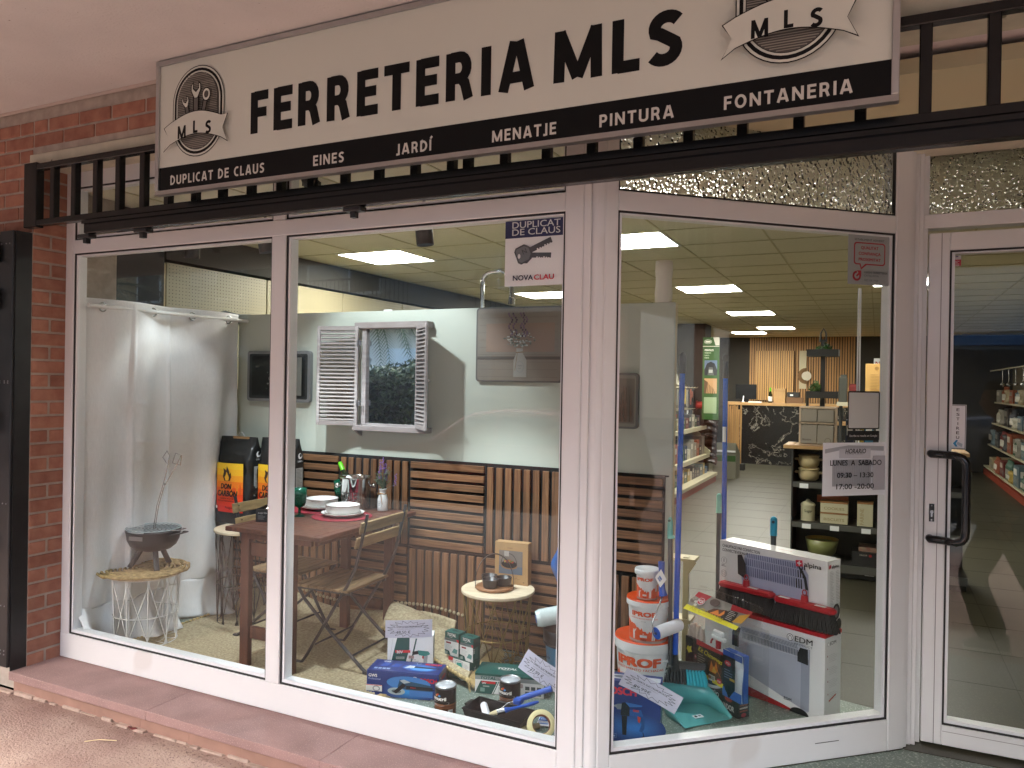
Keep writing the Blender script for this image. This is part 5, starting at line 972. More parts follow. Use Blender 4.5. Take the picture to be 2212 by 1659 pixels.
for i in range(16):
    for j in range(3):
        u = i/15; x_ = -.09+.215*u; y_ = (-.02+.02*j); e = MH @ Vector((x_+.035*(u-.4), y_*1.5, -.075)); s_ = MH @ Vector((x_, y_, -.005)); mb.tube([s_, (s_+e)/2, e], [.0065,.0075,.009], TEB if u > .62 else mat('dark_bristle', '#23262a', .6), n=6)
obj('bristles', mb, t); obj('price_sticker', MB().box(3.165,.875,.236,3.205,.895,.2375,WHITE), t)
t = thing('dustpan_pole', 'grey pole with mint hanging cap beside the blue broom handle', 'pole'); obj('pole', MB().cyl((3.205,.885,.22),(3.19,.90,.86),.0115,GP,n=16), t); obj('cap', MB().cyl((3.19,.90,.84),(3.189,.90,.875),.0145,MINT,n=16).lathe([(.0135,0),(.014,.03),(.012,.055),(.007,.068),(0,.071)], (3.189,.90,.875), MINT, n=16).box(3.19,.885,.842,3.212,.905,.856,MINT,b=.002), t); obj('cap_hole', MB().cyl((3.189,.878,.93),(3.189,.887,.93),.006,flat('#2d5a52'),n=12), t)
t = thing('broom', 'second broom, blue handle only seen, with wire loop behind the heater boxes', 'broom handle'); obj('handle', MB().cyl((3.345,1.52,.02),(3.335,1.52,1.655),.0135,BHD,n=16), t); obj('grip', MB().cyl((3.335,1.52,1.64),(3.335,1.52,1.735),.016,DG,n=16), t); obj('wire_loop', MB().tube([(3.335+.018*math.sin(a_), 1.52, 1.755+.022*math.cos(a_)) for a_ in [2*PI*i/16 for i in range(16)]], .002, DG, n=5, closed=True), t); obj('handle_label', MB().lathe([(.0139,.0),(.0139,.085)], (3.337,1.52,1.285), WHITE, n=16, a0=-2.6, a1=-.9), t)
t = thing('mop_pole', 'grey pole with mint cap standing behind the second blue handle', 'pole'); obj('pole', MB().cyl((3.318,1.50,.02),(3.315,1.50,.90),.013,GP,n=16), t); obj('cap', MB().cyl((3.315,1.50,.89),(3.315,1.50,.985),.0165,MINT,r1=.014,n=16).sphere((3.315,1.50,.985),.014,MINT,8), t)
t = thing('mop_pole', 'dark pole with bright teal cap behind the upper heater box', 'pole'); obj('pole', MB().cyl((3.615,1.46,.02),(3.612,1.46,.80),.0145,mat('charcoal_pole','#33363a',.4),n=16), t); obj('cap', MB().cyl((3.612,1.46,.80),(3.612,1.46,.885),.018,mat('teal_cap','#1793b8',.4),n=16).sphere((3.612,1.46,.885),.018,mat('teal_cap'),8), t); obj('cap_hole', MB().cyl((3.612,1.438,.875),(3.612,1.444,.875),.008,flat('#0b3a4a'),n=12), t)
# shelf edge behind the board
t = thing('white_shelf', 'cream shelf unit with bracket seen past the right end of the board', 'shelf', (3.12, 1.5, 0)); CRM = mat('cream_metal', '#b7ab87', .5); obj('upright', MB().box(.0,.0,0,.03,.03,.62,CRM), t); obj('shelf_board', MB().box(-.3,-.02,.60,.07,.1,.615,CRM).box(-.3,-.02,.25,.05,.1,.27,CRM), t); obj('bracket', MB().prism([(.0,.6),(.05,.6),(.0,.52)], 'y', .0, .004, CRM, Matrix.Translation((.03,-.02,0))), t)
# dustpan
TP = mat('teal_plastic', '#5fb0b0', .32, coat=.2); t = thing('dustpan', 'pale teal plastic dustpan with a price sticker at the glass', 'dustpan', (3.41, .80, .006), 50)
W2, D2 = .135, .23
def pan(u, v):   # u across -1..1, v front..back ; trough rising at sides/back
    x = (2*u-1)*W2; side = abs(2*u-1); y = D2*v; zz = .004+.10*max(0, (side-.82)/.18)**1.2*min(1, v*1.6+.05)
    return (x, y, zz)
mb = MB()
cols_ = 32; pr = []
def wallh(s): return .112*min(1, max(0, s))**.8
path = [(-W2, 0)]+[(-W2, D2*.62*i/6) for i in range(1, 7)]+[(-W2*math.cos(PI*i/12), D2*.62+D2*.38*math.sin(PI*i/12)) for i in range(1, 12)]+[(W2, D2*.62*(6-i)/6) for i in range(0, 7)]
mb.add([(0, D2*.45, .006)]+[(x*.97, y, .004) for x, y in path], [(0, i+2, i+1) for i in range(len(path)-1)]+[(0, 1, len(path))], TP)
vs = []
for x, y in path: h__ = .012+.125*(y/D2)**1.1; vs += [(x*.96, y, .003), (x*1.0, y+(.01 if y > D2*.6 else 0), h__*.5), (x*1.05, y+(.022 if y > D2*.6 else 0), h__)]
mb.add(vs, [(3*i+k, 3*i+3+k, 3*i+4+k, 3*i+1+k) for i in range(len(path)-1) for k in (0, 1)], TP, True); o = obj('pan', mb, t); o.modifiers.new('s', 'SOLIDIFY').thickness = .0035
o.rotation_euler = (0, 0, 0); obj('price_sticker', MB().box(-.03,.055,.0085,.02,.085,.0092,WHITE), t); a = Art.plane((-.03,.055,.0093),(1,0,0),(0,1,0)); a.r(.005,.006,.014,.018,BLK); a.r(.026,.008,.016,.014,GREYINK); a.build('sticker_print', t)
# ------------------------------------------------------------------ chimney kit
t = carton('soot_log_box', 'small dark chimney cleaning log box inside the clear kit bag', 3.289, 1.106, .004, -38, .30, .072, .090, mat('maroon_card', '#2a1a18', .35)); a = front(0); a.t('LEÑO', .105, .055, .021, WH, w=.062, b=.03); a.t('DESHOLLINADOR', .07, .022, .024, WH, w=.205, b=.03); a.ell(.235,.073,.026,.013,flat('#a8382e'),18); a.r(.0,.084,.3,.006,flat('#5c2a22')); a.lines(.12,.014,.15,2,.006,flat('#a79f98'),.0016); a.build('print', t); a = side(.3)
for i in range(4): a.r(.01,.03+i*.014,.05,.008,flat(['#8f4a3a','#b9aaa2','#7a3a2e','#a79f98'][i]))
a.ell(.035,.015,.016,.01,flat('#b02a3a'),14); a.build('side_print', t)
kt = thing('chimney_kit', 'clear plastic carry bag with yellow and red chimney kit cards', 'bag', (3.289, 1.106, .004), -38)
mb = MB(); mb.box(-.098,-.018,.001,.402,-.0165,.43,FILM); mb.box(-.098,.09,.001,.402,.0915,.44,FILM); mb.box(.4022,-.0165,.001,.4035,.09,.43,FILM); mb.box(-.0995,-.0165,.001,-.0982,.09,.43,FILM); obj('clear_bag', mb, kt)
hl = Matrix.Translation((0,-.02,.428)) @ Matrix.Rotation(R(-42), 4, 'X')
YEL = flat('#e3d92c'); RDD = flat('#b3202e'); DK = flat('#2a2220')
a = Art(lambda x_, y_, k: hl @ Vector((x_, -.001-k, y_))); a.poly([(-.09,0),(.298,0),(.33,.115),(-.06,.115)], flat('#8f8a84')); a.poly([(-.09,0),(.298,0),(.303,.022),(-.084,.03)], YEL); a.poly([(-.068,.085),(.02,.08),(.04,.115),(-.06,.115)], RDD); a.poly([(.2,.085),(.33,.095),(.33,.115),(.19,.115)], RDD); a.poly([(.06,.028),(.2,.022),(.26,.06),(.18,.075),(.1,.06)], flat('#5a2f1a')); a.poly([(.09,.03),(.13,.062),(.15,.04),(.17,.07),(.19,.035)], flat('#e2822c')); a.poly([(.16,.025),(.26,.025),(.255,.085),(.2,.085)], flat('#3a3634')); a.poly([(.25,.03),(.306,.04),(.325,.1),(.27,.075)], flat('#d8a23a')); a.lines(.2,.078,.05,6,.009,flat('#cfc9c2'),.003)
for i in range(12): a.ell(-.07+rnd.random()*.06,.035+rnd.random()*.045,.012,.008,flat(rnd.choice(['#4b423b','#c9c2b8','#6f655c','#a79c8f'])),7)
a.ell(.0,.068,.027,.02,WH,22); a.ell(.0,.068,.0245,.0178,flat('#b8263a'),22); a.t('PQS', .0, .0605, .0155, WH, w=.04, al='c', b=.03); a.t('Kit Chimeneas', -.04, .008, .028, flat('#c9b81e'), w=.24, b=.01, sh=.35); a.ell(.09,.088,.035,.02,flat('#574844'),18); a.build('header_card', kt)
mb = MB(); mb.tube([(-.06,.06,.545),(.0,.062,.548),(.2,.064,.552),(.36,.062,.55),(.395,.06,.53),(.4,.04,.44)], .003, FILM, n=6); mb.add([(-.1,-.017,.43),(.402,-.017,.43),(.39,.065,.55),(-.06,.065,.55)], [(0,1,2,3)], FILM); obj('bag_top', mb, kt)
inner = Matrix.Translation((0,-.006,0)); a = Art.plane((.008,-.010,.125)); a.poly([(0,.0),(.2,.0),(.2,.155),(0,.16)], DK); a.poly([(0,.145),(.2,.15),(.2,.165),(0,.172)], RDD); a.poly([(0,-.004),(.2,-.01),(.2,.012),(0,.018)], YEL); a.t('Kit Chimeneas', .012, .118, .024, YEL, w=.18, b=.01, sh=.35, rot=-6); a.lines(.012,.1,.06,7,.011,flat('#bdb5ae'),.003); a.ell(.14,.07,.05,.04,flat('#5a2c14'),18); a.poly([(.1,.045),(.115,.1),(.135,.06),(.15,.105),(.165,.06),(.185,.04)], flat('#e58a2e')); a.poly([(.12,.045),(.135,.08),(.155,.05)], flat('#f2c45a')); a.poly([(.13,.02),(.16,.06),(.195,.03),(.19,.018)], flat('#6b4630')); a.r(.1,.006,.045,.024,WH)
for i in range(11): a.r(.104+i*.0035,.01,.0016,.016,BLK)
a.ell(.178,.018,.018,.013,flat('#b8263a'),18); a.t('PQS', .178,.013,.009,WH,al='c',b=.03); a.build('front_card', kt)
mb = MB()
for i in range(4): mb.tube([(-.078+i*.028,.03,.24),(-.08+i*.029,.026,.31),(-.07+i*.026,.024,.355-.012*abs(i-1.3))], [.016,.0155,.011], mat('cotton_glove', '#c3b3a4', .9), n=8); mb.sphere((-.07+i*.026,.024,.355-.012*abs(i-1.3)), .011, mat('cotton_glove'), 8)
obj('glove', mb, kt); obj('glove_packet', MB().box(-.09,.0,.10,.02,.03,.285,mat('dark_packet', '#33141c', .4)).box(-.09,-.001,.25,.02,.0,.285,flat('#1d1416')), kt)
a = Art.plane((-.09,-.0015,.1)); a.poly([(.01,.12),(.02,.14),(.03,.135),(.05,.145),(.045,.125),(.055,.115),(.035,.11),(.03,.1),(.02,.112)], flat('#c9b43a')); a.ell(.09,.1,.018,.014,flat('#8d2038'),14); a.t('PQS', .09,.095,.01,WH,al='c',b=.02); a.ell(.08,.03,.03,.03,flat('#b9b3ae'),14); a.build('packet_print', kt)
mb = MB(); mb.cyl((.135,.02,.285),(.135,.02,.325),.014,mat('red_plastic', '#b0222c', .35),n=14); mb.box(.09,.008,.325,.185,.032,.345,WP,b=.005); mb.box(.1,.01,.345,.17,.03,.372,WP,b=.006); mb.tube([(.1,.02,.33),(.085,.02,.31),(.08,.02,.295)],.005,mat('red_plastic'),n=6); obj('spray_head', mb, kt)
obj('cloth_packet', MB().grid(10,10,lambda u, v: (.205+.13*u, -.006+.004*math.sin(u*9+v*7), .085+.225*v), mat('blue_white_cloth', '#c9ced6', .5)).box(.205,.0,.085,.335,.03,.31,mat('packet_blue', '#2f56a8', .4)), kt)
a = Art.plane((.205,-.0115,.085)); a.r(0,.195,.13,.03,flat('#2f56a8')); a.r(0,0,.13,.045,flat('#3a66b8')); a.poly([(.0,.2),(.085,.2),(.085,.05),(.045,.0),(.0,.06)], flat('#1a1e2c')); a.ell(.035,.165,.022,.013,flat('#b8263a'),16); a.t('PQS',.035,.16,.009,WH,al='c',b=.02); a.lines(.012,.13,.06,4,.012,flat('#6d7a9c'),.004); a.r(.05,.088,.035,.012,flat('#c9a83a')); a.poly([(.02,.03),(.05,.035),(.06,.07),(.03,.08)], flat('#0d1014')); a.build('cloth_print', kt)
obj('firelighter_tub', MB().cyl((.115,.02,.09),(.115,.02,.135),.034,WP,n=22).cyl((.115,.02,.135),(.115,.02,.148),.036,mat('copper_lid', '#9c5a30', .4),n=22).lathe([(.0345,.105),(.0345,.125)], (.115,.02,.0), flat('#3a3a40'), n=22), kt)
# ------------------------------------------------------------------ heater boxes
t = carton('convector_box', 'large white heater box with red top and base stripes at the right', 3.277, 1.355, .004, -24, .68, .16, .415, mat('glossy_white_card', (.80,.80,.80), .25, coat=.3)); RC = mat('red_card', '#b01c26', .3, coat=.3); obj('red_top', MB().box(-.001,-.001,.398,.681,.161,.4165,RC), t)
a = front(0); GR = flat('#b4b8c6', .3); a.poly([(.0,.0),(.56,.0),(.56,.005),(.0,.085)], RC); a.poly([(.19,.31),(.60,.325),(.60,.02),(.5,.015),(.19,.13)], GR); a.poly([(.56,.325),(.605,.325),(.605,.025),(.56,.03)], flat('#9ea3b2')); a.poly([(.19,.13),(.56,.03),(.56,.0),(.19,.075)], WHITE)
a.poly([(.2,.27),(.205,.325),(.23,.345),(.54,.35),(.575,.34),(.6,.32),(.6,.275)], flat('#c9cdd8'))
for i in range(38): x_ = .235+i*.0085; a.poly([(x_,.285),(x_+.0045,.284),(x_+.0045,.315),(x_,.316)], flat('#6e7280')); a.poly([(x_-.002,.32),(x_+.002,.32),(x_-.006,.343),(x_-.010,.343)], flat('#7d818e'))
a.poly([(.185,.24),(.185,.31),(.195,.335),(.215,.345),(.235,.34),(.225,.3),(.225,.24)], flat('#3a3b3d')); a.poly([(.552,.26),(.552,.3),(.565,.33),(.605,.33),(.607,.255)], flat('#1d1e20')); a.ell(.565,.006,.05,.03,BLK,20,0,180)
a.ell(.512,.367,.0175,.0175,BLK,26); a.ell(.512,.367,.015,.015,WHITE,26); a.line([(.505,.358),(.505,.37),(.512,.377),(.519,.37),(.519,.358)], .0022, BLK); a.t('EDM', .537, .354, .0265, BLK, w=.092, b=.01); a.t('PRODUCT', .537, .338, .0095, flat('#4a4a4c'), w=.092, b=-.005, sp=1.1); a.t('EDM', .485, .055, .014, flat('#1d1e20'), w=.04, b=.01); a.lines(.26,.27,.035,3,.006,flat('#8a8e9a'),.0014)
a.build('print', t); a = side(.68); a.ell(.03,.365,.009,.009,BLK,16); a.ell(.03,.365,.0075,.0075,WHITE,16); a.t('EDM', .045, .358, .016, BLK, w=.06, b=.01)
for j in range(4): a.r(.02,.305-j*.06,.006,.008,flat('#8a2a30')); a.lines(.035,.31-j*.06,.09,5,.008,flat('#a9a9a9'),.0015)
a.poly([(.03,.09),(.1,.11),(.1,.118),(.03,.1)], flat('#a8443c')); a.build('side_print', t)
t = carton('alpina_heater_box', 'white convection heater box with red cross logo behind the red brooms', 3.339, 1.415, .4215, -25.9, .623, .122, .335, mat('glossy_white_card'))
a = front(0); Z = lambda z_: z_-.42
a.t('CHAUFFAGE PAR CONVECTION', .018, Z(.722), .015, BLK, w=.232, b=.015); a.t('CONVECTIEVERWARMING', .018, Z(.699), .015, BLK, w=.2, b=.015)
LV = flat('#aeb2cc', .3); a.poly([(.14,Z(.60)),(.16,Z(.70)),(.2,Z(.715)),(.46,Z(.725)),(.5,Z(.705)),(.525,Z(.67)),(.53,Z(.5)),(.15,Z(.5))], LV)
for rI, (z0_, z1_) in enumerate(((.692,.716),(.652,.688),(.60,.647))):
    for i in range(26): x_ = .175+i*.0132-.004*rI; a.poly([(x_,Z(z0_)),(x_+.007,Z(z0_)),(x_+.004,Z(z1_)),(x_-.002,Z(z1_))], flat('#757a98' if i < 23 else '#17181b'))
a.poly([(.132,Z(.60)),(.128,Z(.70)),(.155,Z(.705)),(.178,Z(.66)),(.185,Z(.59)),(.17,Z(.585))], flat('#26272a')); a.poly([(.475,Z(.712)),(.5,Z(.7)),(.525,Z(.66)),(.537,Z(.6)),(.522,Z(.6)),(.51,Z(.66)),(.49,Z(.69))], flat('#1c1d20'))
a.poly([(.466,Z(.737)),(.503,Z(.742)),(.507,Z(.712)),(.47,Z(.706))], flat('#c8203a')); a.r(.4835,Z(.7135),.006,.022,WH); a.r(.4755,Z(.7215),.022,.006,WH); a.t('alpina', .513, Z(.714), .022, BLK, w=.092, b=.03)
for z_ in (.655, .585): a.ell(.045,Z(z_),.018,.018,flat('#55565a'),22); a.ell(.045,Z(z_),.0165,.0165,mat('glossy_white_card'),22)
a.line([(.045,Z(.647)),(.045,Z(.664))], .004, flat('#55565a')); a.line([(.035,Z(.592)),(.055,Z(.592)),(.053,Z(.58)),(.037,Z(.58))], .0014, flat('#55565a'), closed=True); a.lines(.03,Z(.63),.03,2,.007,flat('#55565a'),.003); a.build('print', t)
a = side(.623); a.poly([(.012,.295),(.03,.3),(.032,.318),(.014,.312)], flat('#c8203a')); a.t('alpina', .038, .297, .015, BLK, w=.065, b=.03)
for j in range(2):
    a.lines(.02+j*.045,.28,.038,22,.0075,flat('#9b9b9b'),.0024)
a.ell(.065,.085,.034,.04,flat('#2a2a2c'),20); a.ell(.065,.085,.02,.028,flat('#77777a'),16); a.ell(.09,.02,.025,.03,flat('#2f2f31'),16); a.build('side_print', t)
a = top(.335); a.t('convection heater', .08, .05, .018, flat('#b8ad90'), w=.2); a.t('alpina', .32, .05, .018, flat('#a8705c'), w=.08); a.build('top_print', t)
# red brooms
RDP = mat('red_plastic'); BRB = mat('black_bristles', (.022,.022,.023), .6, var=.4, vscale=60, stretch=(1,1,.05))
def broomhead(label, u0, z0, w, stick, fl):
    M0 = Matrix.Translation((3.277, 1.355, 0)) @ Matrix.Rotation(R(-24), 4, 'Z'); o = M0 @ Vector((u0, .035, z0)); t = thing('red_broom', label, 'broom head', o, -24, 'red broom heads on the heater box')
    h__ = .12; mb = MB(); mb.box(0, -.024, h__-.032, w, .024, h__, RDP, b=.008); mb.sphere((.004,0,h__-.016),.0145,RDP,8,sc=(1,1.6,1)); mb.sphere((w-.004,0,h__-.016),.0145,RDP,8,sc=(1,2,1)); obj('block', mb, t)
    mb = MB(); mb.cyl((w*.5,0,h__-.002),(w*.5,0,h__+.032),.019,RDP,r1=.0155,n=18); mb.cyl((w*.5,0,h__+.0325),(w*.5,0,h__+.033),.01,flat('#5c0f14'),n=12); mb.tube([(w*.5+.011*math.cos(a_),0,h__+.045+.013*math.sin(a_)) for a_ in [2*PI*i/14 for i in range(14)]],.0028,RDP,n=6,closed=True); obj('socket', mb, t)
    mb = MB(); gg = random.Random(int(u0*100)); W_ = w
    for j in range(4):
        for i in range(46):
            u = i/45; x_ = .01+(W_-.02)*u; y_ = -.018+.012*j; e = (x_+.055*(u-.5)+gg.uniform(-.002,.002), y_*1.5, gg.uniform(0,.005)); s_ = Vector((x_, y_, h__-.03)); mb.tube([s_, (s_+Vector(e))/2, e], [.0028,.0034,.0042], BRB, n=4)
    obj('bristles', mb, t, kind='stuff')
    for sx in stick: o_ = obj('price_sticker', MB().box(sx, -.02, h__+.0002, sx+.055, .004, h__+.0008, WHITE), t)
broomhead('red broom head with black bristles, left one on the heater box', .075, .432, .305, [.17], 0)
broomhead('red broom head with black bristles, right one on the heater box', .402, .424, .30, [.02, .21], 1)

# ------------------------------------------------------------------ stickers on the glass
def sticker(name, label, cat, M, w, h, base, draw):
    t = thing(name, label, cat); t.matrix_world = M; obj('sheet', MB().box(0,0,0,w,.0006,h,base), t); a = Art.plane((0,0,0), lift=.0003); draw(a, w, h); a.build('print', t)
def nova(a, w, h):
    a.r(0, h*.735, w, h*.265, flat('#1f2452')); a.t('DUPLICAT', w*.52, h*.885, .0255, WH, w=w*.80, al='c', b=.01); a.t('DE CLAUS', w*.52, h*.775, .0255, WH, w=w*.80, al='c', b=.01)
    K1, K2 = flat('#6f7174'), flat('#4a4b4e')
    def key(x, y, s, rot, c1, c2):
        ca, sa = math.cos(R(rot)), math.sin(R(rot)); f = lambda p: [(x+(u*ca-v*sa)*s, y+(u*sa+v*ca)*s) for u, v in p]
        a.poly(f([(-.52,-.27),(-.4,-.4),(.05,-.4),(.3,-.14),(.3,.14),(.05,.4),(-.4,.4),(-.52,.27)]), c2); a.poly(f([(-.45,-.24),(-.36,-.33),(.03,-.33),(.24,-.1),(.24,.1),(.03,.33),(-.36,.33),(-.45,.24)]), c1)
        a.poly(f([(.2,-.11),(1.35,-.11),(1.35,.15),(.2,.15)]), c2)
        for i in range(6): a.poly(f([(.55+i*.13,-.11),(.62+i*.13,-.11),(.62+i*.13,-.05-.02*(i%3)),(.55+i*.13,-.05-.02*(i%3))]), WHITE)
        return f
    key(w*.37, h*.46, w*.30, -3, K2, K2); f = key(w*.36, h*.50, w*.34, 22, K1, K2); a.t('N', w*.32, h*.475, .02, K2, rot=22); a.ell(w*.25, h*.45, .006, .01, WH, 12)
    a.t('NOVA', w*.15, h*.085, .020, flat('#23263f'), w=w*.34, b=.025); a.t('CLAU', w*.505, h*.085, .020, flat('#c0283a'), w=w*.33, b=.025)
sticker('key_sticker', 'blue and white key cutting sticker at the top of the front window', 'sticker', Matrix.Translation((2.699, -.004, 1.995)), .268, .270, WHITE, nova)
def gremi(a, w, h):
    G = flat('#5f6464'); Rr = flat('#a82a35'); a.t('ESTABLIMENT ADHERIT', w*.5, h*.885, .0085, G, w=w*.7, al='c', b=.02); a.rr(w*.13, h*.40, w*.74, h*.45, .014, Rr); a.rr(w*.155, h*.425, w*.69, h*.40, .011, flat('#a3a7a6')); a.poly([(w*.26,h*.42),(w*.46,h*.42),(w*.30,h*.30)], Rr); a.poly([(w*.285,h*.432),(w*.41,h*.432),(w*.31,h*.345)], flat('#a3a7a6'))
    for i, s in enumerate(('QUALITAT','CONFIANÇA','PROXIMITAT')): a.t(s, w*.5, h*(.715-.118*i), .0125, Rr, w=w*(.41,.52,.52)[i], al='c', b=.03)
    a.ell(w*.2, h*.17, .022, .022, Rr, 24); a.ell(w*.2, h*.17, .0125, .0125, flat('#a3a7a6'), 20); a.poly([(w*.2,h*.2),(w*.32,h*.2),(w*.32,h*.29),(w*.2,h*.29)], flat('#a3a7a6')); a.poly([(w*.2,h*.28),(w*.3,h*.28),(w*.3,h*.17),(w*.26,h*.2),(w*.2,h*.15),(w*.18,h*.18),(w*.235,h*.235)], Rr)
    a.t('GREMI FERRETERIA', w*.37, h*.23, .0085, G, w=w*.55, b=.02); a.t('CATALUNYA', w*.37, h*.165, .0085, G, w=w*.34, b=.0); a.t('DES DE 1928', w*.37, h*.075, .008, G, w=w*.33, b=-.005)
MAs = lambda u, z, off=-.004: MA @ Matrix.Translation((u, off, z))
sticker('guild_sticker', 'grey guild sticker with a red speech bubble, top right of the angled window', 'sticker', MAs(1.096, 2.052), .224, .218, flat('#a3a7a6'), gremi)
def qr(a, w, h):
    a.rr(0, h-.168, w, .168, .008, BLK); a.rr(.006, h-.162, w-.012, .155, .004, WH); a.rr(0, 0, w, .043, .005, flat('#26282b')); a.t('Escribe tu reseña en Google', w*.5, .017, .0085, WH, w=w*.86, al='c', b=.015)
sticker('review_sticker', 'black framed white square sticker with a black caption above the opening hours', 'sticker', MAs(1.108, 1.369), .168, .217, FILM, qr)
def hours(a, w, h):
    L = flat('#b3b5bb'); L2 = flat('#a5a8ae'); a.poly([(.01,h*.8),(w*.35,h*.88),(w-.01,h*.84),(w-.01,h*.93),(w*.4,h*.95),(.01,h*.88)], L); a.r(w*.15, h*.18, w*.6, h*.5, L)
    for i in range(22): a.r(w*.15+i*w*.028, h*.2, w*.010, h*.47, L2)
    a.r(w*.78, h*.1, w*.2, h*.65, L); a.r(w*.24, h*.71, w*.5, h*.18, flat('#c6c8ce')); a.t('FERRETERIA', w*.34, h*.77, .013, L2, w=w*.28)
    a.t('HORARIO', w*.5, h*.80, .0195, BLK, w=w*.33, al='c', b=.015, sh=.2); a.t('LUNES  A  SABADO', w*.51, h*.575, .0225, BLK, w=w*.82, al='c', b=.015); a.t('09:30 – 13:30', w*.5, h*.345, .021, BLK, w=w*.58, al='c', b=.015); a.t('17:00 -20:00', w*.5, h*.13, .022, BLK, w=w*.60, al='c', b=.015)
sticker('opening_hours', 'white opening hours sheet with black lettering taped to the angled window', 'notice', MAs(.983, 1.129, -.006), .327, .231, mat('paper_lilac', '#f0f1f6', .5), hours)
def est(a, w, h):
    a.line([(.003,.003),(w-.003,.003),(w-.003,h-.003),(.003,h-.003)], .0022, BLK, closed=True)
    for i, c_ in enumerate('ESTIREU'): a.t(c_, w*.5, h*.855-i*.0205, .0125, BLK, w=.012 if c_ != 'I' else .0025, al='c', b=.01)
    a.poly([(w*.22,h*.13),(w*.42,h*.21),(w*.52,h*.20),(w*.40,h*.13),(w*.5,h*.06),(w*.38,h*.055)], flat('#2f8fc0')); a.poly([(w*.5,h*.17),(w*.8,h*.12),(w*.75,h*.05),(w*.45,h*.11)], flat('#b9c4cc'))
sticker('pull_sticker', 'white vertical sticker reading ESTIREU beside the door handle', 'sticker', Matrix.Translation((4.397, 1.078, 1.334)), .064, .198, flat('#eef0f2'), est)
def sml(a, w, h): a.r(0, h*.02, w, h*.6, flat('#b02a3a')); a.r(0,h*.66,w,h*.34,flat('#b9b9b9')); a.r(w*.3,h*.85,w*.35,h*.1,flat('#3a2a5a')); a.t('Alarma', w*.1, h*.42, .005, WH); a.lines(w*.12, h*.3, w*.7, 3, .006, WH, .002)
sticker('alarm_sticker', 'tiny red and grey sticker in the upper corner of the door glass', 'sticker', Matrix.Translation((4.399, 1.078, 2.150)), .031, .047, flat('#b9b9b9'), sml)

# ------------------------------------------------------------------ shop sign
SG = thing('shop_sign', 'large white shop sign with black lettering, black band and aluminium frame', 'sign', (0, -.38, 0)); ALU = mat('sign_aluminium', '#b5b5b4', .32, .85, var=.08, vscale=5, bump=.1, bscale=40)
SX0, SX1, SZ0, SZ1 = 1.105, 4.126, 2.452, 3.022
obj('panel', MB().box(SX0, -.002, SZ0, SX1, .018, SZ1, mat('sign_panel', '#cccfc3', .35, var=.025, vscale=1.5, coat=.1)), SG)
mb = MB(); w_ = .021
for a_ in ((SX0-w_, SZ0-w_, SX1+w_, SZ0), (SX0-w_, SZ1, SX1+w_, SZ1+w_)): mb.prism([(-.012, a_[1]),(.022, a_[1]),(.022,a_[3]),(-.004 if a_[1] < 2.6 else -.012,a_[3])], 'x', a_[0], a_[2], ALU)
for x0_, x1_ in ((SX0-w_, SX0), (SX1, SX1+w_)): mb.box(x0_, -.012, SZ0, x1_, .022, SZ1, ALU, b=.002)
obj('frame', mb, SG); obj('underside', MB().box(SX0-.01, .0225, SZ0-.012, SX1+.01, .045, SZ0+.02, IRON).box(SX0-.01, .0225, SZ1-.03, SX1+.01, .06, SZ1+.005, IRON), SG)
SB = mat('sign_black', (.006,.006,.006), .5, spec=.15); a = Art.plane((SX0, -.002, SZ0)); X_ = lambda x: x-SX0; Z_ = lambda z: z-SZ0
a.r(0, 0, SX1-SX0, Z_(2.556), SB)
stroke_text(a, 'FERRETERIA', X_(1.656), Z_(2.644), .178, SB, 2.99-1.656, s=.205); stroke_text(a, 'MLS', X_(3.060), Z_(2.646), .179, SB, 3.514-3.060, s=.205)
for s, x0_, x1_, z0_ in (('DUPLICAT DE CLAUS', 1.178, 1.740, 2.472), ('EINES', 2.002, 2.159, 2.471), ('JARDÍ', 2.410, 2.568, 2.470), ('MENATJE', 2.825, 3.077, 2.469), ('PINTURA', 3.235, 3.491, 2.471), ('FONTANERIA', 3.650, 4.024, 2.473)): stroke_text(a, s, X_(x0_), Z_(z0_), .042, flat('#c9c6bd', .4), x1_-x0_, s=.17, gap=.16)
PAN = mat('sign_panel')
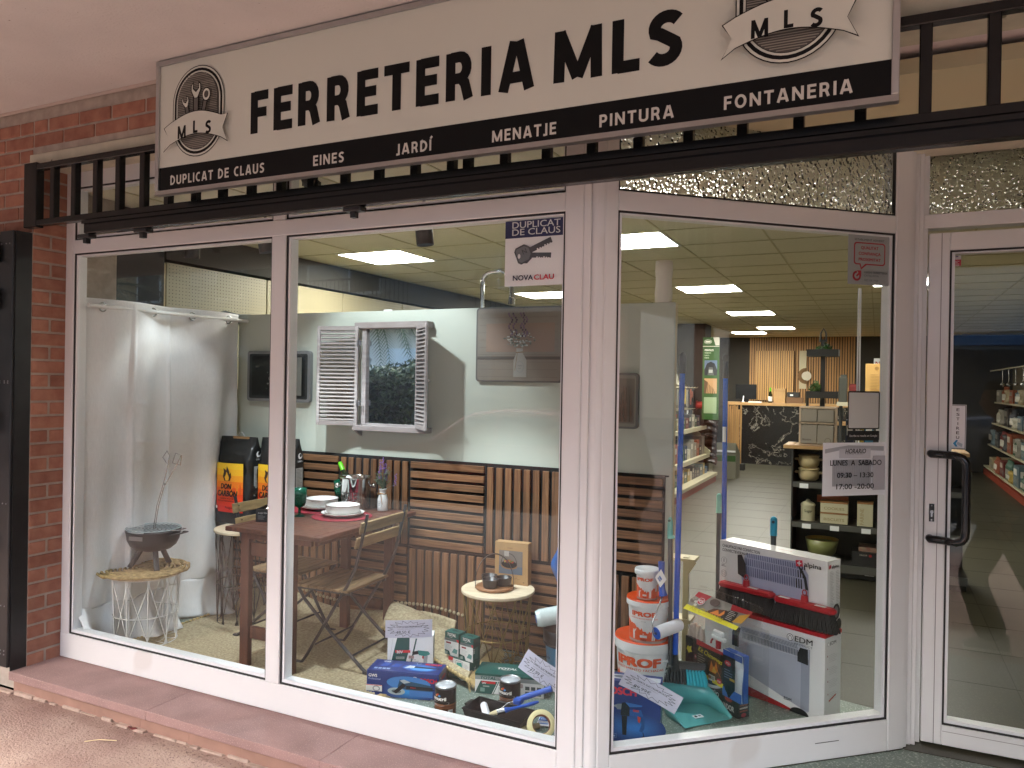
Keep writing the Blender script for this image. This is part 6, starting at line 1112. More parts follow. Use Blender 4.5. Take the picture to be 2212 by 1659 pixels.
def logo(cx, cz):   # centre x, z of the arch middle
    def stad(w, zt, zb, n=20): return [(cx+w*math.cos(PI*i/n), zt+w*math.sin(PI*i/n)) for i in range(n+1)]+[(cx+w*math.cos(PI+PI*i/n), zb+w*math.sin(PI+PI*i/n)) for i in range(n+1)]
    zt, zb = cz+.045, cz-.045
    for w, m in ((.158, SB), (.154, PAN), (.146, SB), (.134, PAN), (.127, SB), (.125, flat('#4a4742'))): a.poly(stad(w, zt, zb), m)
    gg = random.Random(3); z = zb-.118
    while z < zt+.118:
        hw = .123 if zb < z < zt else math.sqrt(max(0, .123**2-((z-zt) if z > zt else (zb-z))**2))
        if hw > .01: a.r(cx-hw, z, hw*2, gg.uniform(.0022,.0042), flat('#8d897e')); 
        z += .0078
    for dx, rot, zt_, s in ((-.062, 14, .035, .8), (.0, 0, .075, 1.15), (.062, -14, .05, .9)):
        ca, sa = math.cos(R(rot)), math.sin(R(rot)); f = lambda P_: [(cx+dx+(u*ca-v*sa)*s, cz+zt_+(u*sa+v*ca)*s) for u, v in P_]
        a.poly(f([(-.014,-.13),(.014,-.13),(.017,-.015),(-.017,-.015)]), SB); a.poly(f([(-.009,-.12),(.009,-.12),(.011,-.02),(-.011,-.02)]), flat('#5b5852'))
        if dx < .05: a.poly(f([(-.01,-.02),(.01,-.02),(.028,.01),(.026,.035),(.012,.045),(.014,.02),(.0,.008),(-.014,.02),(-.012,.045),(-.028,.032),(-.028,.01)]), SB); a.poly(f([(-.007,-.018),(.007,-.018),(.023,.01),(.022,.032),(.016,.036),(.017,.017),(.0,.003),(-.017,.017),(-.016,.038),(-.023,.03),(-.023,.01)]), PAN)
        else: q = f([(0,.012)])[0]; a.ell(*q, .026, .03, SB, 18); a.ell(*q, .022, .026, PAN, 18); a.ell(*q, .013, .016, SB, 14); a.ell(*q, .011, .014, flat('#4a4742'), 14)
    def rib(off, m):
        up = [(cx-.155+.31*i/16, cz-.043+.036*math.sin(PI*i/16)+off) for i in range(17)]; dn = [(cx+.155-.31*i/16, cz-.137+.033*math.sin(PI*i/16)-off) for i in range(17)]
        a.poly([(cx-.192-off*1.5,cz-.061+off*.3)]+up+[(cx+.192+off*1.5,cz-.041+off*.3),(cx+.165+off*.4,cz-.1),(cx+.193+off*1.5,cz-.158-off*2)]+dn+[(cx-.193-off*1.5,cz-.163-off*2),(cx-.165+off*.2,cz-.108)], m)
    rib(.0035, SB); rib(0, PAN)
    stroke_text(a, 'M', cx-.108, cz-.118, .057, SB, .052); stroke_text(a, 'L', cx-.012, cz-.103, .055, SB, .028); stroke_text(a, 'S', cx+.064, cz-.115, .057, SB, .034)
logo(X_(1.348), Z_(2.787)); logo(X_(3.842), Z_(2.787))
a.build('lettering', SG)
# ------------------------------------------------------------------ shop interior
OAK = mat('oak_slat', '#a97f4e', .55, var=.15, vscale=4, stretch=(6,6,.5), rand=.1, col2='#b98d5a'); OAKT = mat('oak_top', '#b08a5c', .45, var=.12, vscale=4, stretch=(1,8,1))
CHW_ = mat('shelf_cream', '#b9b093', .5); BLM = mat('shelf_black', (.022,.021,.02), .55)
bwn = thing('slatted_wall', 'oak slatted back wall behind the marble counter', 'wall panel', (1.58, 14.38, 0)); obj('felt', MB().box(0,.0,0,2.1,.02,2.648,FELT), bwn)
sl_ = MB().box(0,-.02,0,.034,.0,2.646,OAK).mesh('slat')
for i in range(42): o = obj('slat', sl_, bwn); o.location = (.003+i*.05, 0, 0)
t = thing('slat_sample', 'lighter oak slat sample panel hung on the slatted back wall', 'panel', (1.72, 14.33, 1.3)); obj('backing', MB().box(0,-.0,0,.78,.02,1.06,FELT), t)
OAK2 = mat('light_oak', '#c79a60', .5, var=.1, vscale=4, stretch=(6,6,.5), rand=.08); sm = MB().box(0,-.02,0,.032,0,1.06,OAK2).mesh('slat')
for i in range(17): o = obj('slat', sm, t); o.location = (.006+i*.0455, 0, 0)
t = thing('sunburst_mirror', 'narrow pale panel with half of a round sunburst mirror beside the slats', 'mirror', (2.60, 14.33, 1.56)); obj('panel', MB().box(0,-.01,0,.14,.02,.80,mat('cream_panel', '#bdb394', .6)), t)
mb = MB()
for i in range(40): a_ = PI*.5+PI*i/39; mb.box(-.006,.09,-.004,.006,.17,.004,mat('rattan', '#7e5f3a', .7), Matrix.Translation((.14,-.018,.27)) @ Matrix.Rotation(a_-PI/2, 4, 'Y') @ Matrix.Rotation(-PI/2, 4, 'X') @ Matrix.Rotation(0,4,'Z'))
obj('rays', mb, t, kind='stuff'); obj('glass', MB().cyl((.14,-.012,.27),(.14,-.02,.27),.1,mat('bright_disc', '#cfc6b0', .2),n=32), t)
# marble counter
MRB = bpy.data.materials.new('black_marble'); MRB.use_nodes = True; n = MRB.node_tree.nodes; l = MRB.node_tree.links; b = n['Principled BSDF']; b.inputs['Roughness'].default_value = .25
tc = n.new('ShaderNodeTexCoord'); nz = n.new('ShaderNodeTexNoise'); nz.inputs['Scale'].default_value = 2.1; nz.inputs['Detail'].default_value = 12; nz.inputs['Roughness'].default_value = .62; nz.inputs['Distortion'].default_value = .6; l.new(tc.outputs['Object'], nz.inputs['Vector'])
cr = n.new('ShaderNodeValToRGB'); e = cr.color_ramp.elements; e[0].position = .492; e[0].color = (.012,.011,.011,1); e[1].position = .512; e[1].color = (.012,.011,.011,1); q = cr.color_ramp.elements.new(.5); q.color = (.42,.37,.30,1); q = cr.color_ramp.elements.new(.496); q.color = (.05,.045,.04,1); q = cr.color_ramp.elements.new(.506); q.color = (.04,.036,.03,1)
l.new(nz.outputs['Fac'], cr.inputs[0]); l.new(cr.outputs[0], b.inputs['Base Color']); _M['black_marble'] = MRB
t = thing('counter', 'black veined marble shop counter with oak top and slatted end', 'counter', (0, 13.5, 0)); obj('marble_front', MB().box(1.5,0,.0,3.9,.03,1.20,MRB), t); obj('carcass', MB().box(1.34,.04,0,4.8,.6,1.2,mat('counter_body', '#3a3026', .7)), t); obj('counter_top', MB().box(1.2,-.03,1.203,4.9,.68,1.262,OAKT,b=.004), t)
so_ = MB().box(0,-.0,0,.03,.03,1.19,OAK).mesh('slat')
for i in range(4): o = obj('slat', so_, t); o.location = (1.325+i*.045, 0, 0)
obj('lower_counter', MB().box(3.3,-1.0,0,3.9,-.05,.9,MRB).box(3.25,-1.05,.9,3.95,-.04,.94,OAKT), t)
CT = 1.264
t = thing('computer_screen', 'black all in one computer screen on the counter', 'monitor', (1.42, 13.6, CT), 8); obj('screen', MB().box(0,0,.06,.42,.02,.37,mat('screen_black', (.01,.01,.011), .2),b=.004), t); obj('stand', MB().box(.16,.02,0,.26,.1,.2,mat('screen_black')).box(.1,-.04,0,.32,.14,.01,mat('screen_black')), t)
tag(obj('white_phone_stand', MB().box(1.56,13.5,CT,1.62,13.53,CT+.01,WHITE).prism([(13.5,CT),(13.505,CT),(13.56,CT+.13),(13.553,CT+.13)],'x',1.58,1.6,WHITE)), 'thin white stand leaning in front of the computer screen', 'stand')
t = thing('counter_bottle', 'dark wine bottle with green capsule on the counter', 'bottle', (2.12, 13.56, CT)); obj('glass', MB().lathe([(0,0),(.037,0),(.038,.17),(.015,.24),(.014,.30),(0,.30)],(0,0,0),mat('bottle_glass'),n=20), t); obj('capsule', MB().cyl((0,0,.235),(0,0,.31),.0165,mat('green_foil'),n=16), t); obj('label', MB().lathe([(.0388,.03),(.0388,.13)],(0,0,0),WHITE,n=20), t)
t = carton('kraft_parcel', 'brown cardboard parcel standing beside the wine bottle on the counter', 2.19, 13.56, CT, 0, .22, .2, .29, KR); obj('tape_band', MB().box(.0,-.0012,.24,.22,-.0004,.25,mat('tan_tape','#8a6a40',.4)), t)
t = thing('label_printer', 'dark label printer standing on a brown box on the counter', 'printer', (2.44, 13.56, CT)); obj('box', MB().box(-.01,0,0,.3,.2,.12,mat('brown_box','#6d4f34',.7)), t); obj('printer_body', MB().box(0,0,.122,.24,.18,.225,BLM,b=.01), t); obj('label', MB().box(.06,-.002,.15,.12,0,.18,WHITE), t)
tag(obj('papers', MB().box(1.7,13.48,CT,1.95,13.6,CT+.02,WHITE).box(1.97,13.5,CT,2.08,13.6,CT+.012,mat('tan_tape'))), 'loose white papers lying on the counter', 'papers')
# dark column and green profile poster
tag(obj('dark_column', MB().box(.95,10.3,0,1.44,10.8,2.647,DARKW)), 'dark grey square column under the shop ceiling', 'column')
t = thing('profile_poster', 'tall green poster panel for garden profiles beside the dark column', 'poster', (1.55, 9.6, 1.05)); GRN = mat('poster_green', '#2f5222', .5); obj('board', MB().box(0,0,0,.26,.03,1.32,GRN), t)
a = Art.plane((0,0,0)); a.poly([(.16,1.32),(.26,1.32),(.26,1.19),(.2,1.19)], flat('#c9c4b4')); a.r(0,1.17,.26,.01,flat('#c9c4b4')); a.ell(.08,1.25,.06,.035,flat('#dcd8cc'),20); a.ell(.08,1.25,.054,.03,GRN,20); a.r(.04,1.235,.08,.03,flat('#dcd8cc')); a.t('PERFILES', .03,1.1,.028,flat('#e2dfd2'),w=.14,b=.03); a.t('PARQUETS', .03,1.06,.02,flat('#b9c7a8'),w=.1); a.t('SUELO', .03,1.02,.02,flat('#b9c7a8'),w=.07); a.t('PUERTA', .03,.98,.02,flat('#b9c7a8'),w=.07)
a.r(.03,.71,.2,.24,flat('#5d6b86')); a.poly([(.03,.71),(.23,.71),(.23,.8),(.19,.9),(.13,.93),(.07,.9),(.03,.8)], flat('#23252a')); a.poly([(.08,.71),(.18,.71),(.16,.84),(.1,.84)], flat('#5a5a58')); a.r(.1,.75,.06,.05,flat('#a6a6a2')); a.r(.03,.42,.2,.24,flat('#b38b62')); a.poly([(.03,.42),(.06,.42),(.09,.6),(.03,.64)], flat('#5f4630')); 
for i in range(5): a.poly([(.07+i*.03,.42),(.085+i*.03,.42),(.1+i*.02,.58-i*.02),(.09+i*.02,.58-i*.02)], flat('#6f5134'))
a.r(.03,.1,.2,.26,flat('#8fa07c')); a.build('print', t)
# left gondola, shelves facing the aisle (towards +X)
gd = thing('shelf_gondola', 'long cream shop gondola with red kick board on the left aisle', 'shelf unit'); obj('back_panel', MB().box(1.12,5.0,.0,1.16,10.25,1.62,mat('peg_back', '#6b6048', .7)), gd); obj('kick_board', MB().box(1.16,5.0,.0,1.68,10.2,.10,mat('red_kick', '#8a3a26', .5)).box(1.16,5.0,.101,1.70,10.21,.15,CHW_), gd)
for z, d in ((.44, .42), (.90, .36)): obj('shelf', MB().box(1.16,5.0,z,1.16+d,10.1,z+.02,CHW_).box(1.16+d,5.0,z-.03,1.17+d,10.1,z+.03,CHW_), gd)
obj('end_bracket', MB().prism([(1.16,.44),(1.58,.44),(1.60,.5),(1.5,.58),(1.42,.8),(1.3,.88),(1.16,.9)], 'y', 10.1, 10.13, CHW_), gd); obj('hook_rail', MB().box(1.16,7.2,1.55,1.19,10.2,1.58,CHW_).box(1.16,7.2,1.20,1.19,10.2,1.22,CHW_), gd)
PCOL = ['#27324a','#2a2a2a','#6a2a26','#2f4f3c','#3d3d40','#a88f45','#5b6b70','#8f4a30','#3a6488','#c4bda8','#a89878','#8a8478']; ORD = ['first','second','third','fourth','fifth','sixth','seventh','eighth','ninth','tenth','eleventh','twelfth','thirteenth','fourteenth']
CN = {'#a89878':'tan','#8a8478':'taupe','#6a2a26':'dark red','#c4bda8':'cream','#27324a':'navy','#2a2a2a':'black','#6a2a26':'dark red','#2f4f3c':'green','#3d3d40':'charcoal','#a88f45':'yellow','#5b6b70':'grey','#8f4a30':'orange','#3a6488':'blue','#c4bda8':'cream'}
def goods(t, k, dx, dy, h, c_):
    m_ = mat('box_'+c_, c_, .5); L1 = flat(['#cfc8b8', '#8a8478', '#b9b0a0', '#d8d4c8'][k % 4])
    if k % 3 == 0:   # two rows of tins or bottles
        n_ = max(2, int(dy/.1)); r_ = dy/n_/2*.92; mb = MB()
        for j in range(n_): mb.lathe([(0,0),(r_,0),(r_,h*.62),(r_*.5,h*.78),(r_*.35,h*.8),(r_*.35,h*.95),(0,h*.95)], (r_+.01, dy/n_*(j+.5), 0), m_, n=12).lathe([(r_*1.01,h*.15),(r_*1.01,h*.5)], (r_+.01, dy/n_*(j+.5), 0), L1, n=12)
        obj('bottles', mb, t, kind='stuff')
    elif k % 3 == 1:
        obj('carton', MB().box(0,0,0,dx,dy,h,m_), t); a = Art.plane((0,dy,0), (0,-1,0)); a.r(.02,h*.55,dy*.6,h*.3,L1); a.lines(.02,h*.4,dy*.7,4,h*.07,flat('#9a968c')); a.r(dy*.7,h*.1,dy*.22,h*.35,flat('#6b6a64')); a.build('print', t)
        a = Art.plane((0,0,0)); a.r(.02,h*.5,dx*.5,h*.3,L1); a.build('end_print', t)
    else:
        mb = MB(); n_ = 3
        for j in range(n_): mb.grid(6, 5, lambda u, v: (.01+.03*math.sin(PI*v)+.02*u, dy/n_*(j+u), h*.85*v+.01*math.sin(9*u+j)), m_)
        o = obj('pouches', mb, t, kind='stuff'); o.modifiers.new('s','SOLIDIFY').thickness = .05; a = Art.plane((-.045,dy,0), (0,-1,0)); [a.r(dy/n_*j+.015,h*.3,dy/n_*.6,h*.3,L1) for j in range(n_)]; a.build('print', t)
gg = random.Random(31)
for row, (z, ln) in enumerate(((1.535, .30), (1.19, .24))):
    for i in range(12):
        y = 7.6+i*.215; c_ = ['#2a2a2a','#27324a','#2a2a2a','#3d3d40','#2a2a2a','#5b6b70','#3a6488','#2f4f3c','#a88f45','#2a2a2a','#8f4a30','#2a2a2a'][(i+row*5) % 12]; kind = ['pliers','screwdriver','scissors'][(i+row) % 3]
        t = thing('hanging_tool', f'{CN[c_]} {kind} packet hanging {ORD[i]} from the window on the {("upper","lower")[row]} hook rail', 'tool packet', (1.19, y, z), 0, 'tool packets on the left gondola')
        obj('hook', MB().tube([(0,0,.02),(.2,0,.02),(.215,0,.035)], .004, CHW_, n=5), t); L_ = ln*gg.uniform(.75,1.05); pc = mat('tool_'+c_, c_, .4)
        if kind == 'scissors': mb = MB(); mb.tube([(.15,-.02,-.02),(.15,.0,-L_*.5),(.15,.02,-L_)], .012, pc, n=6); mb.tube([(.15,.02,-.02),(.15,.0,-L_*.5),(.15,-.02,-L_)], .012, pc, n=6); mb.tube([(.15,.03*math.cos(a_),-.03+.03*math.sin(a_)) for a_ in [2*PI*k/10 for k in range(10)]], .008, pc, n=5, closed=True)
        elif kind == 'pliers': mb = MB().box(.13,-.04,-L_,.15,.04,-.01,mat('clear_blister','#8f8b80',.2)).tube([(.16,-.025,-.04),(.165,-.012,-L_*.5),(.165,0,-L_*.7)], .012, pc, n=6).tube([(.16,.025,-.04),(.165,.012,-L_*.5),(.165,0,-L_*.7)], .012, pc, n=6)
        else: mb = MB().box(.14,-.035,-L_*.9,.15,.035,-.0,WHITE if i % 2 else pc).cyl((.165,0,-.04),(.165,0,-L_*.5),.015,pc,n=8).cyl((.165,0,-L_*.5),(.165,0,-L_*.85),.004,STEEL,n=6)
        obj('tool', mb, t)
for row, (z, dd) in enumerate(((.921, .30), (.461, .36), (.151, .42))):
    y = 7.5; i = 0
    while y < 10.0 and i < 14:
        w_ = gg.uniform(.12, .24); h_ = gg.uniform(.12, .26)*(1, 1.15, .85)[row]; c_ = gg.choice(PCOL); t = thing('shelf_box', f'{CN[c_]} product box, {ORD[i]} from the window on the {("top","middle","bottom")[row]} shelf of the left gondola', 'box', (1.20, y, z), 0, 'boxes on the left gondola'); mb = MB(); mb.box(0,0,0,dd-.06,w_-.02,h_,mat('box_'+c_, c_, .5)); obj('carton', mb, t); a = side(dd-.06); a.r(.015,h_*.5,w_*.5,h_*.3,flat(gg.choice(['#cfc8b8','#8a8478','#b9b0a0']))); a.lines(.015,h_*.35,w_*.55,3,h_*.07,flat('#9a968c')); a.build('print', t); y += w_+gg.uniform(0,.02); i += 1
# brown hanging packets at the end of the gondola
for i in range(7):
    t = thing('snack_packet', f'dark brown crinkled packet, {ORD[i]} from the top at the gondola end', 'packet', (1.30, 10.3, .95-.11*i), 0, 'brown packets hanging at the gondola end'); mb = MB(); mb.grid(8,5,lambda u, v: (.0+.36*u, .02*math.sin(u*9+i)+.03*math.sin(PI*v), .09*v-.02*math.sin(u*7)), mat('brown_foil', '#3a2318', .25, bump=.6, bscale=18)); o = obj('packet', mb, t); o.modifiers.new('s','SOLIDIFY').thickness = .04
t = thing('clear_bag_bundle', 'crumpled clear plastic bags on top of the left gondola', 'bag', (1.28, 8.2, 1.6)); mb = MB()
for k in range(3): mb.grid(8,8,lambda u, v: ((u-.5)*.2+k*.02, .22*k+(v-.5)*.25, .17*math.sin(PI*u)*math.sin(PI*v)*(1+.3*math.sin(9*u+k))), mat('crinkle_plastic', '#8f8a78', .1, bump=1, bscale=20, bdist=.01))
obj('bags', mb, t)
t = thing('line_spool', 'red reel of line hanging near the end of the left gondola', 'reel', (1.46, 9.9, 1.27)); obj('spool', MB().cyl((-.05,0,0),(.05,0,0),.06,mat('red_line','#c0281c',.4),n=20).cyl((-.06,0,0),(-.05,0,0),.075,mat('red_plastic'),n=20).cyl((.05,0,0),(.06,0,0),.075,mat('red_plastic'),n=20), t)
# timber rack + green brochure box
t = thing('moulding_rack', 'rack of upright wooden mouldings beyond the left gondola', 'rack', (1.50, 12.2, 0)); 
for i in range(7): obj('moulding', MB().box(i*.04,0,0,i*.04+.03,.02,1.25-.05*(i%3),OAK), t)
obj('rack_base', MB().box(-.03,-.1,0,.34,.06,.12,BLM), t)
t = thing('brochure_bin', 'white and green slanted bin on the floor in front of the counter', 'bin', (1.55, 10.6, 0)); obj('bin', MB().prism([(0,0),(.45,0),(.45,.42),(0,.62)],'x',0,.38,mat('bin_grey','#7e7b6c',.4)), t); obj('green_band', MB().box(.001,-.004,.30,.379,-.001,.40,GRN).box(.001,-.03,.46,.379,.02,.49,WHITE), t)
# right shelf unit facing the window
rs = thing('kitchen_shelf', 'black shelf unit with kitchen storage near the right of the angled window', 'shelf unit', (3.46, 4.1, 0)); obj('back_panel', MB().box(.0,.40,.0,1.3,.42,1.1,BLM), rs); obj('side_panel', MB().box(-.012,.0,.0,.0,.42,1.1,BLM), rs)
for z in (.775, .435): obj('shelf', MB().box(0,.0,z,1.3,.40,z+.015,BLM), rs); obj('label_rail', MB().box(0,-.012,z-.03,1.3,-.001,z+.014,mat('rail_grey','#55544f',.4)), rs)
obj('base_shelf', MB().box(0,-.01,.10,1.3,.4,.125,BLM).box(0,.06,0,1.3,.4,.10,BLM).box(0,-.022,.06,1.3,-.01,.125,mat('rail_grey')), rs); obj('top_board', MB().box(-.08,-.02,1.072,1.3,.42,1.10,OAKT), rs)
for z, xs_ in ((.775, (.055,)), (.435, (.08,.30,.54,.9)), (.09,(.57,))):
    for x in xs_: o = obj('price_label', MB().box(x,-.0135,z-.035,x+.07,-.0125,z+.005,WHITE), rs)
CRC = mat('cream_ceramic', '#c9b48a', .35)
for i, (z, lb) in enumerate(((.792, 'lower cream soup tureen with lug handles'), (.905, 'upper cream soup tureen stacked on the other'))):
    t = thing('tureen', lb+' on the black shelf', 'tureen', (3.575, 4.24, z)); obj('body', MB().lathe([(0,0),(.06,0),(.08,.02),(.088,.06),(.08,.085),(.084,.095),(.088,.1),(.082,.11),(.076,.105),(0,.1)],(0,0,0),CRC,n=36), t)
    for s_ in (-1,1): obj('lug_handle', MB().tube([(s_*.08,-.03,.07),(s_*.105,-.02,.07),(s_*.105,.02,.07),(s_*.08,.03,.07)],.009,CRC,n=6), t)
ENM = mat('cream_enamel', '#c8c0a0', .3); TKL = mat('acacia_lid', '#9a6a3f', .5); 
t = thing('sugar_canister', 'cream enamel sugar canister with domed lid on the middle shelf', 'canister', (3.575, 4.22, .451)); obj('can', MB().cyl((0,0,0),(0,0,.125),.057,ENM,n=32), t); obj('lid', MB().lathe([(.06,.125),(.061,.135),(.05,.15),(.02,.165),(.012,.18),(0,.182)],(0,0,0),ENM,n=32), t); a = Art.drum((0,0,0),.057,-135); a.t('Sugar', .02,.075,.022,flat('#4a4436'),w=.065,b=.02); a.build('print', t)
def tinbox(label, x, y, z, w, d, h, s1, vert=False, lid=True):
    t = carton('storage_tin', label, x, y, z, 0, w, d, h, ENM, 'storage tin', part='tin', b=.003); obj('lid', MB().box(-.002,-.002,h,w+.002,d+.002,h+.013,TKL,b=.003), t); a = front(0)
    if vert: a.t(s1, w*.42, h*.08, .028, flat('#b09a72'), w=h*.72, rot=90)
    else: a.t(s1, w*.5, h*.3, .022, flat('#9d8c68'), w=w*.74, al='c')
    a.build('print', t)
tinbox('cream BISCUITS tin, lower one of the stacked pair', 3.68, 4.14, .451, .215, .15, .078, 'BISCUITS'); tinbox('cream COOKIES tin stacked on the biscuits tin', 3.68, 4.14, .543, .215, .15, .078, 'COOKIES'); tinbox('tall cream FARINE flour tin with wooden lid', 3.965, 4.13, .451, .12, .12, .185, 'FARINE', True)
t = thing('orange_tray', 'orange patterned tray behind the cookie tin', 'tray', (3.64, 4.33, .6)); obj('tray', MB().box(0,0,0,.25,.02,.06,mat('orange_card','#b5562a',.5)), t)
t = thing('serving_bowl', 'large yellow and green mixing bowl on the bottom shelf', 'bowl', (3.69, 4.25, .127)); obj('bowl', MB().lathe([(0,0),(.06,0),(.11,.06),(.135,.17),(.13,.17),(.105,.06),(0,.01)],(0,0,0),mat('olive_bowl','#7a7d4a',.4),n=36).lathe([(.1355,.171),(.129,.172),(.12,.12)],(0,0,0),mat('ochre_glaze','#b08a3c',.4),n=36), t)
t = carton('pan_box', 'black cookware box with red dot on the bottom shelf', 3.93, 4.13, .127, 0, .32, .2, .11, mat('black_carton'), b=.002); a = front(0); a.t('FAGOR', .06,.08,.012,flat('#b9b4a6')); a.ell(.14,.085,.012,.012,flat('#a02a2a'),16); a.build('print', t); tag(obj('patterned_box', MB().box(3.98,4.15,.24,4.26,4.35,.275,mat('pattern_card','#b3a48c',.5,var=.3,vscale=18,col2='#7d3a34'))), 'flat box with a faded red pattern on the black cookware box', 'box')
# clear drawers, black tiered stand etc. on the top board
TZ = 1.103
t = thing('drawer_unit', 'cream framed drawer unit with clear plastic drawers on the shelf top', 'drawer unit', (3.50, 4.12, TZ)); PK = mat('pink_beige_plastic', '#b7a088', .4); CL = mat('cloudy_plastic', '#8f8578', .15)
mb = MB(); mb.box(0,0,0,.29,.28,.012,PK); mb.box(0,0,.185,.29,.28,.197,PK); mb.box(0,0,.315,.29,.28,.327,PK); mb.box(0,0,.012,.012,.28,.315,PK); mb.box(.278,0,.012,.29,.28,.315,PK); obj('frame', mb, t)
for x in (.014, .147): obj('drawer', MB().box(x,-.012,.016,x+.129,.25,.176,CL,b=.004), t); obj('drawer', MB().box(x,-.012,.2,x+.129,.25,.308,CL,b=.004), t)
a = Art.plane((0,-.0125,0)); a.t('Blocaux', .03,.045,.014,flat('#4a4238'),w=.07); a.ell(.23,.045,.024,.024,flat('#4a4238'),20); a.ell(.23,.045,.021,.021,CL,20); a.build('print', t)
t = thing('tiered_stand', 'black two tier plant stand with arched handle on the shelf top', 'stand', (3.66, 4.48, TZ)); mb = MB()
for z in (.40, .77): mb.box(-.13,-.1,z,.13,.1,z+.012,BLM); [mb.box(*q, BLM) for q in ((-.13,-.1,z+.012,.13,-.09,z+.06),(-.13,.09,z+.012,.13,.1,z+.06),(-.13,-.09,z+.012,-.12,.09,z+.06),(.12,-.09,z+.012,.13,.09,z+.06))]
obj('trays', mb, t); obj('post', MB().box(-.02,-.012,0,.02,.012,.92,BLM), t); obj('arched_handle', MB().tube([(-.025,0,.9),(-.02,0,.98),(0,0,1.02),(.02,0,.98),(.025,0,.9)],.008,BLM,n=6), t); obj('foot', MB().box(-.13,-.1,0,.13,.1,.012,BLM).box(-.13,-.1,.012,-.12,.1,.4,BLM), t)
def plantlet(label, p, r, h, n, col):
    mb = MB(); g_ = random.Random(n); L1 = mat('leaf_'+col, col, .7, var=.3, vscale=30)
    for i in range(n):
        d = Vector((g_.gauss(0,1), g_.gauss(0,1), abs(g_.gauss(0,.8)))).normalized(); c_ = Vector(p)+Vector((d.x*r, d.y*r, d.z*h))*g_.uniform(.3,1)+Vector((0,0,h*.2)); a_ = Vector((g_.uniform(-1,1),g_.uniform(-1,1),g_.uniform(-1,1))).normalized()*.022; b_ = a_.cross(d).normalized()*.009; mb.add([c_-a_,c_+b_,c_+a_,c_-b_],[(0,1,2,3)],L1)
    t = thing('potted_plant', label, 'plant'); obj('leaves', mb, t); obj('pot', MB().cyl((p[0],p[1],p[2]),(p[0],p[1],p[2]+.05),r*.5,BLM,r1=r*.6,n=14), t)
plantlet('small bushy green plant on the top tier of the black stand', (3.67,4.48,1.885), .09, .09, 260, '#2f5a1f'); plantlet('grassy potted plant on the lower tier of the stand', (3.60,4.48,1.515), .06, .12, 160, '#4a6a2f')
t = thing('back_shelf', 'white shelf with shop goods behind the black tiered stand', 'shelf', (3.70, 6.2, 0)); obj('shelf_board', MB().box(0,0,1.40,.62,.3,1.44,mat('off_white','#a9a28c',.5)), t); obj('legs_panel', MB().box(0.02,.1,0,.05,.28,1.4,BLM).box(.57,.1,0,.6,.28,1.4,BLM), t)
t = carton('tall_kraft_box', 'tall narrow kraft box standing on the white back shelf', 3.98, 6.24, 1.441, 0, .22, .14, .42, mat('kraft_gold','#a07c42',.7)); a = front(0); a.lines(.05,.3,.12,14,.016,flat('#7a5a2c'),.004); a.ell(.11,.37,.02,.02,flat('#7a5a2c'),14); a.build('print', t)
for i, (x, w_, h_, c_, lb) in enumerate(((3.72,.08,.3,'#3a3a34','black wire lantern at the left end of the back shelf'),(3.82,.1,.2,'#5c1a1a','dark red object between lantern and tall kraft box'),(4.22,.09,.28,'#a59c88','pale carton right of the tall kraft box'))): tag(obj(('wire_lantern','red_vase','pale_carton')[i], MB().box(x,6.25,1.441,x+w_,6.4,1.441+h_*.9,mat('bs_'+c_, c_, .4),b=.006).box(x+.01,6.26,1.441+h_*.9,x+w_-.01,6.38,1.441+h_,mat('bs_'+c_))), lb, ('lantern','vase','carton')[i])
for i in range(8):
    x = 3.86+i*.075; c_ = ['#23304f','#8a7a2c','#2f6f8f','#3a3a3c','#7a2f2a','#c9c2ae','#2a4a3a','#b06a2a'][i]; h_ = [.22,.17,.2,.26,.15,.2,.18,.22][i]; tag(obj('shelf_packet', MB().box(x,4.3,TZ,x+.065,4.42,TZ+h_,mat('pk_'+c_, c_, .4),b=.004).box(x+.01,4.2985,TZ+h_*.4,x+.055,4.3,TZ+h_*.8,WHITE)), ['navy','mustard','sea blue','charcoal','brick red','ivory','bottle green','orange'][i]+' packet in the row right of the clear drawers', 'packet', 'packets right of the drawer unit')
t = thing('wall_rack', 'dark rack with clear cups below a white shop header at the far right', 'rack', (4.05, 8.0, 0)); obj('rack', MB().box(0,0,0,.8,.3,1.3,BLM), t); obj('header', MB().box(0,-.01,1.86,.5,.02,1.98,WHITE), t); a = Art.plane((0,-.01,1.86)); a.t('NOVACLAU', .02,.03,.05,flat('#a02a2a'),w=.4); a.build('print', t)
for k in range(3): obj('cup', MB().cyl((.15+k*.12,.1,1.301),(.15+k*.12,.1,1.42),.05,WHITE,r1=.06,n=16), t)
tag(obj('bead_chain', MB().tube([(4.02,.94,2.05),(4.02,.94,1.2)], .0035, WHITE, n=6).tube([(4.028,.947,2.05),(4.03,.947,1.2)], .0035, WHITE, n=6)), 'white beaded blind chain inside the angled window', 'chain')
# pegboard on the left wall
PEG = mat('cream_pegboard', '#8f866a', .5); pb = thing('pegboard', 'cream perforated metal pegboard panels high on the left shop wall', 'pegboard', (-.5, 0, 0)); obj('upright', MB().box(-.02,.93,.0,.035,.98,2.40,mat('slotted_upright','#a8946a',.5)), pb)
hole = MB(); BK = mat('hole_black', (.01,.008,.006), .9)
y = 1.0
for k in range(8):
    for z in (1.50, 1.96): obj('panel', MB().box(.0,y,z,.02,y+.99,z+.452,PEG,b=.003), pb)
    for j in range(38 if k < 3 else 24):
        for i in range(33):
            yy = y+.025+i*.0294; zz = 1.52+.025*j if k < 3 else 1.8+.025*j
            if zz > 2.40: continue
            if k > 4: continue
            hole.add([(.0206,yy-.0032,zz-.0032),(.0206,yy+.0032,zz-.0032),(.0206,yy+.0032,zz+.0032),(.0206,yy-.0032,zz+.0032)],[(0,1,2,3)],BK)
    y += 1.0
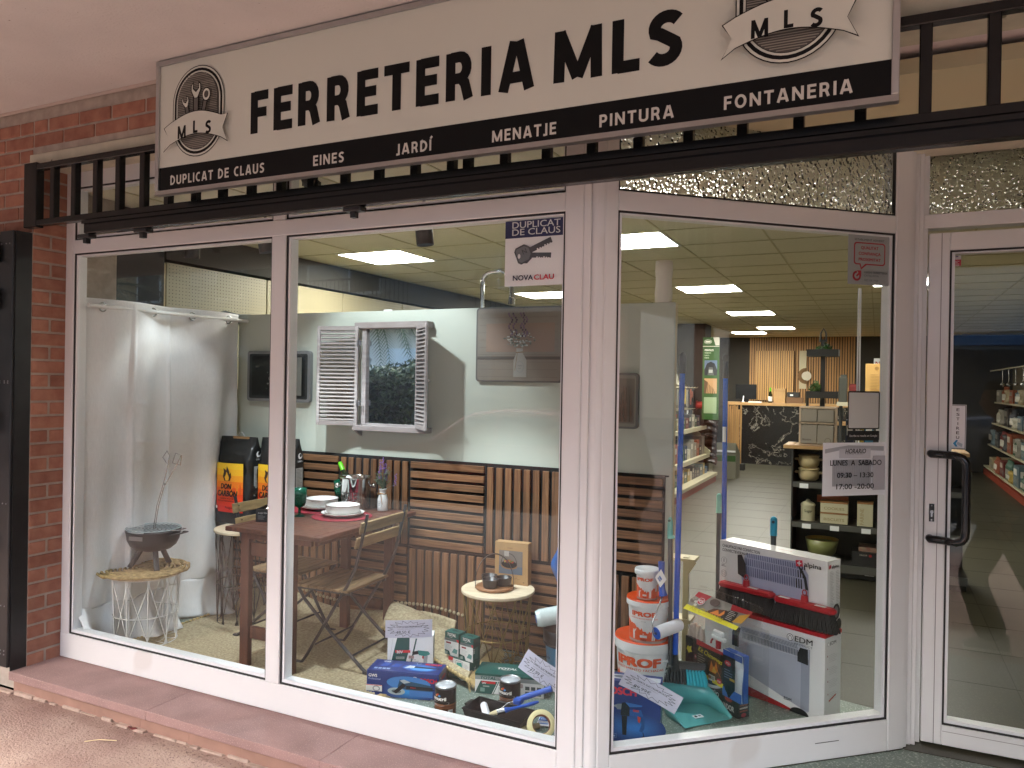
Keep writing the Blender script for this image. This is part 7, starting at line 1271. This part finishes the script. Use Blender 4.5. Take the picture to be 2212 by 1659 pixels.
obj('holes', hole, pb, kind='stuff')
for i in range(9):
    yy = 1.62+i*.27; obj('hook', MB().tube([(.02,yy,2.07+.03*(i%2)),(.24,yy,2.06+.03*(i%2)),(.25,yy,2.08+.03*(i%2))],.0035,mat('zinc'),n=5), pb)
    obj('price_flag', MB().box(.251,yy-.03,2.045+.03*(i%2),.253,yy+.03,2.085+.03*(i%2),mat('cream_panel') if i not in (4, 6) else mat('red_plastic')), pb)
tag(obj('upper_band', MB().box(-.6,.98,2.43,-.46,9.2,2.652,DARKW)), 'dark band of wall above the cream pegboard', 'wall panel')
tag(obj('grey_tool_roll', MB().tube([(-.28,1.25,2.03),(-.28,1.35,2.05),(-.28,1.5,2.04),(-.28,1.62,2.06)],[.03,.045,.04,.03],mat('blue_grey_tool','#3f4750',.6,bump=.5,bscale=30),n=8)), 'blue grey tool hanging below the pegboard above the curtain', 'tool')
# right aisle shelving seen through the door
ra = thing('aisle_shelving', 'cream shelving with hanging goods on the right aisle behind the door', 'shelf unit', (5.95, 0, 0)); obj('back_panel', MB().box(.45,2.4,0,.5,14.3,2.0,mat('peg_back')), ra); obj('kick_board', MB().box(.0,2.4,.0,.45,14.3,.1,mat('red_kick')), ra)
for z, d in ((.14,.46),(.55,.40),(.95,.34),(1.35,.3)): obj('shelf', MB().box(.46-d,2.4,z,.45,14.3,z+.025,CHW_), ra)
k_ = 0
for row, (z, d) in enumerate(((.166,.42),(.576,.36),(.976,.3),(1.376,.26))):
    y = 7.2; i = 0
    while y < 14 and i < 14:
        w_ = gg.uniform(.36,.6); h_ = gg.uniform(.2,.34); c_ = gg.choice(PCOL); t = thing('shelf_box', f'{CN[c_]} product box, {ORD[i]} from the door on the {("bottom","second","third","top")[row]} shelf of the right aisle', 'box', (6.4-d, y, z), 0, 'boxes on the right aisle shelving'); goods(t, i+row, d-.05, w_-.03, h_, c_); y += w_; i += 1
for i in range(10):
    y = 6.5+i*.7; t = thing('utensil', f'steel kitchen utensil hanging {ORD[i]} from the door on the right aisle rail', 'utensil', (6.05, y, 1.95), 0, 'utensils on the right aisle rail'); obj('utensil', MB().cyl((0,0,0),(0,0,-.22),.006,STEEL,n=6).lathe([(0,-.3),(.035,-.27),(.04,-.24),(.0,-.22)],(0,0,0),STEEL,n=14), t)
obj('utensil_rail', MB().box(.08,2.6,1.95,.1,14.3,1.97,CHW_), ra)
# ------------------------------------------------------------------ the street behind the viewer (seen in the glass)
PLA = mat('old_plaster', '#a19d95', .9, var=.12, vscale=.7, speck=(1.6, '#5d5850', .63)); SHU = mat('roller_shutter', '#9aa0a4', .4, .3)
def facade(label, x0, x1, h, m, shx, bal=False, door=None):
    t = thing('street_house', label, 'house', (0, -15, 0)); obj('wall', MB().box(x0,-6,-.3,x1,0,h,m), t)
    for (a_, b_, z0, z1, mm) in shx:
        s = obj('roller_door', MB().box(a_,.0,z0,b_,.04,z1,mm), t); sm_ = MB().box(a_,.04,0,b_,.06,.085,mm).mesh('slat')
        for k in range(int((z1-z0)/.1)): o = obj('slat', sm_, s); o.location = (0, 0, z0+k*.1)
    w = MB().box(0,.0,0,1.0,.03,1.4,mat('dark_pane', (.03,.035,.04), .1)).mesh('pane'); wf = MB().box(-.08,.0,-.08,1.08,.025,1.48,FRAME_IN).mesh('window')
    x = x0+1.2
    while x < x1-1.6:
        if h > 5: f = obj('window', wf, t); f.location = (x, .0, 4.1); o = obj('pane', w, f); o.location = (0,.01,0)
        x += 2.6
    obj('cornice', MB().box(x0-.1,-.1,h,x1+.1,.25,h+.25,CONCR), t)
    if bal:
        b = obj('balcony', MB().box(x0+1,.0,3.3,x1-1,1.0,3.45,CONCR), t); mb = MB(); x = x0+1
        mb.box(x0+1,.96,4.3,x1-1,1.0,4.34,IRON)
        while x < x1-1: mb.cyl((x,.98,3.45),(x,.98,4.3),.012,IRON,n=5); x += .14
        obj('railing', mb, b)
    return t
facade('grey house with peeling plaster and a roller door across the street', -16, -6, 7.2, PLA, ((-14,-11,-.2,2.6,SHU),(-10,-7.5,-.2,2.6,SHU)), True)
facade('pale house with brick panel and low roller door across the street', -6, 1.5, 6.4, mat('warm_plaster', '#a89e8f', .9, var=.1, vscale=.8), ((-5,-1.8,-.2,2.3,mat('brown_shutter','#6d4a3a',.5)),(-1.2,1.2,-.2,2.5,SHU)), True)
facade('low workshop with a broad pale shutter and blue band across the street', 1.5, 12, 5.6, mat('grey_plaster', '#7c7a76', .9), ((3,9.5,2.9,5.2,mat('pale_shutter','#b9bcbc',.5)),(3,9.5,-.2,2.5,mat('dark_shutter','#3b2f28',.6)),(3,9.5,2.6,2.85,mat('blue_band','#5a7a9c',.5))))
facade('tall cream house at the right end of the street', 12, 24, 8.5, mat('cream_plaster', '#b9ad93', .9), ((14,17,-.2,2.6,SHU),), True)
facade('ochre house at the left end of the street', -30, -16, 6.5, mat('ochre_plaster', '#a8926a', .9), ((-26,-22,-.2,2.6,SHU),))
def car(label, x, y, rz, paint, h=1.45, L_=4.1, kind='hatch'):
    t = thing('parked_car', label, 'car', (x, y, -.27), rz); P = mat('paint_'+paint, paint, .25, .1, coat=.8); GL = mat('car_glass', (.02,.025,.03), .05, spec=.8); hw = .86
    lower = [(0,.35),(.0,.62),(.12,.74),(.95,.88),(3.55,.92),(3.95,.86),(4.08,.7),(4.1,.35),(3.7,.22),(.4,.22)]; mb = MB()
    secs = [(-hw,.90),(-hw*1.0,1.0),(hw*1.0,1.0),(hw,.90)]
    def shell(poly, wtop, wbot, zb, zt, m):
        n_ = len(poly); vs = []
        for s_ in (-1, 1):
            for x_, z_ in poly: k = (z_-zb)/(zt-zb); vs.append((x_, s_*(wbot+(wtop-wbot)*k), z_))
        mb.add(vs, [tuple(range(n_)), tuple(range(2*n_-1, n_-1, -1))]+[(i, n_+i, n_+(i+1) % n_, (i+1) % n_) for i in range(n_)], m)
    shell(lower, .84, .86, .22, .92, P); obj('body', mb, t); o = t.children[0]; o.modifiers.new('b','BEVEL').width = .05; o.modifiers['b'].segments = 3
    mb = MB(); cab = [(1.0,.88),(1.55,1.28),(1.8,h-.06),(2.3,h),(3.2,h-.03),(3.6,1.3),(3.85,.9)]; shell(cab, .62, .82, .88, h, P); o = obj('cabin', mb, t); o.modifiers.new('b','BEVEL').width = .04
    mb = MB()
    for s_ in (-1, 1):
        f = lambda x_, z_: (x_, s_*(.826-(z_-.88)/(h-.88)*.2+.002), z_)
        for q in ([(1.22,.93),(1.62,1.27),(1.86,h-.12),(2.2,h-.1),(2.2,.94)], [(2.27,.94),(2.27,h-.1),(3.0,h-.11),(3.35,1.24),(3.3,.95)]): mb.add([f(*v) for v in q], [tuple(range(len(q)))], GL)
    obj('side_window', mb, t); mb = MB(); mb.add([(1.06,-.72,.93),(1.06,.72,.93),(1.74,.6,h-.1),(1.74,-.6,h-.1)], [(0,1,2,3)], GL); o = obj('windscreen', mb, t); o.location = (-.03,0,.03); mb = MB(); mb.add([(3.84,-.7,.95),(3.84,.7,.95),(3.3,.6,h-.1),(3.3,-.6,h-.1)], [(0,1,2,3)], GL); o = obj('rear_window', mb, t); o.location = (.03,0,.03)
    for x_ in (.75, 3.3):
        for s_ in (-1, 1):
            w = obj('wheel', MB().cyl((x_,s_*.68,.31),(x_,s_*.87,.31),.31,mat('tyre',(.015,.015,.015),.9),n=24), t); obj('rim', MB().cyl((x_,s_*.872,.31),(x_,s_*.88,.31),.19,mat('zinc'),n=16), w)
    for s_ in (-1, 1):
        obj('headlight', MB().box(.0,s_*.6-.14,.6,.12,s_*.6+.14,.72,mat('lamp_glass','#b9c2c8',.1),b=.03), t); obj('tail_light', MB().box(4.0,s_*.62-.12,.68,4.09,s_*.62+.12,.82,mat('red_plastic'),b=.02), t); obj('wing_mirror', MB().box(1.35,s_*.93-.07,.92,1.47,s_*.93+.07,1.05,P,b=.02), t)
    obj('number_plate', MB().box(-.02,-.25,.4,-.001,.25,.5,WHITE), t); return t
car('bright red hatchback parked across the pavement', -3.4, -8.4, 0, '#a81c24'); car('white car parked behind the hedge', -9.0, -8.4, 0, '#c9c9c6'); car('dark blue car parked opposite the door', 3.2, -8.3, 0, '#1c2430', 1.5); car('silver car parked at the right', 8.4, -8.4, 0, '#8d9296')


for s_, lb in ((-1, 'far left end building'), (1, 'far right end building')): tag(obj('end_blocker', MB().box(41*s_ if s_ > 0 else -38, -20, -.3, 46 if s_ > 0 else -31, 3, 8, PLA)), 'plain plastered '+lb+' closing off the street', 'building')  # unseen blocks, added to keep bright sky at the street ends out of reflections
# hedge
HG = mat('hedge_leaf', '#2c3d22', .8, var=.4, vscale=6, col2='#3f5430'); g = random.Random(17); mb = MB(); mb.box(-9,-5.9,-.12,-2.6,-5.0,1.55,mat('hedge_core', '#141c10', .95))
for i in range(26000):
    x = g.uniform(-9.2,-2.4); f = g.random(); y, z = (-4.95+g.uniform(-.12,.12), g.uniform(-.1,1.75)) if f < .6 else (g.uniform(-6.0,-4.9), 1.65+.18*math.sin(x*2.1)*g.random()+g.uniform(-.15,.2)); a_ = Vector((g.uniform(-1,1),g.uniform(-1,1),g.uniform(-1,1))).normalized()*.05; b_ = Vector((g.uniform(-1,1),g.uniform(-1,1),g.uniform(-1,1))).normalized()*.022; c_ = Vector((x,y,z)); mb.add([c_-a_,c_+b_,c_+a_,c_-b_],[(0,1,2,3)],HG)
hd = thing('hedge', 'tall dark green clipped hedge along the pavement edge', 'hedge'); obj('foliage', mb, hd)
# palms
def palm(label, x, y, h, n=30, fl=2.3):
    t = thing('palm_tree', label, 'palm tree', (x, y, -.2)); TR = mat('palm_trunk', '#5a4a38', .95, var=.3, vscale=8, bump=1, bscale=10, bdist=.03); obj('trunk', MB().tube([(0,0,0),(.05,0,h*.4),(.0,.04,h*.8),(0,0,h)],[.26,.22,.2,.24],TR,n=14), t); g_ = random.Random(int(x*10)); PL = mat('palm_leaf', '#33452a', .7, var=.3, vscale=2); mb = MB()
    for i in range(n):
        az = 2*PI*i/n*1.618*3; el = g_.uniform(-.25, 1.15); d = Vector((math.cos(az)*math.cos(el), math.sin(az)*math.cos(el), math.sin(el))); pts = []; p = Vector((0,0,h)); L_ = fl*g_.uniform(.85,1.1)
        for k in range(15): pts.append(p.copy()); d = (d+Vector((0,0,-.105-.02*k*.4))).normalized(); p = p+d*L_/14
        mb.tube(pts, [.022*(1-k/16) for k in range(15)], PL, n=4)
        for k in range(2, 15):
            for s_ in (-1, 1):
                for q in (0, .5):
                    b0 = pts[k].lerp(pts[min(14,k+1)], q); dr = (pts[min(14,k+1)]-pts[k-1]).normalized(); sd_ = dr.cross(Vector((0,0,1))).normalized()*s_; tip = b0+(sd_*.75+dr*.55+Vector((0,0,-.22))).normalized()*(.42*(1-abs(k-7)/13)); w_ = dr*.014; mb.add([b0-w_, b0+w_, tip],[(0,1,2)],PL)
    obj('crown', mb, t)
palm('short palm with wide dark fronds, left on the pavement edge', -5.2, -6.9, 3.6); palm('second palm further along the street', -9.5, -6.8, 3.4, 36, 2.8); palm('palm near the middle of the street', 1.0, -6.9, 4.4)
# passer-by reflected in the door
def person(label, x, y, rz):
    t = thing('person', label, 'person', (x, y, -.125), rz)
    V = [(0,0,.95),(0,0,1.08),(.0,0,1.25),(.01,0,1.42),(.03,0,1.50),(.045,0,1.56),
         (0,.09,.90),(.17,.10,.50),(.03,.10,.12),(0,-.09,.90),(-.16,-.10,.52),(-.42,-.10,.20),
         (0,.17,1.40),(.05,.24,1.14),(.20,.22,.95),(0,-.17,1.40),(-.08,-.24,1.14),(.02,-.24,.92)]
    E = [(0,1),(1,2),(2,3),(3,4),(4,5),(0,6),(6,7),(7,8),(0,9),(9,10),(10,11),(3,12),(12,13),(13,14),(3,15),(15,16),(16,17)]
    Rr = [(.12,.10),(.11,.09),(.15,.10),(.14,.1),(.055,.055),(.055,.055),(.105,.1),(.075,.075),(.05,.05),(.105,.1),(.075,.075),(.05,.05),(.07,.065),(.05,.05),(.038,.038),(.07,.065),(.05,.05),(.038,.038)]
    def skin(name, V, E, Rr, m, par, root=0, sub=2):
        me = bpy.data.meshes.new(name); me.from_pydata(V, E, []); o = bpy.data.objects.new(name, me); C.objects.link(o); o.parent = par; md = o.modifiers.new('k','SKIN'); md.use_smooth_shade = True
        for i, r in enumerate(Rr): me.skin_vertices[0].data[i].radius = r
        me.skin_vertices[0].data[root].use_root = True; me.materials.append(m); s_ = o.modifiers.new('s','SUBSURF'); s_.levels = s_.render_levels = sub; return o
    SK = mat('skin', '#b98468', .5); skin('body', V, E, Rr, SK, t)
    JE = mat('denim', '#2c3447', .9, var=.2, vscale=20, bump=.3, bscale=200)
    skin('jeans', [(0,0,1.0),(0,.09,.88),(.10,.10,.68),(.18,.10,.48),(.10,.10,.25),(.035,.10,.07),(0,-.09,.88),(-.08,-.10,.70),(-.165,-.10,.50),(-.32,-.10,.32),(-.45,-.10,.17)], [(0,1),(1,2),(2,3),(3,4),(4,5),(0,6),(6,7),(7,8),(8,9),(9,10)], [(.165,.135),(.12,.12),(.105,.105),(.095,.095),(.10,.10),(.115,.12),(.12,.12),(.105,.105),(.095,.095),(.10,.10),(.11,.115)], JE, t)
    JK = mat('dark_jacket', '#20222a', .7, var=.2, vscale=12, bump=.3, bscale=30)
    skin('jacket', [(0,0,.84),(0,0,1.04),(0,0,1.26),(.01,0,1.42),(.03,0,1.49),(0,.18,1.40),(.04,.25,1.14),(.18,.23,.98),(0,-.18,1.40),(-.08,-.25,1.14),(.01,-.25,.96)], [(0,1),(1,2),(2,3),(3,4),(3,5),(5,6),(6,7),(3,8),(8,9),(9,10)], [(.20,.17),(.20,.165),(.195,.15),(.16,.12),(.075,.075),(.085,.08),(.068,.068),(.055,.055),(.085,.08),(.068,.068),(.055,.055)], JK, t, 1)
    HM = MB(); 
    def hd_(u, v):
        a_ = 2*PI*u; b_ = PI*v; r_ = 1.0; x_ = math.sin(b_)*math.cos(a_); y_ = math.sin(b_)*math.sin(a_); z_ = -math.cos(b_); nose = .16*math.exp(-((a_ if a_ < PI else a_-2*PI)/.16)**2-((z_+.12)/.14)**2); return (.05+.098*(x_*(1+nose)+(.06*(1 if x_ > 0 else 0)*(-z_)*0)), .076*y_*(1-.18*max(0,-z_)), 1.655+.118*z_)
    HM.grid(40, 28, hd_, SK); obj('head', HM, t); EYE = flat('#1a1512')
    obj('face', MB().sphere((.138,.03,1.668),.009,EYE,6).sphere((.138,-.03,1.668),.009,EYE,6).box(.138,-.024,1.598,.143,.024,1.604,mat('lips','#8a4a40',.5)).sphere((.045,.079,1.655),.02,SK,6,sc=(1,.4,1.5)).sphere((.045,-.079,1.655),.02,SK,6,sc=(1,.4,1.5)), t)
    mb = MB(); mb.grid(30, 14, lambda u, v: (.038+.106*math.sin(PI*.56*v)*math.cos(2*PI*u)*(1 if math.cos(2*PI*u) < 0 else .92), .086*math.sin(PI*.56*v)*math.sin(2*PI*u), 1.672+.118*math.cos(PI*.56*v*(1 if math.cos(2*PI*u) < .3 else .62))), mat('dark_hair', '#2a1c14', .6)); obj('hair', mb, t)
    for (hx_, hy_, hz_) in ((.215,.225,.93),(.03,-.245,.90)):
        mb = MB(); mb.sphere((hx_,hy_,hz_-.02),.034,SK,8,sc=(.9,.5,1.3))
        for k in range(4): mb.tube([(hx_-.022+k*.015,hy_,hz_-.05),(hx_-.02+k*.015,hy_,hz_-.085),(hx_-.012+k*.013,hy_,hz_-.108+.006*abs(k-1.5))],[.0088,.008,.0065],SK,n=7)
        mb.tube([(hx_+.026,hy_,hz_-.02),(hx_+.042,hy_,hz_-.045),(hx_+.04,hy_,hz_-.068)],[.01,.009,.007],SK,n=7); obj('hand', mb, t)
    SHO = mat('brown_shoe', '#3a2218', .5)
    for (fx_, fy_, fz_, an) in ((.03,.10,.0,0),(-.47,-.10,.06,-38)):
        Mx = Matrix.Translation((fx_,fy_,fz_)) @ Matrix.Rotation(R(-an), 4, 'Y'); mb = MB(); mb.box(-.08,-.045,0,.19,.045,.03,flat('#c9c4bc'),Mx,b=.012); mb.grid(16,10,lambda u, v: Mx @ Vector((-.075+.26*u, .044*math.cos(PI*v)*(1-.25*abs(u-.5)), .03+(.075*(1-u)**.7+.03)*math.sin(PI*v))), SHO); obj('shoe', mb, t)
person('person in blue jeans and a dark jacket walking past the door', 4.86, -.78, 180)
